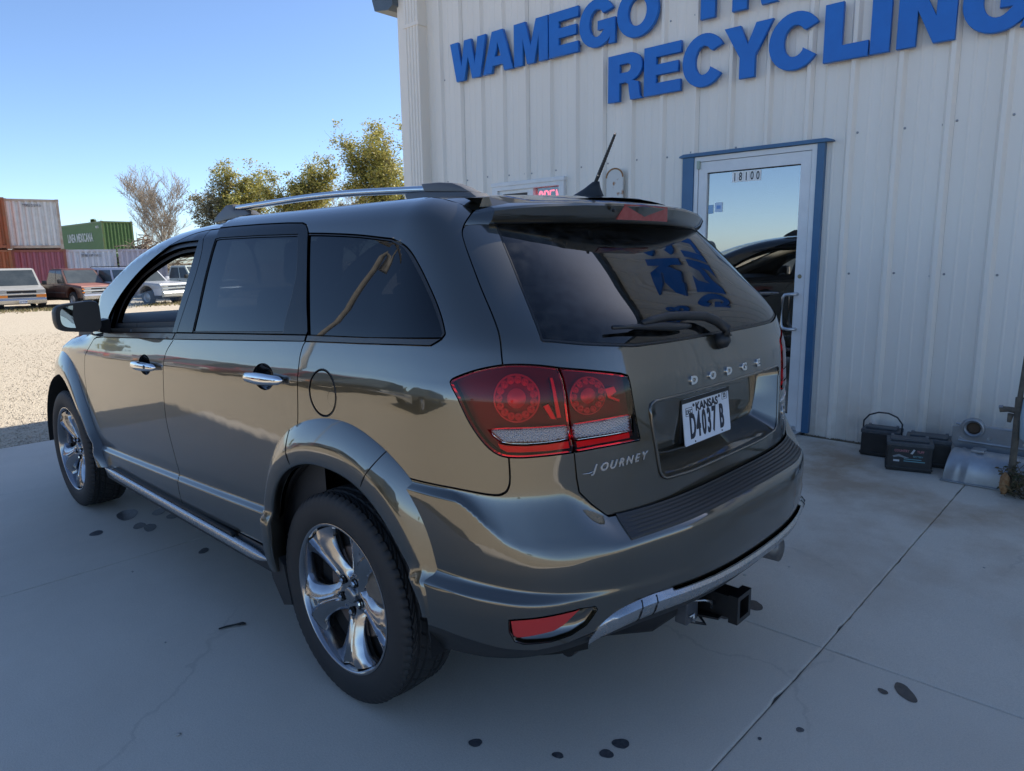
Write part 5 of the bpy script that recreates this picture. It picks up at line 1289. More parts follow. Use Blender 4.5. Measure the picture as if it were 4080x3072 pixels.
# ---- roof rails
for sgn in (-1, 1):
    yc = [1.30, 1.23, 1.03, .677, .377, .04, -.08]; zc_ = [1.702, 1.7045, 1.7075, 1.712, 1.7085, 1.695, 1.689]
    P = smooth_path(list(zip(yc, zc_)), 6); rr = 12; V = []
    for y, z in P:
        for j in range(rr):
            a = 2 * math.pi * j / rr; ca, sa = math.cos(a), math.sin(a); V.append((sgn * (.512 + .019 * math.copysign(abs(ca) ** .7, ca)), y, z + .0125 * math.copysign(abs(sa) ** .7, sa)))
    F = [(i * rr + j, i * rr + (j + 1) % rr, (i + 1) * rr + (j + 1) % rr, (i + 1) * rr + j) for i in range(len(P) - 1) for j in range(rr)] + [tuple(range(rr)), tuple(range((len(P) - 1) * rr, len(P) * rr))]
    me = mesh('roof_rail', V, F, mat('bright silver rail', (.66, .67, .68), .14, metal=1.0), True); bm = bmesh.new(); bm.from_mesh(me); bmesh.ops.recalc_face_normals(bm, faces=bm.faces); bm.to_mesh(me); bm.free(); me.polygons.foreach_set('use_smooth', [True] * len(me.polygons)); sharp_by_angle(me, 60)
    rail = put('roof_rail', me, CAR)
    def foot(poly, name, mt, x0, x1, lean=.02):
        k = len(poly); v = [(sgn * x1, y, z) for y, z in poly] + [(sgn * x0, y, z) for y, z in poly]
        v = [((x - sgn * lean * (z - 1.66) / .06 * (1 if abs(abs(x) - x1) < 1e-6 else -1)), y, z) for x, y, z in v]
        mb = MB(); mb.add(v, [tuple(range(k)), tuple(range(2 * k - 1, k - 1, -1))] + [(i, (i + 1) % k, k + (i + 1) % k, k + i) for i in range(k)])
        me = mb.me(name, mt); bm = bmesh.new(); bm.from_mesh(me); bmesh.ops.bevel(bm, geom=bm.edges[:], offset=.005, segments=2, profile=.6, affect='EDGES'); bm.to_mesh(me); bm.free(); me.polygons.foreach_set('use_smooth', [True] * len(me.polygons)); sharp_by_angle(me, 40); put(name, me, rail)
    foot([(-.01, 1.645), (.014, 1.681), (-.08, 1.680), (-.25, 1.668), (-.31, 1.664), (-.385, 1.622), (-.30, 1.625), (-.15, 1.640)], 'rail_foot', GREYP, .478, .546, .010)
    foot([(-.081, 1.6805), (-.062, 1.7075), (-.15, 1.7055), (-.215, 1.6985), (-.255, 1.686), (-.305, 1.6645), (-.25, 1.6685)], 'rail_cap', GREYP, .484, .540, .010)
    foot([(1.46, 1.648), (1.42, 1.680), (1.336, 1.720), (1.27, 1.722), (1.25, 1.694), (1.15, 1.690), (1.10, 1.668), (1.2, 1.66)], 'rail_foot', GREYP, .480, .544, .010)
# ---- aerial
mb = MB(); mb.smooth = True
secs_ = ((-.335, .075, .030, 1.672), (-.345, .060, .022, 1.684), (-.362, .035, .013, 1.702), (-.378, .014, .008, 1.722))
mb.add([(w * math.cos(2 * math.pi * k / 16), y + l * math.sin(2 * math.pi * k / 16), z) for (y, l, w, z) in secs_ for k in range(16)],
       [(i * 16 + k, i * 16 + (k + 1) % 16, (i + 1) * 16 + (k + 1) % 16, (i + 1) * 16 + k) for i in range(3) for k in range(16)] + [tuple(range(48, 64))])
an = mb.ob('aerial', BLACKP, CAR)
mb = MB(); mb.smooth = True; A0, A1 = Vector((0, -.372, 1.712)), Vector((0, -.457, 1.872))
pts = [A0.lerp(A1, k / 40) for k in range(41)]; mb.tube(pts, [.0068 - .0028 * k / 40 + (.0010 if k % 2 else 0) * (k > 6) for k in range(41)], 10); mb.ob('aerial_mast', BLACKP, an)
MB().tube([A0.lerp(A1, .19), A0.lerp(A1, .2)], .0074, 10).ob('aerial_collar', CHROME, an); MB().tube([A1, A1 + Vector((0, -.002, .004))], .0042, 8).ob('aerial_tip', CHROME, an)

# ---- door handles with their cups
for sgn in (-1, 1):
    for (u0, u1, zc_, dr_, lock) in ((1.823, 1.527, 1.006, 0, True), (.696, .430, 1.067, 1, False)):
        par = (fdoor if dr_ == 0 else rdoor)[0 if sgn < 0 else 1]
        um = (u0 + u1) / 2; Lh = abs(u0 - u1); tl_ = .047
        # dark dished cup behind the grip
        V = []; nn = 28; cu, cz_ = CUPS[dr_]
        for i, (q, d) in enumerate(((1.03, -.004), (.93, -.008), (.75, -.020), (.4, -.027), (.02, -.028))):
            for k in range(nn):
                a = 2 * math.pi * k / nn; P = body(cu + .072 * q * math.cos(a), cz_ + .044 * q * math.sin(a), d); V.append((P[0] if sgn < 0 else -P[0], P[1], P[2]))
        F = [(i * nn + k, i * nn + (k + 1) % nn, (i + 1) * nn + (k + 1) % nn, (i + 1) * nn + k) for i in range(4) for k in range(nn)]
        put('handle_cup', mesh('handle_cup', V, F, GLOSSB, True), par)
        V = []; nn = 20; rg = 12
        for i in range(nn + 1):
            t = i / nn; u = u0 + (u1 - u0) * t; z = zc_ + (-.009 + .018 * t) * .7; e = min(1, min(t, 1 - t) / .07); e = math.sqrt(max(.03, e))
            arch = .012 + .016 * math.sin(math.pi * t) ** .6
            for j in range(rg):
                a = 2 * math.pi * j / rg; P = body(u, z + .0185 * e * math.sin(a) * (1 - .15 * math.cos(2 * math.pi * t)), arch + .011 * e * math.cos(a)); V.append((P[0] if sgn < 0 else -P[0], P[1], P[2]))
        F = [(i * rg + j, i * rg + (j + 1) % rg, (i + 1) * rg + (j + 1) % rg, (i + 1) * rg + j) for i in range(nn) for j in range(rg)] + [tuple(range(rg)), tuple(range(nn * rg, (nn + 1) * rg))]
        me = mesh('door_handle', V, F, CHROME, True); bm = bmesh.new(); bm.from_mesh(me); bmesh.ops.recalc_face_normals(bm, faces=bm.faces); bm.to_mesh(me); bm.free(); put('door_handle', me, par)
        if lock:
            P = Vector(body(u1 + .075, zc_ + .004, .036)); P.x *= (1 if sgn < 0 else -1)
            MB().lathe([(-.004, .0002), (-.004, .006), (0, .0085), (.012, .0085)], 'x', 14, c=tuple(P)).ob('key_lock', GLOSSB, par)
# ---- door mirrors
for sgn in (-1, 1):
    mr_ = MB(); mr_.smooth = True
    ring = 28; V = []
    secs = [(1.958, 0.0), (1.958, 1.0), (1.972, 1.045), (2.00, 1.04), (2.05, .93), (2.09, .70), (2.11, .35), (2.115, .02)]
    cx, cz = -1.022, 1.212; hw_, hh_ = .093, .069
    for y, s in secs:
        for k in range(ring):
            a = 2 * math.pi * k / ring; ca, sa = math.cos(a), math.sin(a)
            X = math.copysign(abs(ca) ** .42, ca) * hw_ * s; Z = math.copysign(abs(sa) ** .45, sa) * hh_ * s
            Z += .010 * (X / hw_) * (1 if Z > 0 else -.9)
            V.append((sgn * -1 * (cx + X) if sgn > 0 else cx + X, y + (X + .09) * -.12, cz + Z))
    F = [(i * ring + k, i * ring + (k + 1) % ring, (i + 1) * ring + (k + 1) % ring, (i + 1) * ring + k) for i in range(len(secs) - 1) for k in range(ring)]
    mr_.add(V, F); mo = mr_.ob('door_mirror', BLACKP, CAR, auto=40)
    V = []
    for s in (1.0, .0):
        for k in range(ring):
            a = 2 * math.pi * k / ring; ca, sa = math.cos(a), math.sin(a)
            X = math.copysign(abs(ca) ** .45, ca) * (hw_ - .017) * s; Z = math.copysign(abs(sa) ** .5, sa) * (hh_ - .013) * s + .004
            Z += .010 * (X / hw_) * (1 if Z > 0 else -.9) * s
            V.append((-sgn * (cx + X) * -1 * -1 if sgn > 0 else cx + X, 1.953 + (X + .09) * -.035 - .0012 + .0008 * (1 - s), cz + Z))
    F = [(k, (k + 1) % ring, ring + (k + 1) % ring, ring + k) for k in range(ring)]
    put('mirror_glass', mesh('mirror_glass', V, F, mat('mirror silver', (.80, .82, .83), .02, metal=1.0, bump=.0), True), mo)
    MB().add([(sgn * x, y, z) for x, y, z in [(.93, 1.97, 1.185), (.93, 2.04, 1.185), (.87, 2.10, 1.19), (.87, 2.0, 1.19), (.93, 1.97, 1.13), (.93, 2.04, 1.13), (.87, 2.10, 1.115), (.87, 2.0, 1.115)]], [(0, 1, 2, 3), (4, 7, 6, 5), (0, 4, 5, 1), (1, 5, 6, 2), (2, 6, 7, 3), (3, 7, 4, 0)]).ob('mirror_arm', BLACKP, mo)
# ---- rear wiper
mb = MB(); mb.smooth = True
def onglass(x, z, off):
    # point on the tail at lateral x (found by angle) and height z
    lo, hi = .3, math.pi - .3
    for _ in range(40):
        m_ = (lo + hi) / 2
        if body(-m_, z)[0] < x: lo = m_
        else: hi = m_
    return Vector(body(-lo, z, off))
wp = [onglass(*q) for q in WIPER_ARM]
mb.tube(wp, WIPER_R, 10, squash=1.0); wi = mb.ob('wiper', BLACKP, gate)
mb = MB(); mb.smooth = True; bl_ = [onglass(*q) for q in WIPER_BLADE]; mb.tube(bl_, [.006, .006, .009, .013, .013, .009, .006], 8); mb.ob('wiper_blade', RUBBER, wi)
mb = MB(); mb.smooth = True; p0 = onglass(*WIPER_PIVOT); mb.tube([p0 + Vector((0, .03, -.008)), p0, p0 + Vector((0, -.012, .004))], [.026, .024, .012], 16); mb.ob('wiper_pivot', BLACKP, wi)

# ---- number plate
plate = empty('number_plate', (0, 0, 0)); plate.parent = gate
PM = Matrix.Translation((0, -.8318, .9448)) @ Matrix.Rotation(math.pi / 2 - .1197, 4, 'X')     # local x right, y up, z out of the plate
def rrect(w, h, r, n=6):
    out = []
    for cx, cy, a0 in ((w - r, h - r, 0), (-w + r, h - r, 90), (-w + r, -h + r, 180), (w - r, -h + r, 270)):
        out += [(cx + r * math.cos(R(a0 + 90 * k / n)), cy + r * math.sin(R(a0 + 90 * k / n))) for k in range(n + 1)]
    return out
pw = mat('plate white', (.72, .76, .82), .35, var=.25, vscale=25, var_col=(.60, .66, .76)); pk = mat('plate navy print', (.010, .014, .028), .45)
me = curve_mesh('plate_face', [rrect(.1524, .0762, .012)], pw, .0018, .0006); me.transform(PM); put('plate_face', me, plate)
def ptext(txt, x, y, size, sx, off=0.0, m=pk, align='CENTER', name='plate_print', dz=.0038, dep=.0003):
    me = text_mesh(name, txt, m, size, dep, offset=off, sx=sx, align=align); me.transform(PM @ Matrix.Translation((x, y, dz))); put(name, me, plate)
for ch, x in zip('D4037B', (-.100, -.0635, -.027, .0065, .040, .092)): ptext(ch, x, -.052, .112, .46, .0028, dep=.0009)
ptext('KANSAS', .0, .030, .036, 1.12, .0015)
ptext('DEC', -.116, .026, .020, .95, .0004); ptext('23', .122, .044, .019, 1.0, .0006)
fr_ = [rrect(.020, .013, .003), rrect(.0186, .0116, .0025)]
for x, y, w, h in ((-.116, .033, .021, .0135), (.122, .049, .018, .0115)):
    me = curve_mesh('sticker_box', [[(x + a * w / .020, y + b * h / .013) for a, b in q] for q in fr_], pk, .0003); me.transform(PM @ Matrix.Translation((0, 0, .0036))); put('sticker_box', me, plate)
for x, y in ((-.086, .050), (.085, .054), (-.09, -.066), (.09, -.064)):
    mb = MB(); mb.M = PM; mb.lathe([(.0035, .0055 if y > 0 else .0035), (.0060, .004 if y > 0 else .002), (.0062, .0002)], 'z', 10, c=(x, y, 0)); mb.ob('plate_bolt', mat('bolt dark', (.08, .085, .10), .4, metal=.6), plate)
ptext('TREGO', .118, -.066, .008, 1.2, .0002) if False else None
mb = MB(); mb.box(-.16, .16, -.828, -.818, .87, 1.02); mb.ob('plate_backing', BLACKP, gate)

# ---- tailgate lettering
LET = mat('bright badge chrome', (.80, .80, .79), .12, metal=1.0)
def badge(txt, u, z, size, sx, depth, off=0.0, shear=0.0, rot=0.0, name='badge_letter', m=LET, par=gate):
    me = text_mesh(name, txt, m, size, depth, bev=.0006, offset=off, sx=sx, shear=shear)
    n_ = nrm(body, u, z); P = Vector(body(u, z, -.001)); xa = Vector((0, 0, 1)).cross(n_).normalized(); ya = n_.cross(xa)
    M_ = Matrix(((xa.x, ya.x, n_.x, P.x), (xa.y, ya.y, n_.y, P.y), (xa.z, ya.z, n_.z, P.z), (0, 0, 0, 1)))
    me.transform(M_ @ Matrix.Rotation(rot, 4, 'Z')); return put(name, me, par)
def th_for(x, z):
    lo, hi = .02, math.pi - .02
    for _ in range(50):
        m_ = (lo + hi) / 2
        if body(-m_, z)[0] < x: lo = m_
        else: hi = m_
    return -lo
for ch, x in zip('DODGE', (-.217, -.108, .0, .108, .217)): badge(ch, th_for(x, 1.087), 1.0905, .032, 1.5, .0032, .0012)
for k, ch in enumerate('JOURNEY'): badge(ch, th_for(-.622 + .0268 * k, .91), .9015 + .0016 * k, .030, 1.0, .0018, .0007, shear=.35, m=SATIN)
sw = MB(); sw.smooth = True; sw.tube([body(th_for(-.652, .90), .9015, .002), body(th_for(-.635, .90), .9015, .002), body(th_for(-.622, .90), .906, .002)], [.001, .002, .0015], 6); sw.ob('badge_letter', SATIN, gate)
for k, ch in enumerate('CROSSROAD'): badge(ch, th_for(.462 + .0165 * k, .925), .921 + .001 * k, .019, .95, .0014, .0004, shear=.3, m=LET)
# round crest with a ram-head like outline below it
def crest():
    u = th_for(.505, .882); n_ = nrm(body, u, .882); P = Vector(body(u, .882, .0)); xa = Vector((0, 0, 1)).cross(n_).normalized(); ya = n_.cross(xa)
    M_ = Matrix(((xa.x, ya.x, n_.x, P.x), (xa.y, ya.y, n_.y, P.y), (xa.z, ya.z, n_.z, P.z), (0, 0, 0, 1)))
    def c(sp):
        me = curve_mesh('crest_stroke', sp, LET, .0012, .0003); me.transform(M_ @ Matrix.Translation((0, -.004, 0))); put('crest_stroke', me, gate)
    c([ell(0, .004, .034, .030, R(-15), R(195), 20) + ell(0, .002, .026, .022, R(195), R(-15), 20)])
    c([[(-.022, -.010), (.022, -.010), (.018, -.017), (-.018, -.017)]]); c([[(-.014, -.022), (.014, -.022), (.010, -.030), (-.010, -.030)]])
    c([ell(0, .006, .014, .007, 0, TAU * .96, 16)])
crest()

# ---- tow hitch, exhaust
HIT = mat('hitch black paint', (.007, .007, .008), .35, var=.4, vscale=20, var_col=(.022, .017, .013))
hx = .0
mb = MB(); q = .038; t_ = .0070
def tubebox(y0, y1, h, t):
    for (a, b, c, d) in ((-h, h, h - t, h), (-h, h, -h, -h + t), (-h, -h + t, -h + t, h - t), (h - t, h, -h + t, h - t)): mb.box(hx + a, hx + b, y0, y1, HZ + c, HZ + d)
HZ = .326
tubebox(-.965, -.70, q, t_); tubebox(-.990, -.958, q + .010, .0165)
hi = mb.ob('tow_hitch', HIT, CAR)
MB().tube([(-.62, -.74, .36), (.62, -.74, .36)], .032, 14).ob('hitch_bar', HIT, hi)
mb = MB(); mb.prism([(-.13, -.72), (.13, -.72), (.06, -.93), (-.06, -.93)], 'z', HZ - q - .0075, HZ - q - .0005); mb.ob('chain_plate', HIT, hi)
for s in (-1, 1): MB().tube([(s * .09, -.80, HZ - q - .008), (s * .11, -.85, HZ - q - .02), (s * .09, -.90, HZ - q - .02), (s * .065, -.86, HZ - q - .008)], .0055, 8).ob('chain_loop', HIT, hi)
MB().tube([(-.0385, -.90, HZ), (-.036, -.90, HZ)], .009, 12).ob('pin_hole', SHELL, hi)
mb = MB(); mb.box(-.150, -.075, -.865, -.82, HZ - .055, HZ + .022, .006); mb.ob('wiring_socket', mat('socket grey', (.09, .092, .10), .4, var=.5, vscale=30), hi)
mb = MB(); mb.smooth = True; mb.tube([(-.13, -.87, HZ + .03), (-.11, -.90, HZ + .035), (-.075, -.91, HZ + .02), (-.06, -.905, HZ - .01)], .0045, 8); mb.ob('wiring_clip', SATIN, hi)
mb = MB(); mb.smooth = True; mb.tube([(-.16, -.88, HZ - .012), (-.145, -.885, HZ - .005), (-.15, -.89, HZ - .03)], .006, 8); mb.ob('wiring_clip', SATIN, hi)
mb = MB(); mb.smooth = True; mb.tube([(-.52, -.60, .37), (-.46, -.68, .365), (-.28, -.80, .355), (-.20, -.84, .352)], [.03, .062, .062, .03], 20); mb.ob('silencer', mat('silencer black', (.006, .006, .007), .65), CAR)
mb = MB(); mb.smooth = True; mb.tube([(.42, -.55, .36), (.42, -.93, .37)], .045, 14); mb.ob('exhaust_tip', mat('dull exhaust', (.22, .21, .20), .4, metal=.8, var=.6, vscale=50), CAR)

# ---- cabin
SEAT = mat('charcoal seat cloth', (.06, .058, .055), .9); LINER = mat('headliner grey', (.30, .29, .27), .9)
def seat(x, y, name):
    mb = MB(); mb.smooth = True
    mb.box(x - .25, x + .25, y - .26, y + .28, .60, .78, .05); s = mb.ob(name, SEAT, CAR, auto=40)
    mb = MB(); mb.M = Matrix.Translation((x, y - .24, .76)) @ Matrix.Rotation(R(-16), 4, 'X') @ Matrix.Identity(4); mb.M = Matrix.Translation((x, y - .24, .74)) @ Matrix.Rotation(R(14), 4, 'X')
    mb.box(-.24, .24, -.07, .07, 0, .62, .05); mb.ob('seat_back', SEAT, s, auto=40)
    mb = MB(); mb.M = Matrix.Translation((x, y - .40, 1.36)) @ Matrix.Rotation(R(10), 4, 'X'); mb.box(-.13, .13, -.05, .05, 0, .19, .04); mb.ob('headrest', SEAT, s, auto=40)
seat(-.37, 1.30, 'seat'); seat(.37, 1.30, 'seat'); seat(-.40, .45, 'seat'); seat(.40, .45, 'seat'); seat(0, .45, 'seat')
mb = MB(); mb.smooth = True
mb.prism([(1.98, .80), (1.95, 1.02), (1.97, 1.11), (2.06, 1.165), (2.25, 1.185), (2.60, 1.175), (2.80, 1.12), (2.85, 1.02), (2.85, .8)], 'x', -.79, .79); mb.ob('dashboard', DASH, CAR, auto=35)
mb = MB(); mb.smooth = True; mb.M = Matrix.Translation((-.37, 1.86, 1.02)) @ Matrix.Rotation(R(24), 4, 'X'); mb.tube([(.185 * math.cos(2 * math.pi * k / 24), 0, .185 * math.sin(2 * math.pi * k / 24)) for k in range(25)], .015, 8, cap=False); mb.box(-.17, .17, -.012, .012, -.02, .03); mb.box(-.08, .08, -.03, .02, -.06, .06, .01); mb.ob('steering_wheel', DASH, CAR)
MB().box(-.70, -.62, 1.93, 1.965, 1.02, 1.07, .008).ob('air_vent', GLOSSB, CAR)
MB().box(-.80, .80, -.55, 2.5, .40, .46).ob('cabin_floor', SHELL, CAR)
# headliner and the beige lining of the windscreen pillars
v = []; ys = [-.35, 0, .4, .8, 1.2, 1.45]
for y in ys:
    for i in range(9): s = -1 + i / 4; v.append((s * .66, y + .14 * (1 - s * s) * sstep((y - .3) / 1.1), 1.585 + .03 * (1 - s * s) - roof_drop(y)))
put('headliner', mesh('headliner', v, [(j * 9 + i, j * 9 + i + 1, (j + 1) * 9 + i + 1, (j + 1) * 9 + i) for j in range(5) for i in range(8)], LINER, True), CAR)
for sgn in (-1, 1):
    V = []; ys = [1.12 + .08 * k for k in range(18)]
    for y in ys:
        z = min(1.60, 1.640 - roof_drop(y + .02)); w = CW(y, max(1.11, z - .06))
        for (dx, dz) in ((-.060, -.112), (-.105, -.085), (-.13, -.03), (-.105, .0)): V.append((sgn * (w + dx), y + .03, z + dz))
    put('pillar_trim', mesh('pillar_trim', V, [(j * 4 + i, j * 4 + i + 1, (j + 1) * 4 + i + 1, (j + 1) * 4 + i) for j in range(17) for i in range(3)], BEIGE, True), CAR)
    # inner faces of the doors
    me = mesh('door_lining', *shell_grid([.35 + .1 * k for k in range(21)], lambda u: .45, lambda u: bt(u) - .01, off=-.075, nz=4), DASH)
    if sgn > 0: me.transform(Matrix.Diagonal((-1, 1, 1, 1)))
    put('door_lining', me, CAR)
    for ua, ub in ((1.20, 1.34), (.36, .47)):
        V = [(sgn * (-body(u, z, o)[0]), Y0 + u, z) for u in (ua, ub) for z in (1.12, 1.3, 1.45, 1.58) for o in (-.035, -.08)]
        put('pillar_lining', mesh('pillar_lining', V, [(2 * k, 2 * k + 2, 2 * k + 10, 2 * k + 8) for k in range(3)] + [(2 * k + 1, 2 * k + 9, 2 * k + 11, 2 * k + 3) for k in range(3)] + [(2 * k, 2 * k + 1, 2 * k + 3, 2 * k + 2) for k in range(3)] + [(2 * k + 8, 2 * k + 10, 2 * k + 11, 2 * k + 9) for k in range(3)], SHELL), CAR)

# ================================================================== the yard beyond
def at(az, D): return (CAM_POS.x + D * math.sin(R(az)), CAM_POS.y + D * math.cos(R(az)))
def face_cam(x, y): return math.atan2(CAM_POS.y - y, CAM_POS.x - x)          # heading angle from a place towards the viewer
RUST = (.20, .085, .035)
def corr_material(name, col, rust=.35):
    return mat(name, col, .55, var=rust, vscale=3.2, var_col=RUST, detail=10)
def container(name, L, label, loc, heading, col, top=False, rust=.3, text=None, group='shipping containers stacked behind the parked trucks', tilt=0.0, frame_col=None, door=False):
    """20 or 40 foot steel box; local +x is the end wall's outward direction, the box runs towards -x"""
    W_, H_ = 2.438, 2.591
    c = empty(name, loc, heading, label, 'container', group)
    if tilt: c.rotation_euler = (0, tilt, heading)
    skin = corr_material('container ' + name + str(col), col, rust); fm = corr_material('container frame ' + str(frame_col or col), frame_col or col, min(1, rust + .35))
    fr = MB()
    for y in (-W_ / 2, W_ / 2 - .12):
        for x in (-L, -.12): fr.box(x, x + .12, y, y + .12, 0, H_)
    for z0, z1 in ((0.05, .19), (H_ - .13, H_ - .01)):
        fr.box(-.11, -.01, -W_ / 2 + .12, W_ / 2 - .12, z0, z1); fr.box(-L + .01, -L + .11, -W_ / 2 + .12, W_ / 2 - .12, z0, z1)
        fr.box(-L + .12, -.12, -W_ / 2 + .01, -W_ / 2 + .09, z0, z1); fr.box(-L + .12, -.12, W_ / 2 - .09, W_ / 2 - .01, z0, z1)
    for y in (-W_ / 2 - .01, W_ / 2 - .15):
        for x in (-L - .01, -.15):
            for z in (0, H_ - .12): fr.box(x, x + .16, y, y + .16, z, z + .125)
    fr.ob('corner_frame', fm, c)
    def corr(p0, d, n, z0, z1, out, nm, depth=.045, k=None):
        """corrugated wall from p0 along d, n waves"""
        v = []; ln = Vector(d).length; dn = Vector(d) / ln; o = Vector(out); prof = []
        for i in range(n):
            a = i / n; st = 1 / n
            for q, h in ((0, 0), (.28, 0), (.5, -depth), (.78, -depth)): prof.append((a + q * st, h))
        prof.append((1, 0))
        for t, h in prof:
            p = Vector(p0) + Vector(d) * t + o * h; v += [(p.x, p.y, z0), (p.x, p.y, z1)]
        f = [(2 * i, 2 * i + 2, 2 * i + 3, 2 * i + 1) for i in range(len(prof) - 1)]
        put(nm, mesh(nm, v, f, skin), c)
    corr((-.02, -W_ / 2 + .12, 0), (0, W_ - .24, 0), 8, .19, H_ - .13, (1, 0, 0), 'end_wall', .085)
    corr((-.12, W_ / 2 - .02, 0), (-L + .24, 0, 0), int((L - .2) / .28), .19, H_ - .13, (0, 1, 0), 'side_wall', .036)
    corr((-.12, -W_ / 2 + .02, 0), (-L + .24, 0, 0), int((L - .2) / .28), .19, H_ - .13, (0, -1, 0), 'side_wall', .036)
    MB().box(-L + .05, -.05, -W_ / 2 + .05, W_ / 2 - .05, H_ - .05, H_ - .02).ob('roof', skin, c); MB().box(-L + .05, -.05, -W_ / 2 + .05, W_ / 2 - .05, .12, .16).ob('floor', fm, c)
    if text:
        for (txt, pos, rot, size, colr) in text:
            m_ = mat('container paint ' + colr, (.62, .63, .60) if colr == 'white' else (.03, .03, .04), .6, var=.5, vscale=5, var_col=col)
            me = text_mesh('lettering', txt, m_, size, .004, offset=size * .035, sx=.82); me.transform(Matrix.Translation(pos) @ rot); put('lettering', me, c)
    return c
CB = -.37
rowh = 0.0
end_txt = lambda t: [(t, (.004, 0, 2.20), Matrix.Rotation(math.pi / 2, 4, 'Z') @ Matrix.Rotation(math.pi / 2, 4, 'X'), .17, 'black')]
def row_spot(az, D=46.0): return at(az, D)
hd0 = math.atan2(-math.cos(R(15)), -math.sin(R(15)))
def place(name, label, az, z, col, D=46.0, L=6.06, dh=0.0, **k):
    x, y = at(az, D); return container(name, L, label, (x, y, z), face_cam(x, y) + dh, col, **k)
place('shipping_container', 'rust orange container at the left picture edge, bottom of the stack', 10.47, CB, (.36, .10, .04), D=45.4, rust=.5)
place('shipping_container', 'rust orange container at the left picture edge, top of the stack', 10.45, CB + 2.62, (.34, .09, .035), D=45.4, rust=.5)
place('shipping_container', 'mauve container with rusty frame under the tall white one', 13.52, CB, (.30, .10, .14), rust=.25, frame_col=(.24, .075, .06))
place('shipping_container', 'dirty white container with rust specks, top of the stack', 13.45, CB + 2.62, (.62, .63, .62), rust=.16, frame_col=(.46, .40, .33), text=end_txt('TEXU 2 294 0'))
place('shipping_container', 'pale blue white container with tree shadows, right of the mauve one', 16.50, CB, (.50, .55, .62), D=46.3, rust=.12, text=end_txt('JENU 157 190 2'))
place('shipping_container', 'lavender grey container behind the car roof, right end of the row', 19.65, CB, (.42, .42, .50), D=46.3, rust=.15, L=6.06)
gx, gy = at(17.22, 69); hx2, hy2 = at(19.33, 69.6)
g_end = Vector(((gx + hx2) / 2, (gy + hy2) / 2)); ed = Vector((hx2 - gx, hy2 - gy)).normalized()
g_head = math.atan2(-ed.x, ed.y) if False else math.atan2(-math.cos(R(26)), -math.sin(R(26)) * -1) 
# the green one lies askew: its end wall looks slightly right of the viewer, its long side shows on the left
gh = math.atan2(-1.0, .02)
gc = container('shipping_container', 12.19, 'green container with white lettering on its side, lying askew behind the stack', (g_end.x, g_end.y, 2.30), gh, (.085, .17, .055), rust=.06, tilt=0.0,
    text=[('LINEA MEXICANA', (-5.6, -1.214, 1.02), Matrix.Rotation(0, 4, 'Z') @ Matrix.Rotation(math.pi / 2, 4, 'X'), .98, 'white'), ('MEX 22', (-1.1, -1.214, 2.05), Matrix.Rotation(math.pi / 2, 4, 'X'), .26, 'white')])
x, y = g_end.x, g_end.y
container('shipping_container', 12.19, 'green container standing on the ground below the lettered green one', (x, y, -.31), gh, (.08, .15, .055), rust=.1)

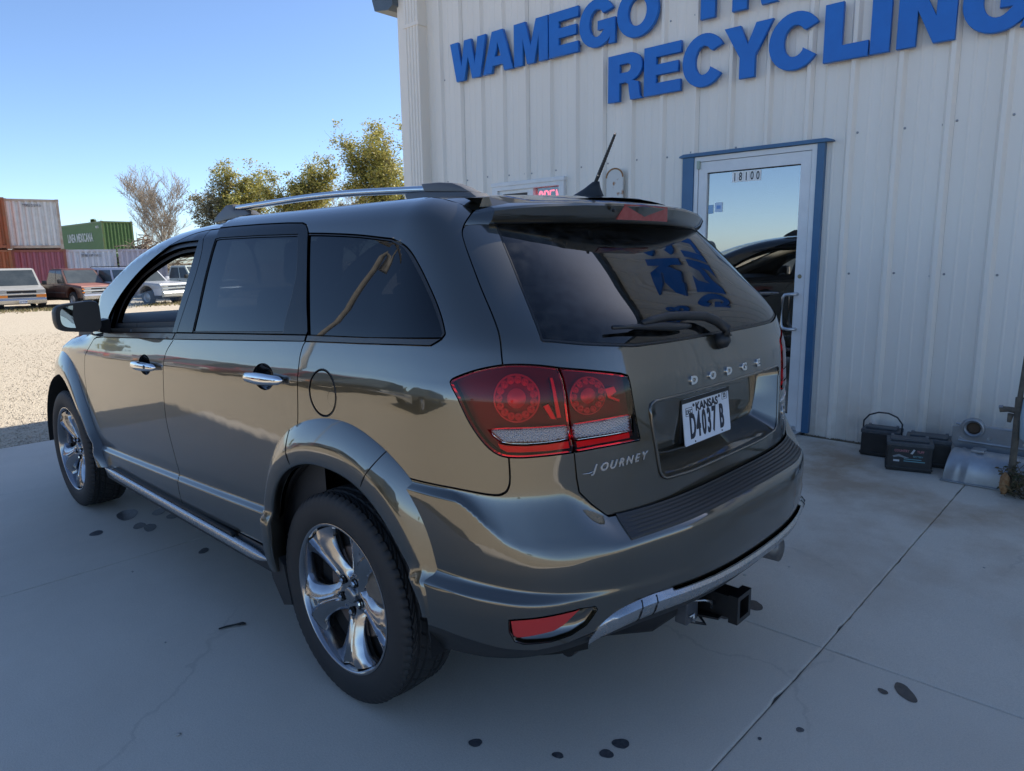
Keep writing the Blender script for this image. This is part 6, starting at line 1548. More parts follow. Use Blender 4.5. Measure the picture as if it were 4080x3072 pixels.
# ------------------------------------------------------------------ parked trucks and vans
def truck(name, label, cat, loc, heading, kind, col, accent, group='old trucks and vans parked in front of the containers', hood=None, rust=.15, lower=None, size=1.0):
    """kind: pickup, suv or van; local +y is forward, x right"""
    t = empty(name, loc, heading - math.pi / 2, label, cat, group); t.scale = (size, size, size)
    body_m = mat('truck paint ' + name + str(col), col, .35, coat=.35, coat_rough=.1, var=rust, vscale=2.5, var_col=RUST if rust > .3 else None)
    hood_m = mat('truck hood ' + str(hood), hood, .5, var=.5, vscale=3, var_col=tuple(c * .6 for c in hood)) if hood else body_m
    tyre_m = mat('old tyre', (.022, .022, .023), .8); glass_m = mat('dusty dark glass', (.045, .055, .058), .14, spec=.7, var=.5, vscale=2.2, var_col=(.10, .11, .11)); chrome = mat('dull chrome', (.55, .56, .57), .22, metal=.9); blk = mat('grille black', (.010, .010, .012), .6)
    w = .98; van = kind == 'van'
    zl = .48 if not van else .42; zb = 1.10 if not van else 1.14; zt = 1.84 if not van else 2.02
    fl, rl = 2.70, -2.75
    # lower body with wheel openings
    def side(): 
        p = [(rl, zl), (rl, zb)]
        p += [(-1.0 if kind == 'pickup' else rl + .02, zb), (1.18, zb + .02), (1.30 if not van else 1.75, zb + .01), (fl - .10, zb - .10), (fl, zb - .16), (fl, zl)]
        for cy in (1.72, -1.62):
            r_ = .48; p += [(cy + r_ * math.cos(a), zl - .10 + .10 + (r_ - .02) * math.sin(a)) for a in [math.pi * k / 10 for k in range(11)]]
        return p
    mb = MB(); P = side(); k = len(P); secs = [(-w + .03, .96), (-w, 1.0), (w, 1.0), (w - .03, .96)]
    def emit(mb, P, secs):
        k = len(P); v = []
        for x, s_ in secs: v += [(x, y, zl + (z - zl) * (1 if z <= zl + .001 else 1)) for y, z in P]
        f = [tuple(range(k - 1, -1, -1)), tuple(range((len(secs) - 1) * k, len(secs) * k))]
        for a in range(len(secs) - 1): f += [(a * k + i, a * k + (i + 1) % k, (a + 1) * k + (i + 1) % k, (a + 1) * k + i) for i in range(k)]
        mb.add(v, f)
    mb.prism(P, 'x', -w, w); me = mb.me('body', body_m)
    bm = bmesh.new(); bm.from_mesh(me)
    bmesh.ops.bevel(bm, geom=[e for e in bm.edges if abs(e.verts[0].co.x - e.verts[1].co.x) < .01 and max(q.co.z for q in e.verts) > zl + .05 and min(q.co.z for q in e.verts) > zl - .02], offset=.055, segments=3, profile=.5, affect='EDGES')
    bmesh.ops.triangulate(bm, faces=[f for f in bm.faces if len(f.verts) > 4]); bm.to_mesh(me); bm.free(); me.polygons.foreach_set('use_smooth', [True] * len(me.polygons)); sharp_by_angle(me, 35); put('body', me, t)
    gapm = mat('panel gap black', (.012, .012, .012), .8)
    for s in (-1, 1):
        for yy in ((1.16, .12) if kind == 'pickup' else (1.16, .15, -.95) if kind == 'suv' else (1.70, .75)):
            MB().box(s * w - .004, s * w + .004, yy - .006, yy + .006, zl + .06, zb).ob('door_gap', gapm, t)
        for yy in ((.25,) if kind != 'suv' else (.28, -.80)):
            MB().box(s * w - .01, s * w + .022, yy, yy + .14, zb - .10, zb - .065, .008).ob('door_handle', gapm, t)
        MB().box(s * w - .006, s * w + .014, rl + .5, 1.16, zl + .21, zl + .25, .004).ob('side_moulding', mat('truck moulding', (.10, .10, .105), .5), t)
    if lower: 
        for s in (-1, 1): MB().box(s * w - .006, s * w + .006, -1.1, 1.22, zl + .02, zl + .20).ob('lower_panel', mat('two tone grey', lower, .5), t)
    # hood
    hy0 = 1.20 if not van else 1.70
    mb = MB(); mb.add([(-w + .06, hy0, zb + .045), (w - .06, hy0, zb + .045), (w - .05, fl - .12, zb - .055), (-w + .05, fl - .12, zb - .055), (-w + .04, hy0, zb - .05), (w - .04, hy0, zb - .05), (w - .03, fl - .05, zb - .15), (-w + .03, fl - .05, zb - .15)], [(0, 1, 2, 3), (0, 3, 7, 4), (1, 5, 6, 2), (2, 6, 7, 3), (0, 4, 5, 1)]); mb.ob('hood', hood_m, t)
    # cab / greenhouse
    cab_back = {'pickup': -.75, 'suv': rl + .12, 'van': rl + .05}[kind]; wsb = 1.22 if not van else 1.78; wst = .55 if not van else .95
    wb, wt = w - .05, w - .22
    v = [(-wb, cab_back, zb), (wb, cab_back, zb), (wb, wsb, zb), (-wb, wsb, zb), (-wt, cab_back + .18, zt), (wt, cab_back + .18, zt), (wt, wst, zt), (-wt, wst, zt)]
    mb = MB(); mb.add(v, [(4, 5, 6, 7), (0, 1, 5, 4), (1, 2, 6, 5), (2, 3, 7, 6), (3, 0, 4, 7)]); me = mb.me('cab', body_m)
    bm = bmesh.new(); bm.from_mesh(me); bmesh.ops.bevel(bm, geom=[e for e in bm.edges if all(q.co.z > zb + .1 for q in e.verts)], offset=.09, segments=3, profile=.5, affect='EDGES'); bm.to_mesh(me); bm.free(); put('cab', me, t)
    if hood: MB().box(-wt + .07, wt - .07, cab_back + .26, wst - .07, zt + .001, zt + .012).ob('roof', hood_m, t)
    def quad(a, b, c, d, nm, m_, off):
        n = (Vector(b) - Vector(a)).cross(Vector(c) - Vector(a)).normalized() * off
        P_ = [Vector(q) + n for q in (a, b, c, d)]
        put(nm, mesh(nm, P_ + [q - n * 1.5 for q in P_], [(0, 1, 2, 3), (0, 4, 5, 1), (1, 5, 6, 2), (2, 6, 7, 3), (3, 7, 4, 0)], m_), t)
    def L4(q, s0, s1, h0, h1): 
        A, B, C_, D_ = (Vector(p_) for p_ in q)
        f_ = lambda s, h: (A.lerp(B, s)).lerp(D_.lerp(C_, s), h)
        return [f_(s0, h0), f_(s1, h0), f_(s1, h1), f_(s0, h1)]
    quad(*L4([v[2], v[3], v[7], v[6]], .05, .95, .06, .90), 'windscreen', glass_m, .008)
    nside = {'pickup': [(.08, .50), (.55, .92)], 'suv': [(.06, .28), (.32, .56), (.60, .95)], 'van': [(.70, .94)]}[kind]
    for s0, s1 in nside:
        quad(*L4([v[1], v[2], v[6], v[5]], s0, s1, .08, .86), 'side_window', glass_m, .008); quad(*L4([v[3], v[0], v[4], v[7]], 1 - s1, 1 - s0, .08, .86), 'side_window', glass_m, .008)
    quad(*L4([v[0], v[1], v[5], v[4]], .1, .9, .1, .85), 'back_window', glass_m, .008)
    # face: grille, bars, lamps, bumper
    gz0, gz1 = zl + .22, zb - .15
    MB().box(-w + .12, w - .12, fl - .01, fl + .012, gz0, gz1).ob('grille', blk, t)
    gm = (gz0 + gz1) / 2
    MB().box(-w + .06, w - .06, fl, fl + .035, gm - .045, gm + .035, .008).ob('grille_bar', chrome, t)
    MB().box(-w + .08, w - .08, fl, fl + .03, gz1 - .02, gz1 + .02, .006).ob('grille_bar', chrome, t)
    MB().box(-w + .10, w - .10, fl, fl + .03, gz0 - .02, gz0 + .012, .006).ob('grille_bar', chrome, t)
    MB().prism([(-.13, gm - .005), (-.12, gm + .03), (-.04, gm + .03), (-.03, gm + .055), (.05, gm + .055), (.04, gm + .03), (.13, gm + .03), (.12, gm - .005), (.04, gm - .005), (.03, gm - .035), (-.05, gm - .035), (-.04, gm - .005)], 'y', fl + .034, fl + .048).ob('grille_emblem', chrome, t)
    lens = mat('headlamp lens', (.36, .36, .34), .12, spec=.8); amb = mat('amber lens', (.75, .22, .02), .25, spec=.6)
    for s in (-1, 1):
        if van:
            MB().box(s * .60, s * (w - .02), fl - .02, fl + .03, gm + .03, gz1 + .015, .01).ob('headlamp', lens, t); MB().box(s * .58, s * (w - .01), fl - .02, fl + .03, gz0 + .0, gm - .05, .01).ob('turn_lamp', amb, t)
        else:
            for z0, z1 in ((gm + .045, gz1 - .025), (gz0 + .02, gm - .055)):
                MB().box(s * .56, s * (w - .13), fl, fl + .025, z0, z1, .006).ob('headlamp', lens, t); MB().box(s * (w - .13), s * (w - .01), fl - .06, fl + .02, z0, z1, .006).ob('turn_lamp', amb if kind != 'suv' else lens, t)
        o_ = MB(); o_.smooth = True; mx = s * (w + .12)
        o_.box(mx - .10, mx + .10, wsb - .28, wsb - .16, zb + .06, zb + .26, .03); o_.ob('door_mirror', blk if kind != 'suv' else body_m, t, auto=40); MB().box(min(s * w, mx) - .02, max(s * w, mx), wsb - .24, wsb - .19, zb + .09, zb + .14).ob('mirror_arm', blk, t)
    bmp = MB(); bmp.smooth = True; bmp.prism([(fl + .01, zl - .10), (fl + .14, zl - .06), (fl + .16, zl + .10), (fl + .10, zl + .18), (fl + .0, zl + .18)], 'x', -w + .02, w - .02); bmp.ob('front_bumper', chrome, t, auto=30)
    if van:
        MB().box(-.16, .16, fl + .155, fl + .172, zl - .045, zl + .085).ob('front_plate', mat('plate white', (.72, .76, .82), .35), t)
        me = text_mesh('plate_print', '527 DYM', mat('plate navy print', (.01, .014, .028), .4), .075, .001, offset=.002); me.transform(Matrix.Translation((0, fl + .173, zl - .005)) @ Matrix.Rotation(math.pi, 4, 'Z') @ Matrix.Rotation(math.pi / 2, 4, 'X')); put('plate_print', me, t)
    MB().box(-w + .08, w - .08, rl - .09, rl + .02, zl - .05, zl + .12, .01).ob('rear_bumper', chrome, t)
    MB().box(-w + .15, w - .15, rl + .1, fl - .15, .34, zl + .02).ob('underbody', blk, t)
    for s in (-1, 1):
        for cy in (1.72, -1.62):
            wh = empty('wheel', (s * (w - .14), cy, .38)); wh.parent = t
            mb = MB(); mb.smooth = True; mb.lathe([(-.12, .22), (-.125, .30), (-.105, .36), (-.07, .38), (.07, .38), (.105, .36), (.125, .30), (.12, .22)], 'x', 28); mb.ob('tyre', tyre_m, wh, auto=50)
            mb = MB(); mb.smooth = True; mb.lathe([(s * .115, .23), (s * .10, .21), (s * .07, .19), (s * .09, .10), (s * .11, .06), (s * .115, .0005)], 'x', 24); mb.ob('rim', mat('steel rim', (.42, .42, .43), .4, metal=.5, var=.4, vscale=20), wh, auto=50)
    if kind == 'pickup':
        MB().box(-w + .06, w - .06, rl + .06, -.84, zb - .05, zb + .004).ob('bed_floor', blk, t); 
        for s in (-1, 1): MB().box(s * (w - .10), s * w, rl, -.80, zb, zb + .05, .012).ob('bed_rail', body_m, t)
    if kind == 'suv':
        for s in (-1, 1): MB().tube([(s * .62, rl + .5, zt + .03), (s * .62, rl + .6, zt + .06), (s * .62, .25, zt + .06), (s * .62, .4, zt + .03)], .018, 8).ob('roof_bar', blk, t)
    return t
def park(name, label, cat, az, D, dh, kind, col, accent=None, **k):
    x, y = at(az, D); z = gz(x, y); return truck(name, label, cat, (x, y, z), face_cam(x, y) + R(dh), kind, col, accent, **k)
park('parked_van', 'silver passenger van facing the camera at the left picture edge', 'van', 11.95, 38.6, 5, 'van', (.40, .39, .36), rust=.2, size=.87)
park('parked_pickup', 'dark maroon pickup with faded hood and chrome grille, beside the silver van', 'pickup', 15.25, 38.6, 26, 'pickup', (.060, .022, .020), hood=(.28, .115, .085), rust=.35, size=.92)
park('parked_suv', 'white four door truck with roof bars, partly behind the car mirror', 'suv', 19.0, 38.0, 42, 'suv', (.55, .55, .60), rust=.1, lower=(.40, .40, .46), size=.92)
park('parked_pickup', 'pale green white pickup seen through the open front window', 'pickup', 22.6, 42.0, 40, 'pickup', (.56, .60, .56), rust=.12, size=.95)
# vehicles standing across the yard to the left of the picture; the car's paint mirrors them
for (nm, lb, ct, x, y, hd, kd, c_, hd_) in (('parked_car', 'red pickup across the yard, mirrored at the front of the front door', 'pickup', -7.4, 17.6, R(-6), 'pickup', (.42, .030, .025), None),
        ('parked_pickup', 'brown grey pickup across the yard, mirrored above the front door handle', 'pickup', -7.3, 14.3, R(-4), 'pickup', (.13, .115, .10), None),
        ('parked_suv', 'dark red four door truck across the yard, mirrored beside the rear door handle', 'suv', -7.4, 10.6, R(-3), 'suv', (.20, .018, .022), None),
        ('parked_pickup', 'dark grey pickup across the yard, mirrored left of the fuel flap', 'pickup', -7.5, 7.2, R(0), 'pickup', (.06, .065, .06), None),
        ('parked_suv', 'charcoal four door truck across the yard, mirrored right of the fuel flap', 'suv', -7.6, 3.6, R(3), 'suv', (.075, .072, .06), None)):
    truck(nm if nm != 'parked_car' else 'parked_pickup', lb, ct, (x, y, gz(x, y)), hd, kd, c_, None, group='trucks across the yard mirrored in the car paint')

# ------------------------------------------------------------------ trees
BARK = mat('grey brown bark', (.10, .082, .062), .9, var=.5, vscale=12); PALEB = mat('pale bare bark', (.36, .30, .23), .9, var=.4, vscale=10)
def leaf_mat(name, cols):
    m = bpy.data.materials.new(name); m.use_nodes = True; nt = m.node_tree; n = nt.nodes; L = nt.links; p = n['Principled BSDF']
    g = n.new('ShaderNodeNewGeometry'); r_ = n.new('ShaderNodeValToRGB'); r_.color_ramp.interpolation = 'CONSTANT'
    e = r_.color_ramp.elements; e[0].color = (*cols[0], 1); e[0].position = 0; e[1].color = (*cols[1], 1); e[1].position = 1 / len(cols)
    for k, c in enumerate(cols[2:]): q = e.new((k + 2) / len(cols)); q.color = (*c, 1)
    L.new(g.outputs['Random Per Island'], r_.inputs[0]); L.new(r_.outputs[0], p.inputs['Base Color']); p.inputs['Roughness'].default_value = .6
    tr = n.new('ShaderNodeBsdfTranslucent'); L.new(r_.outputs[0], tr.inputs[0]); mx = n.new('ShaderNodeMixShader'); mx.inputs[0].default_value = .35
    L.new(p.outputs[0], mx.inputs[1]); L.new(tr.outputs[0], mx.inputs[2]); L.new(mx.outputs[0], n['Material Output'].inputs[0]); return m
LV_YEL = leaf_mat('autumn yellow green leaves', [(.30, .29, .07), (.42, .37, .08), (.24, .25, .07), (.50, .42, .12), (.38, .35, .16), (.33, .33, .09)])
LV_GRY = leaf_mat('dull olive leaves', [(.27, .25, .15), (.34, .31, .19), (.21, .20, .11), (.40, .36, .24)])
LV_DRY = leaf_mat('dry brown leaves', [(.22, .17, .10), (.30, .25, .17), (.16, .12, .07)])
LV_GRN = leaf_mat('fresh green leaves', [(.09, .13, .03), (.13, .16, .035), (.06, .09, .02)])
LV_ORA = leaf_mat('orange autumn leaves', [(.45, .17, .03), (.38, .12, .025), (.30, .20, .05), (.20, .14, .05)])
def tree(name, label, loc, H, spread, leaves, lm, seed, bark=BARK, lsz=.20, trunk=.22, first=.28, lobes=None, levels=3, group='trees beyond the yard', splits=4):
    r_ = random.Random(seed); t = empty(name, loc, 0, label, 'tree', group); tips = []
    tb = MB(); tb.smooth = True
    def grow(p, d, ln, rad, lev):
        pts = [p]; rs = [rad]; q = p.copy(); dd = d.copy(); n = 4
        for k in range(n):
            dd = (dd + Vector((r_.uniform(-.16, .16), r_.uniform(-.16, .16), r_.uniform(-.02, .12)))).normalized(); q = q + dd * ln / n; pts.append(q.copy()); rs.append(rad * (1 - .62 * (k + 1) / n))
            if lev < levels and (lev > 0 or k >= 1):
                for s in range(splits if lev == 0 else 2):
                    a = r_.random() * TAU; out = Vector((math.cos(a), math.sin(a), r_.uniform(.15, .75))).normalized()
                    grow(q.copy(), (dd * .55 + out * spread).normalized(), ln * r_.uniform(.42, .62), rs[-1] * .55, lev + 1)
        tb.tube(pts, [max(q_, .009) for q_ in rs], 6 if lev < 2 else 4, cap=False); tips.append((q.copy(), lev)); 
        if lev >= levels - 1: tips.extend((pp, lev) for pp in pts[1:])
    grow(Vector((0, 0, 0)), Vector((0, 0, 1)), H * .62, trunk, 0)
    zmax = max(q.z for q, _ in tips); sc = H / zmax
    tb.v = [(x * sc, y * sc, z * sc) for x, y, z in tb.v]
    tb.ob('trunk', bark, t)
    if leaves:
        V = []; F = []; tp = [q * sc for q, l in tips if l >= levels - 1 and q.z * sc > H * first]
        # leaves gather in clumps round the twigs so that light and dark patches and gaps appear
        cl = [(r_.choice(tp), r_.uniform(.25, .85)) for _ in range(max(30, leaves // 45))]
        for k in range(leaves):
            c, s = r_.choice(cl); o = Vector((r_.gauss(0, 1), r_.gauss(0, 1), r_.gauss(0, .8))) * s * H * .045
            p = c + o; a, b = r_.random() * TAU, r_.uniform(-.9, .9); u_ = Vector((math.cos(a), math.sin(a), b)).normalized(); w_ = u_.cross(Vector((r_.uniform(-1, 1), r_.uniform(-1, 1), 1))).normalized(); sz = lsz * r_.uniform(.6, 1.3)
            b0 = len(V); V += [p - u_ * sz * .5, p + w_ * sz * .32, p + u_ * sz * .5, p - w_ * sz * .32]; F.append((b0, b0 + 1, b0 + 2, b0 + 3))
        put('crown', mesh('crown', V, F, lm), t)
    return t
def tree_at(name, label, az, D, elev, spread, leaves, lm, seed, **k):
    x, y = at(az, D); z = gz(x, y); H = CAM_POS.z + D * math.tan(R(elev)) - z
    return tree(name, label, (x, y, z), H, spread, leaves, lm, seed, **k)
tree_at('bare_tree', 'bare pale tree with a few dry leaves behind the containers', 21.1, 56, 6.5, .60, 900, LV_DRY, 3, bark=PALEB, lsz=.085, trunk=.15, levels=4, splits=3)
tree_at('leafy_tree', 'dull olive tree left of the yellowing ones, above the front roof rail', 24.8, 66, 6.4, .80, 12000, LV_GRY, 14, lsz=.19)
tree_at('leafy_tree', 'yellow green tree, left of the two tall ones behind the roof rail', 27.4, 64, 7.35, .66, 20000, LV_YEL, 25, lsz=.20)
tree_at('leafy_tree', 'yellow green tree, right of the two tall ones behind the roof rail', 30.6, 63, 7.5, .82, 26000, LV_YEL, 31, lsz=.20)
tree_at('leafy_tree', 'tallest yellow green tree beside the building corner', 37.8, 58, 9.9, .74, 30000, LV_YEL, 47, lsz=.20)
tree_at('bare_tree', 'thin bare sapling between the yellow green trees', 33.4, 62, 6.3, .35, 0, None, 9, bark=PALEB, trunk=.07, levels=3, splits=2)
tree_at('leafy_tree', 'small green tree showing over the green container', 16.2, 96, 3.0, .7, 3000, LV_GRN, 58, lsz=.35)
tree_at('leafy_tree', 'olive bush left of the building corner, low behind the roof', 34.6, 70, 5.2, .9, 7000, LV_GRY, 64, lsz=.28, first=.1)
# a low line of autumn trees all round the horizon outside the view: the door glass and the car mirror it
for i, (az, D, el, lm_, w) in enumerate(((-14, 85, 3.6, LV_YEL, 'yellow autumn tree far across the yard, nearest the shipping containers, out of view'), (-30, 95, 3.2, LV_ORA, 'orange autumn tree far across the yard, left of the picture, seen in reflections'),
        (-46, 80, 3.6, LV_GRY, 'olive tree far across the yard, left of the picture, seen in reflections'), (-72, 120, 2.2, LV_ORA, 'low orange tree on the horizon mirrored in the door glass'), (-92, 120, 2.2, LV_YEL, 'low yellow tree on the horizon behind the camera, seen in reflections'), (-125, 95, 3.2, LV_GRY, 'olive tree behind the camera, seen only in reflections'))):
    tree_at('far_tree', w, az, D, el, .9, 1800, lm_, 70 + i, lsz=.5, first=.12, levels=2, group='distant trees seen in reflections')
# brush and scrap branches heaped behind the lavender container
def brush():
    r_ = random.Random(12); mb = MB(); cx, cy = at(19.9, 50.5)
    for k in range(420):
        a = r_.random() * TAU; rr = abs(r_.gauss(0, 1.5)); p = Vector((cx + rr * math.cos(a) * 1.25, cy + rr * math.sin(a) * .6, max(.1, 3.0 - rr * .75) * r_.uniform(.45, 1.05)))
        d = Vector((r_.uniform(-1, 1), r_.uniform(-1, 1), r_.uniform(-.25, .55))).normalized() * r_.uniform(.5, 1.7)
        mb.tube([p - d * .5, p + Vector((r_.uniform(-.1, .1), 0, r_.uniform(-.1, .1))), p + d * .5], [.035, .026, .008], 4, cap=False)
    tag(mb.ob('brush_pile', mat('dead branches', (.20, .15, .105), .9, var=.6, vscale=3, var_col=(.36, .30, .23)), fix=False), 'tangled heap of dead branches behind the containers', 'brush pile', kind='stuff')
brush()
# low brown weeds and clods along the line of trucks
def weeds():
    r_ = random.Random(4); V = []; F = []
    for k in range(2600):
        az = r_.uniform(10.5, 22); D = r_.gauss(36.2, .9); x, y = at(az, D); z = gz(x, y); h = r_.uniform(.03, .13); a = r_.random() * TAU; w = r_.uniform(.02, .05); b = len(V)
        V += [(x - w * math.cos(a), y - w * math.sin(a), z - .01), (x + w * math.cos(a), y + w * math.sin(a), z - .01), (x + r_.uniform(-.05, .05), y + r_.uniform(-.05, .05), z + h)]; F.append((b, b + 1, b + 2))
    tag(put('dry_weeds', mesh('dry_weeds', V, F, leaf_mat('dry weed blades', [(.24, .19, .10), (.32, .26, .15), (.16, .14, .06), (.18, .17, .07)]))), 'dry weeds and clods along the line of parked trucks', 'weeds', kind='stuff')
weeds()
# wooden light pole with crossarm, mirrored in the rear side window
px_, py_ = POLE_XY
pole = empty('utility_pole', (px_, py_, gz(px_, py_)), 0, 'wooden utility pole with crossarm across the yard, mirrored in the rear side window', 'utility pole')
MB().tube([(0, 0, 0), (0, 0, 10.2)], [.10, .07], 12).ob('post', mat('weathered pole wood', (.40, .38, .35), .9, var=.5, vscale=3), pole)
MB().box(-1.2, 1.2, -.06, .06, 9.4, 9.55).ob('crossarm', mat('weathered pole wood', (.40, .38, .35), .9), pole)
for s in (-1.0, -.5, .5, 1.0): MB().lathe([(9.55, .03), (9.6, .06), (9.66, .05), (9.72, .0005)], 'z', 10, c=(s, 0, 0)).ob('insulator', mat('insulator grey', (.5, .5, .5), .3), pole)

# ================================================================== odds and ends along the wall
zw = slab_z(3.1, 0)
BATT = mat('black battery case', (.013, .014, .016), .45, var=.4, vscale=20, var_col=(.035, .036, .038)); BTOP = mat('dusty battery top', (.05, .058, .066), .5, var=.6, vscale=25, var_col=(.10, .10, .105))
def battery(name, label, x, y, L, W_, H_, rz, handle=False, label_print=False):
    b = empty(name, (x, y, slab_z(x, y)), rz, label, 'battery', 'car batteries by the wall')
    MB().box(-L / 2, L / 2, -W_ / 2, W_ / 2, 0, H_ * .80, .006).ob('case', BATT, b)
    MB().box(-L / 2 - .004, L / 2 + .004, -W_ / 2 - .004, W_ / 2 + .004, H_ * .80, H_ * .93, .005).ob('lid', BTOP, b)
    MB().box(-L / 2 + .02, L / 2 - .02, -W_ / 2 + .03, W_ / 2 - .03, H_ * .93, H_, .006).ob('cell_cover', BTOP, b)
    MB().box(-L / 2 - .006, L / 2 + .006, -W_ / 2 - .006, W_ / 2 + .006, .012, .03, .004).ob('hold_down_lip', BATT, b)
    for s in (-1, 1): MB().lathe([(H_ * .93, .012), (H_ * 1.02, .009), (H_ * 1.02, .0005)], 'z', 12, c=(s * (L / 2 - .03), W_ / 2 - .025, 0)).ob('terminal', mat('lead grey', (.22, .22, .23), .5, metal=.5), b)
    if handle:
        mb = MB(); mb.smooth = True; mb.tube([(-L / 2 - .004, 0, H_ * .72), (-L / 2 - .004, 0, H_ + .03), (-L / 2 + .03, 0, H_ + .075), (-.03, 0, H_ + .098), (.03, 0, H_ + .098), (L / 2 - .03, 0, H_ + .075), (L / 2 + .004, 0, H_ + .03), (L / 2 + .004, 0, H_ * .72)], .0055, 8); mb.ob('carry_handle', BATT, b)
    if label_print:
        def pr(txt, px, pz, sz, sx, m_):
            me = text_mesh('label_print', txt, m_, sz, .0003, offset=sz * .02, sx=sx); me.transform(Matrix.Translation((px, -W_ / 2 - .0012, pz)) @ Matrix.Rotation(math.pi / 2, 4, 'X')); put('label_print', me, b)
        red = mat('faded label red', (.42, .16, .18), .5); teal = mat('label teal', (.12, .30, .34), .5); wht = mat('label white', (.5, .52, .54), .5)
        MB().box(-L / 2 + .03, L / 2 - .03, -W_ / 2 - .0008, -W_ / 2 + .002, .05, H_ * .72).ob('label_field', mat('label black', (.02, .022, .026), .4), b)
        pr('COUNTRY', -.045, .128, .022, .80, red); pr('TUFF', .062, .128, .022, .80, red)
        pr('BATTERY', .05, .098, .015, .9, teal); 
        MB().prism([(-.095, .098), (-.06, .112), (-.03, .100), (.0, .092), (-.02, .088), (-.06, .096), (-.09, .088)], 'y', -W_ / 2 - .0016, -W_ / 2).ob('label_swoosh', mat('label grey', (.22, .25, .27), .5), b)
        MB().box(-.09, -.055, -W_ / 2 - .0016, -W_ / 2, .062, .074).ob('label_patch', wht, b); MB().box(-.03, .09, -W_ / 2 - .0016, -W_ / 2, .066, .072).ob('label_rule', teal, b); MB().box(-.03, .07, -W_ / 2 - .0016, -W_ / 2, .080, .085).ob('label_rule', teal, b)
        MB().prism([(.005, .120), (.022, .150), (.032, .146), (.018, .118)], 'y', -W_ / 2 - .0018, -W_ / 2).ob('label_mark', wht, b)
battery('car_battery', 'plain black battery with a wire carry handle, nearest the door', 3.20, -.50, .235, .16, .20, R(-84), handle=True)
battery('car_battery', 'black battery with red and teal label print, in front', 2.98, -.73, .26, .175, .205, R(-74), label_print=True)
battery('car_battery', 'dusty black battery half hidden behind the labelled one', 3.16, -.80, .26, .175, .20, R(-80))
# pressed steel bracket leaning on the wall
STEEL = mat('galvanised pressing', (.40, .42, .44), .42, metal=.6, var=.5, vscale=9, var_col=(.26, .25, .24))
def wall_local(y, z, d): return (d, y, z)
def bracket():
    root = empty('steel_bracket', (3.13, -1.18, slab_z(3.13, 0)), 0, 'pale pressed steel bracket with round bearing hole leaning on the wall', 'bracket')
    P = [(-.93, .30), (-.945, .275), (-.945, .19), (-.965, .155), (-1.0, .115), (-1.02, .06), (-1.25, .04), (-1.50, .06), (-1.50, .315), (-1.17, .325), (-1.13, .33)] 
    arcp = [(-1.055 + .075 * math.cos(a), .292 + .075 * math.sin(a)) for a in [R(205 - 180 - k * 1) for k in range(0)]]
    top = [(-1.055 - .075 * math.cos(a), .295 + .070 * math.sin(a)) for a in [R(20 + 140 * k / 12) for k in range(13)]]
    outline = [(-.93, .305), (-.945, .27)] + P[2:10] + list(reversed([(y, z) for y, z in top]))[::1]
    out2 = [(-.94, .30), (-.94, .20), (-.957, .165), (-1.0, .12), (-1.01, .05), (-1.50, .05), (-1.50, .318), (-1.14, .322)] + sorted(top, key=lambda q: q[0]) + [(-.975, .305)]
    hole = [(-1.058 + .040 * math.cos(TAU * k / 20), .298 + .040 * math.sin(TAU * k / 20)) for k in range(20)]
    h2 = [(-.995 + .009 * math.cos(TAU * k / 10), .235 + .009 * math.sin(TAU * k / 10)) for k in range(10)]; h3 = [(-1.143 + .010 * math.cos(TAU * k / 10), .243 + .010 * math.sin(TAU * k / 10)) for k in range(10)]; h4 = [(-1.33 + .011 * math.cos(TAU * k / 10), .235 + .011 * math.sin(TAU * k / 10)) for k in range(10)]
    big = [(-1.13, .19), (-1.16, .205), (-1.5, .205), (-1.5, .05), (-1.13, .05), (-1.115, .09)]
    me = curve_mesh('bracket_plate', [[(-(y + 1.18), z) for y, z in q] for q in (out2, hole, h2, h3, h4)], STEEL, .006, .003)
    M_ = Matrix.Rotation(R(-6), 4, 'Y') @ Matrix.Rotation(-math.pi / 2, 4, 'Z') @ Matrix.Rotation(math.pi / 2, 4, 'X'); me.transform(M_); put('bracket_plate', me, root)
    mb = MB(); mb.smooth = True; mb.lathe([(-.035, .052), (-.032, .060), (-.01, .064), (.0, .066)], 'x', 28, c=(-.03, .122, .298)); mb.lathe([(-.030, .050), (-.02, .040), (.02, .040)], 'x', 28, c=(-.03, .122, .298)); mb.ob('bearing_ring', STEEL, root, auto=40)
    MB().lathe([(-.012, .0005), (-.014, .03), (-.006, .041)], 'x', 20, c=(-.022, .122, .298)).ob('bearing_cup', mat('rusty bearing', (.10, .065, .04), .8, var=.6, vscale=40), root)
    mb = MB(); mb.tube([(-.032, .20, .207), (-.032, -.02, .205), (-.032, -.32, .20)], .010, 8); mb.tube([(-.03, .22, .315), (-.03, .19, .312)], .010, 8); mb.tube([(-.034, .03, .31), (-.034, -.32, .312)], .012, 8); mb.ob('pressed_rib', STEEL, root)
bracket()
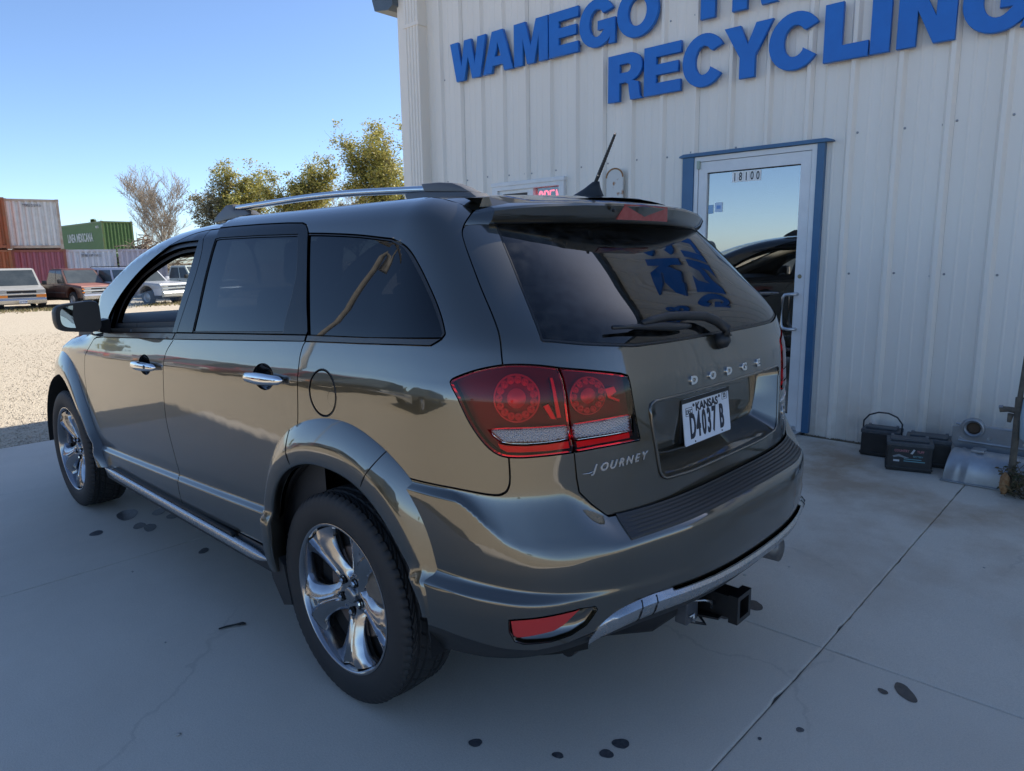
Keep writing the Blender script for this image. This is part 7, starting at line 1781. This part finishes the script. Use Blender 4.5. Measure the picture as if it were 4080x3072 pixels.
# rolled heat-shield tunnel lying on the slab
def shield():
    root = empty('metal_duct', (2.98, -1.2, slab_z(2.98, 0)), 0, 'half round galvanised duct lying on the concrete by the wall', 'duct')
    V = []; ys = [.245, .235, .20, .185, .17, .145, .13, .115, .10, 0, -.15, -.3, -.45]; off = [-.012, 0, 0, .006, .0, 0, .007, .007, 0, 0, 0, 0, 0]; n = 18
    for y, o in zip(ys, off):
        for k in range(n + 1): a = math.pi * k / n; V.append((-(.135 + o) * math.cos(a) * .95, y - .02 * math.sin(a), (.185 + o) * math.sin(a) ** .8 + .002))
    F = [(i * (n + 1) + k, i * (n + 1) + k + 1, (i + 1) * (n + 1) + k + 1, (i + 1) * (n + 1) + k) for i in range(len(ys) - 1) for k in range(n)]
    put('duct_shell', mesh('duct_shell', V, F, STEEL, True), root)
    MB().box(-.155, .155, -.45, .25, .001, .006).ob('base_flange', STEEL, root)
    MB().box(-.05, .04, .05, .12, .183, .20, .005).ob('lug_tab', STEEL, root)
shield()
# hand pump post with spout, bleached jug hanging on it and dry vine round its foot
def pump():
    root = empty('old_hand_pump', (2.80, -1.315, slab_z(2.8, 0)), 0, 'weathered iron standpipe with spout at the right picture edge', 'standpipe')
    iron = mat('weathered iron', (.085, .075, .062), .8, var=.7, vscale=25, var_col=(.20, .16, .11))
    mb = MB(); mb.smooth = True; mb.tube([(0, 0, 0), (0, 0, .30), (.0, .0, .58)], [.020, .018, .022], 12); mb.tube([(0, .0, .50), (0, .05, .505), (0, .09, .50)], [.018, .016, .018], 10); mb.tube([(0, .035, .48), (0, .04, .43)], [.016, .010], 8); mb.ob('standpipe', iron, root, auto=50)
    MB().tube([(0, .095, .512), (0, .075, .515)], .012, 10).ob('valve_cap', mat('zinc screw head', (.30, .30, .31), .5, metal=.6), root)
    mb = MB(); mb.tube([(0, 0, .57), (0, -.10, .575), (0, -.3, .57)], .010, 8); mb.ob('cross_bar', iron, root)
    MB().tube([(0, 0, .58), (0, -.01, .9), (0, -.03, 1.1)], [.014, .012, .010], 8).ob('riser', iron, root)
    j = empty('plastic_jug', (2.80, -1.41, .37), 0, 'bleached pale blue plastic jug hanging at the right picture edge', 'jug')
    mb = MB(); mb.smooth = True; mb.lathe([(.0, .0005), (.0, .05), (.03, .078), (.15, .085), (.25, .08), (.30, .05), (.33, .022), (.35, .022), (.35, .0005)], 'z', 24); mb.ob('jug_body', mat('bleached plastic', (.42, .52, .58), .5, var=.3, vscale=8), j, auto=50)
    # dry vine
    r_ = random.Random(6); vb = MB(); V = []; F = []
    for k in range(60):
        p = Vector((r_.uniform(-.06, .05), r_.uniform(-.20, .04), r_.uniform(.0, .05))); pts = [p]
        for s in range(5): p = p + Vector((r_.uniform(-.03, .03), r_.uniform(-.035, .035), r_.uniform(.0, .05))); pts.append(p)
        vb.tube(pts, .0018, 4, cap=False)
        for q in range(7):
            c = r_.choice(pts) + Vector((r_.gauss(0, .012), r_.gauss(0, .012), r_.gauss(0, .01))); a = r_.random() * TAU; s = r_.uniform(.008, .02); u_ = Vector((math.cos(a), math.sin(a), r_.uniform(-.8, .8))) * s; w_ = Vector((-math.sin(a), math.cos(a), r_.uniform(-.5, .5))) * s * .6; b = len(V)
            V += [c - u_, c + w_, c + u_, c - w_]; F.append((b, b + 1, b + 2, b + 3))
    pl = empty('dry_vine', (2.78, -1.33, slab_z(2.78, 0)), 0, 'dry brown green vine growing round the foot of the standpipe', 'plant')
    vb.ob('stems', mat('vine stem', (.16, .12, .07), .9), pl, fix=False); put('leaves', mesh('leaves', V, F, leaf_mat('dull vine leaves', [(.07, .075, .03), (.12, .10, .045), (.16, .11, .05), (.05, .06, .025)])), pl)
    lb = MB(); lb.smooth = True; lb.tube([(0, 0, .02), (0, 0, .06), (0, 0, .12), (0, 0, .15)], [.012, .026, .024, .006], 10); o = lb.ob('seed_pod', mat('rust', (.26, .115, .04), .85), pl); o.location = (-.04, .035, -.005)
pump()
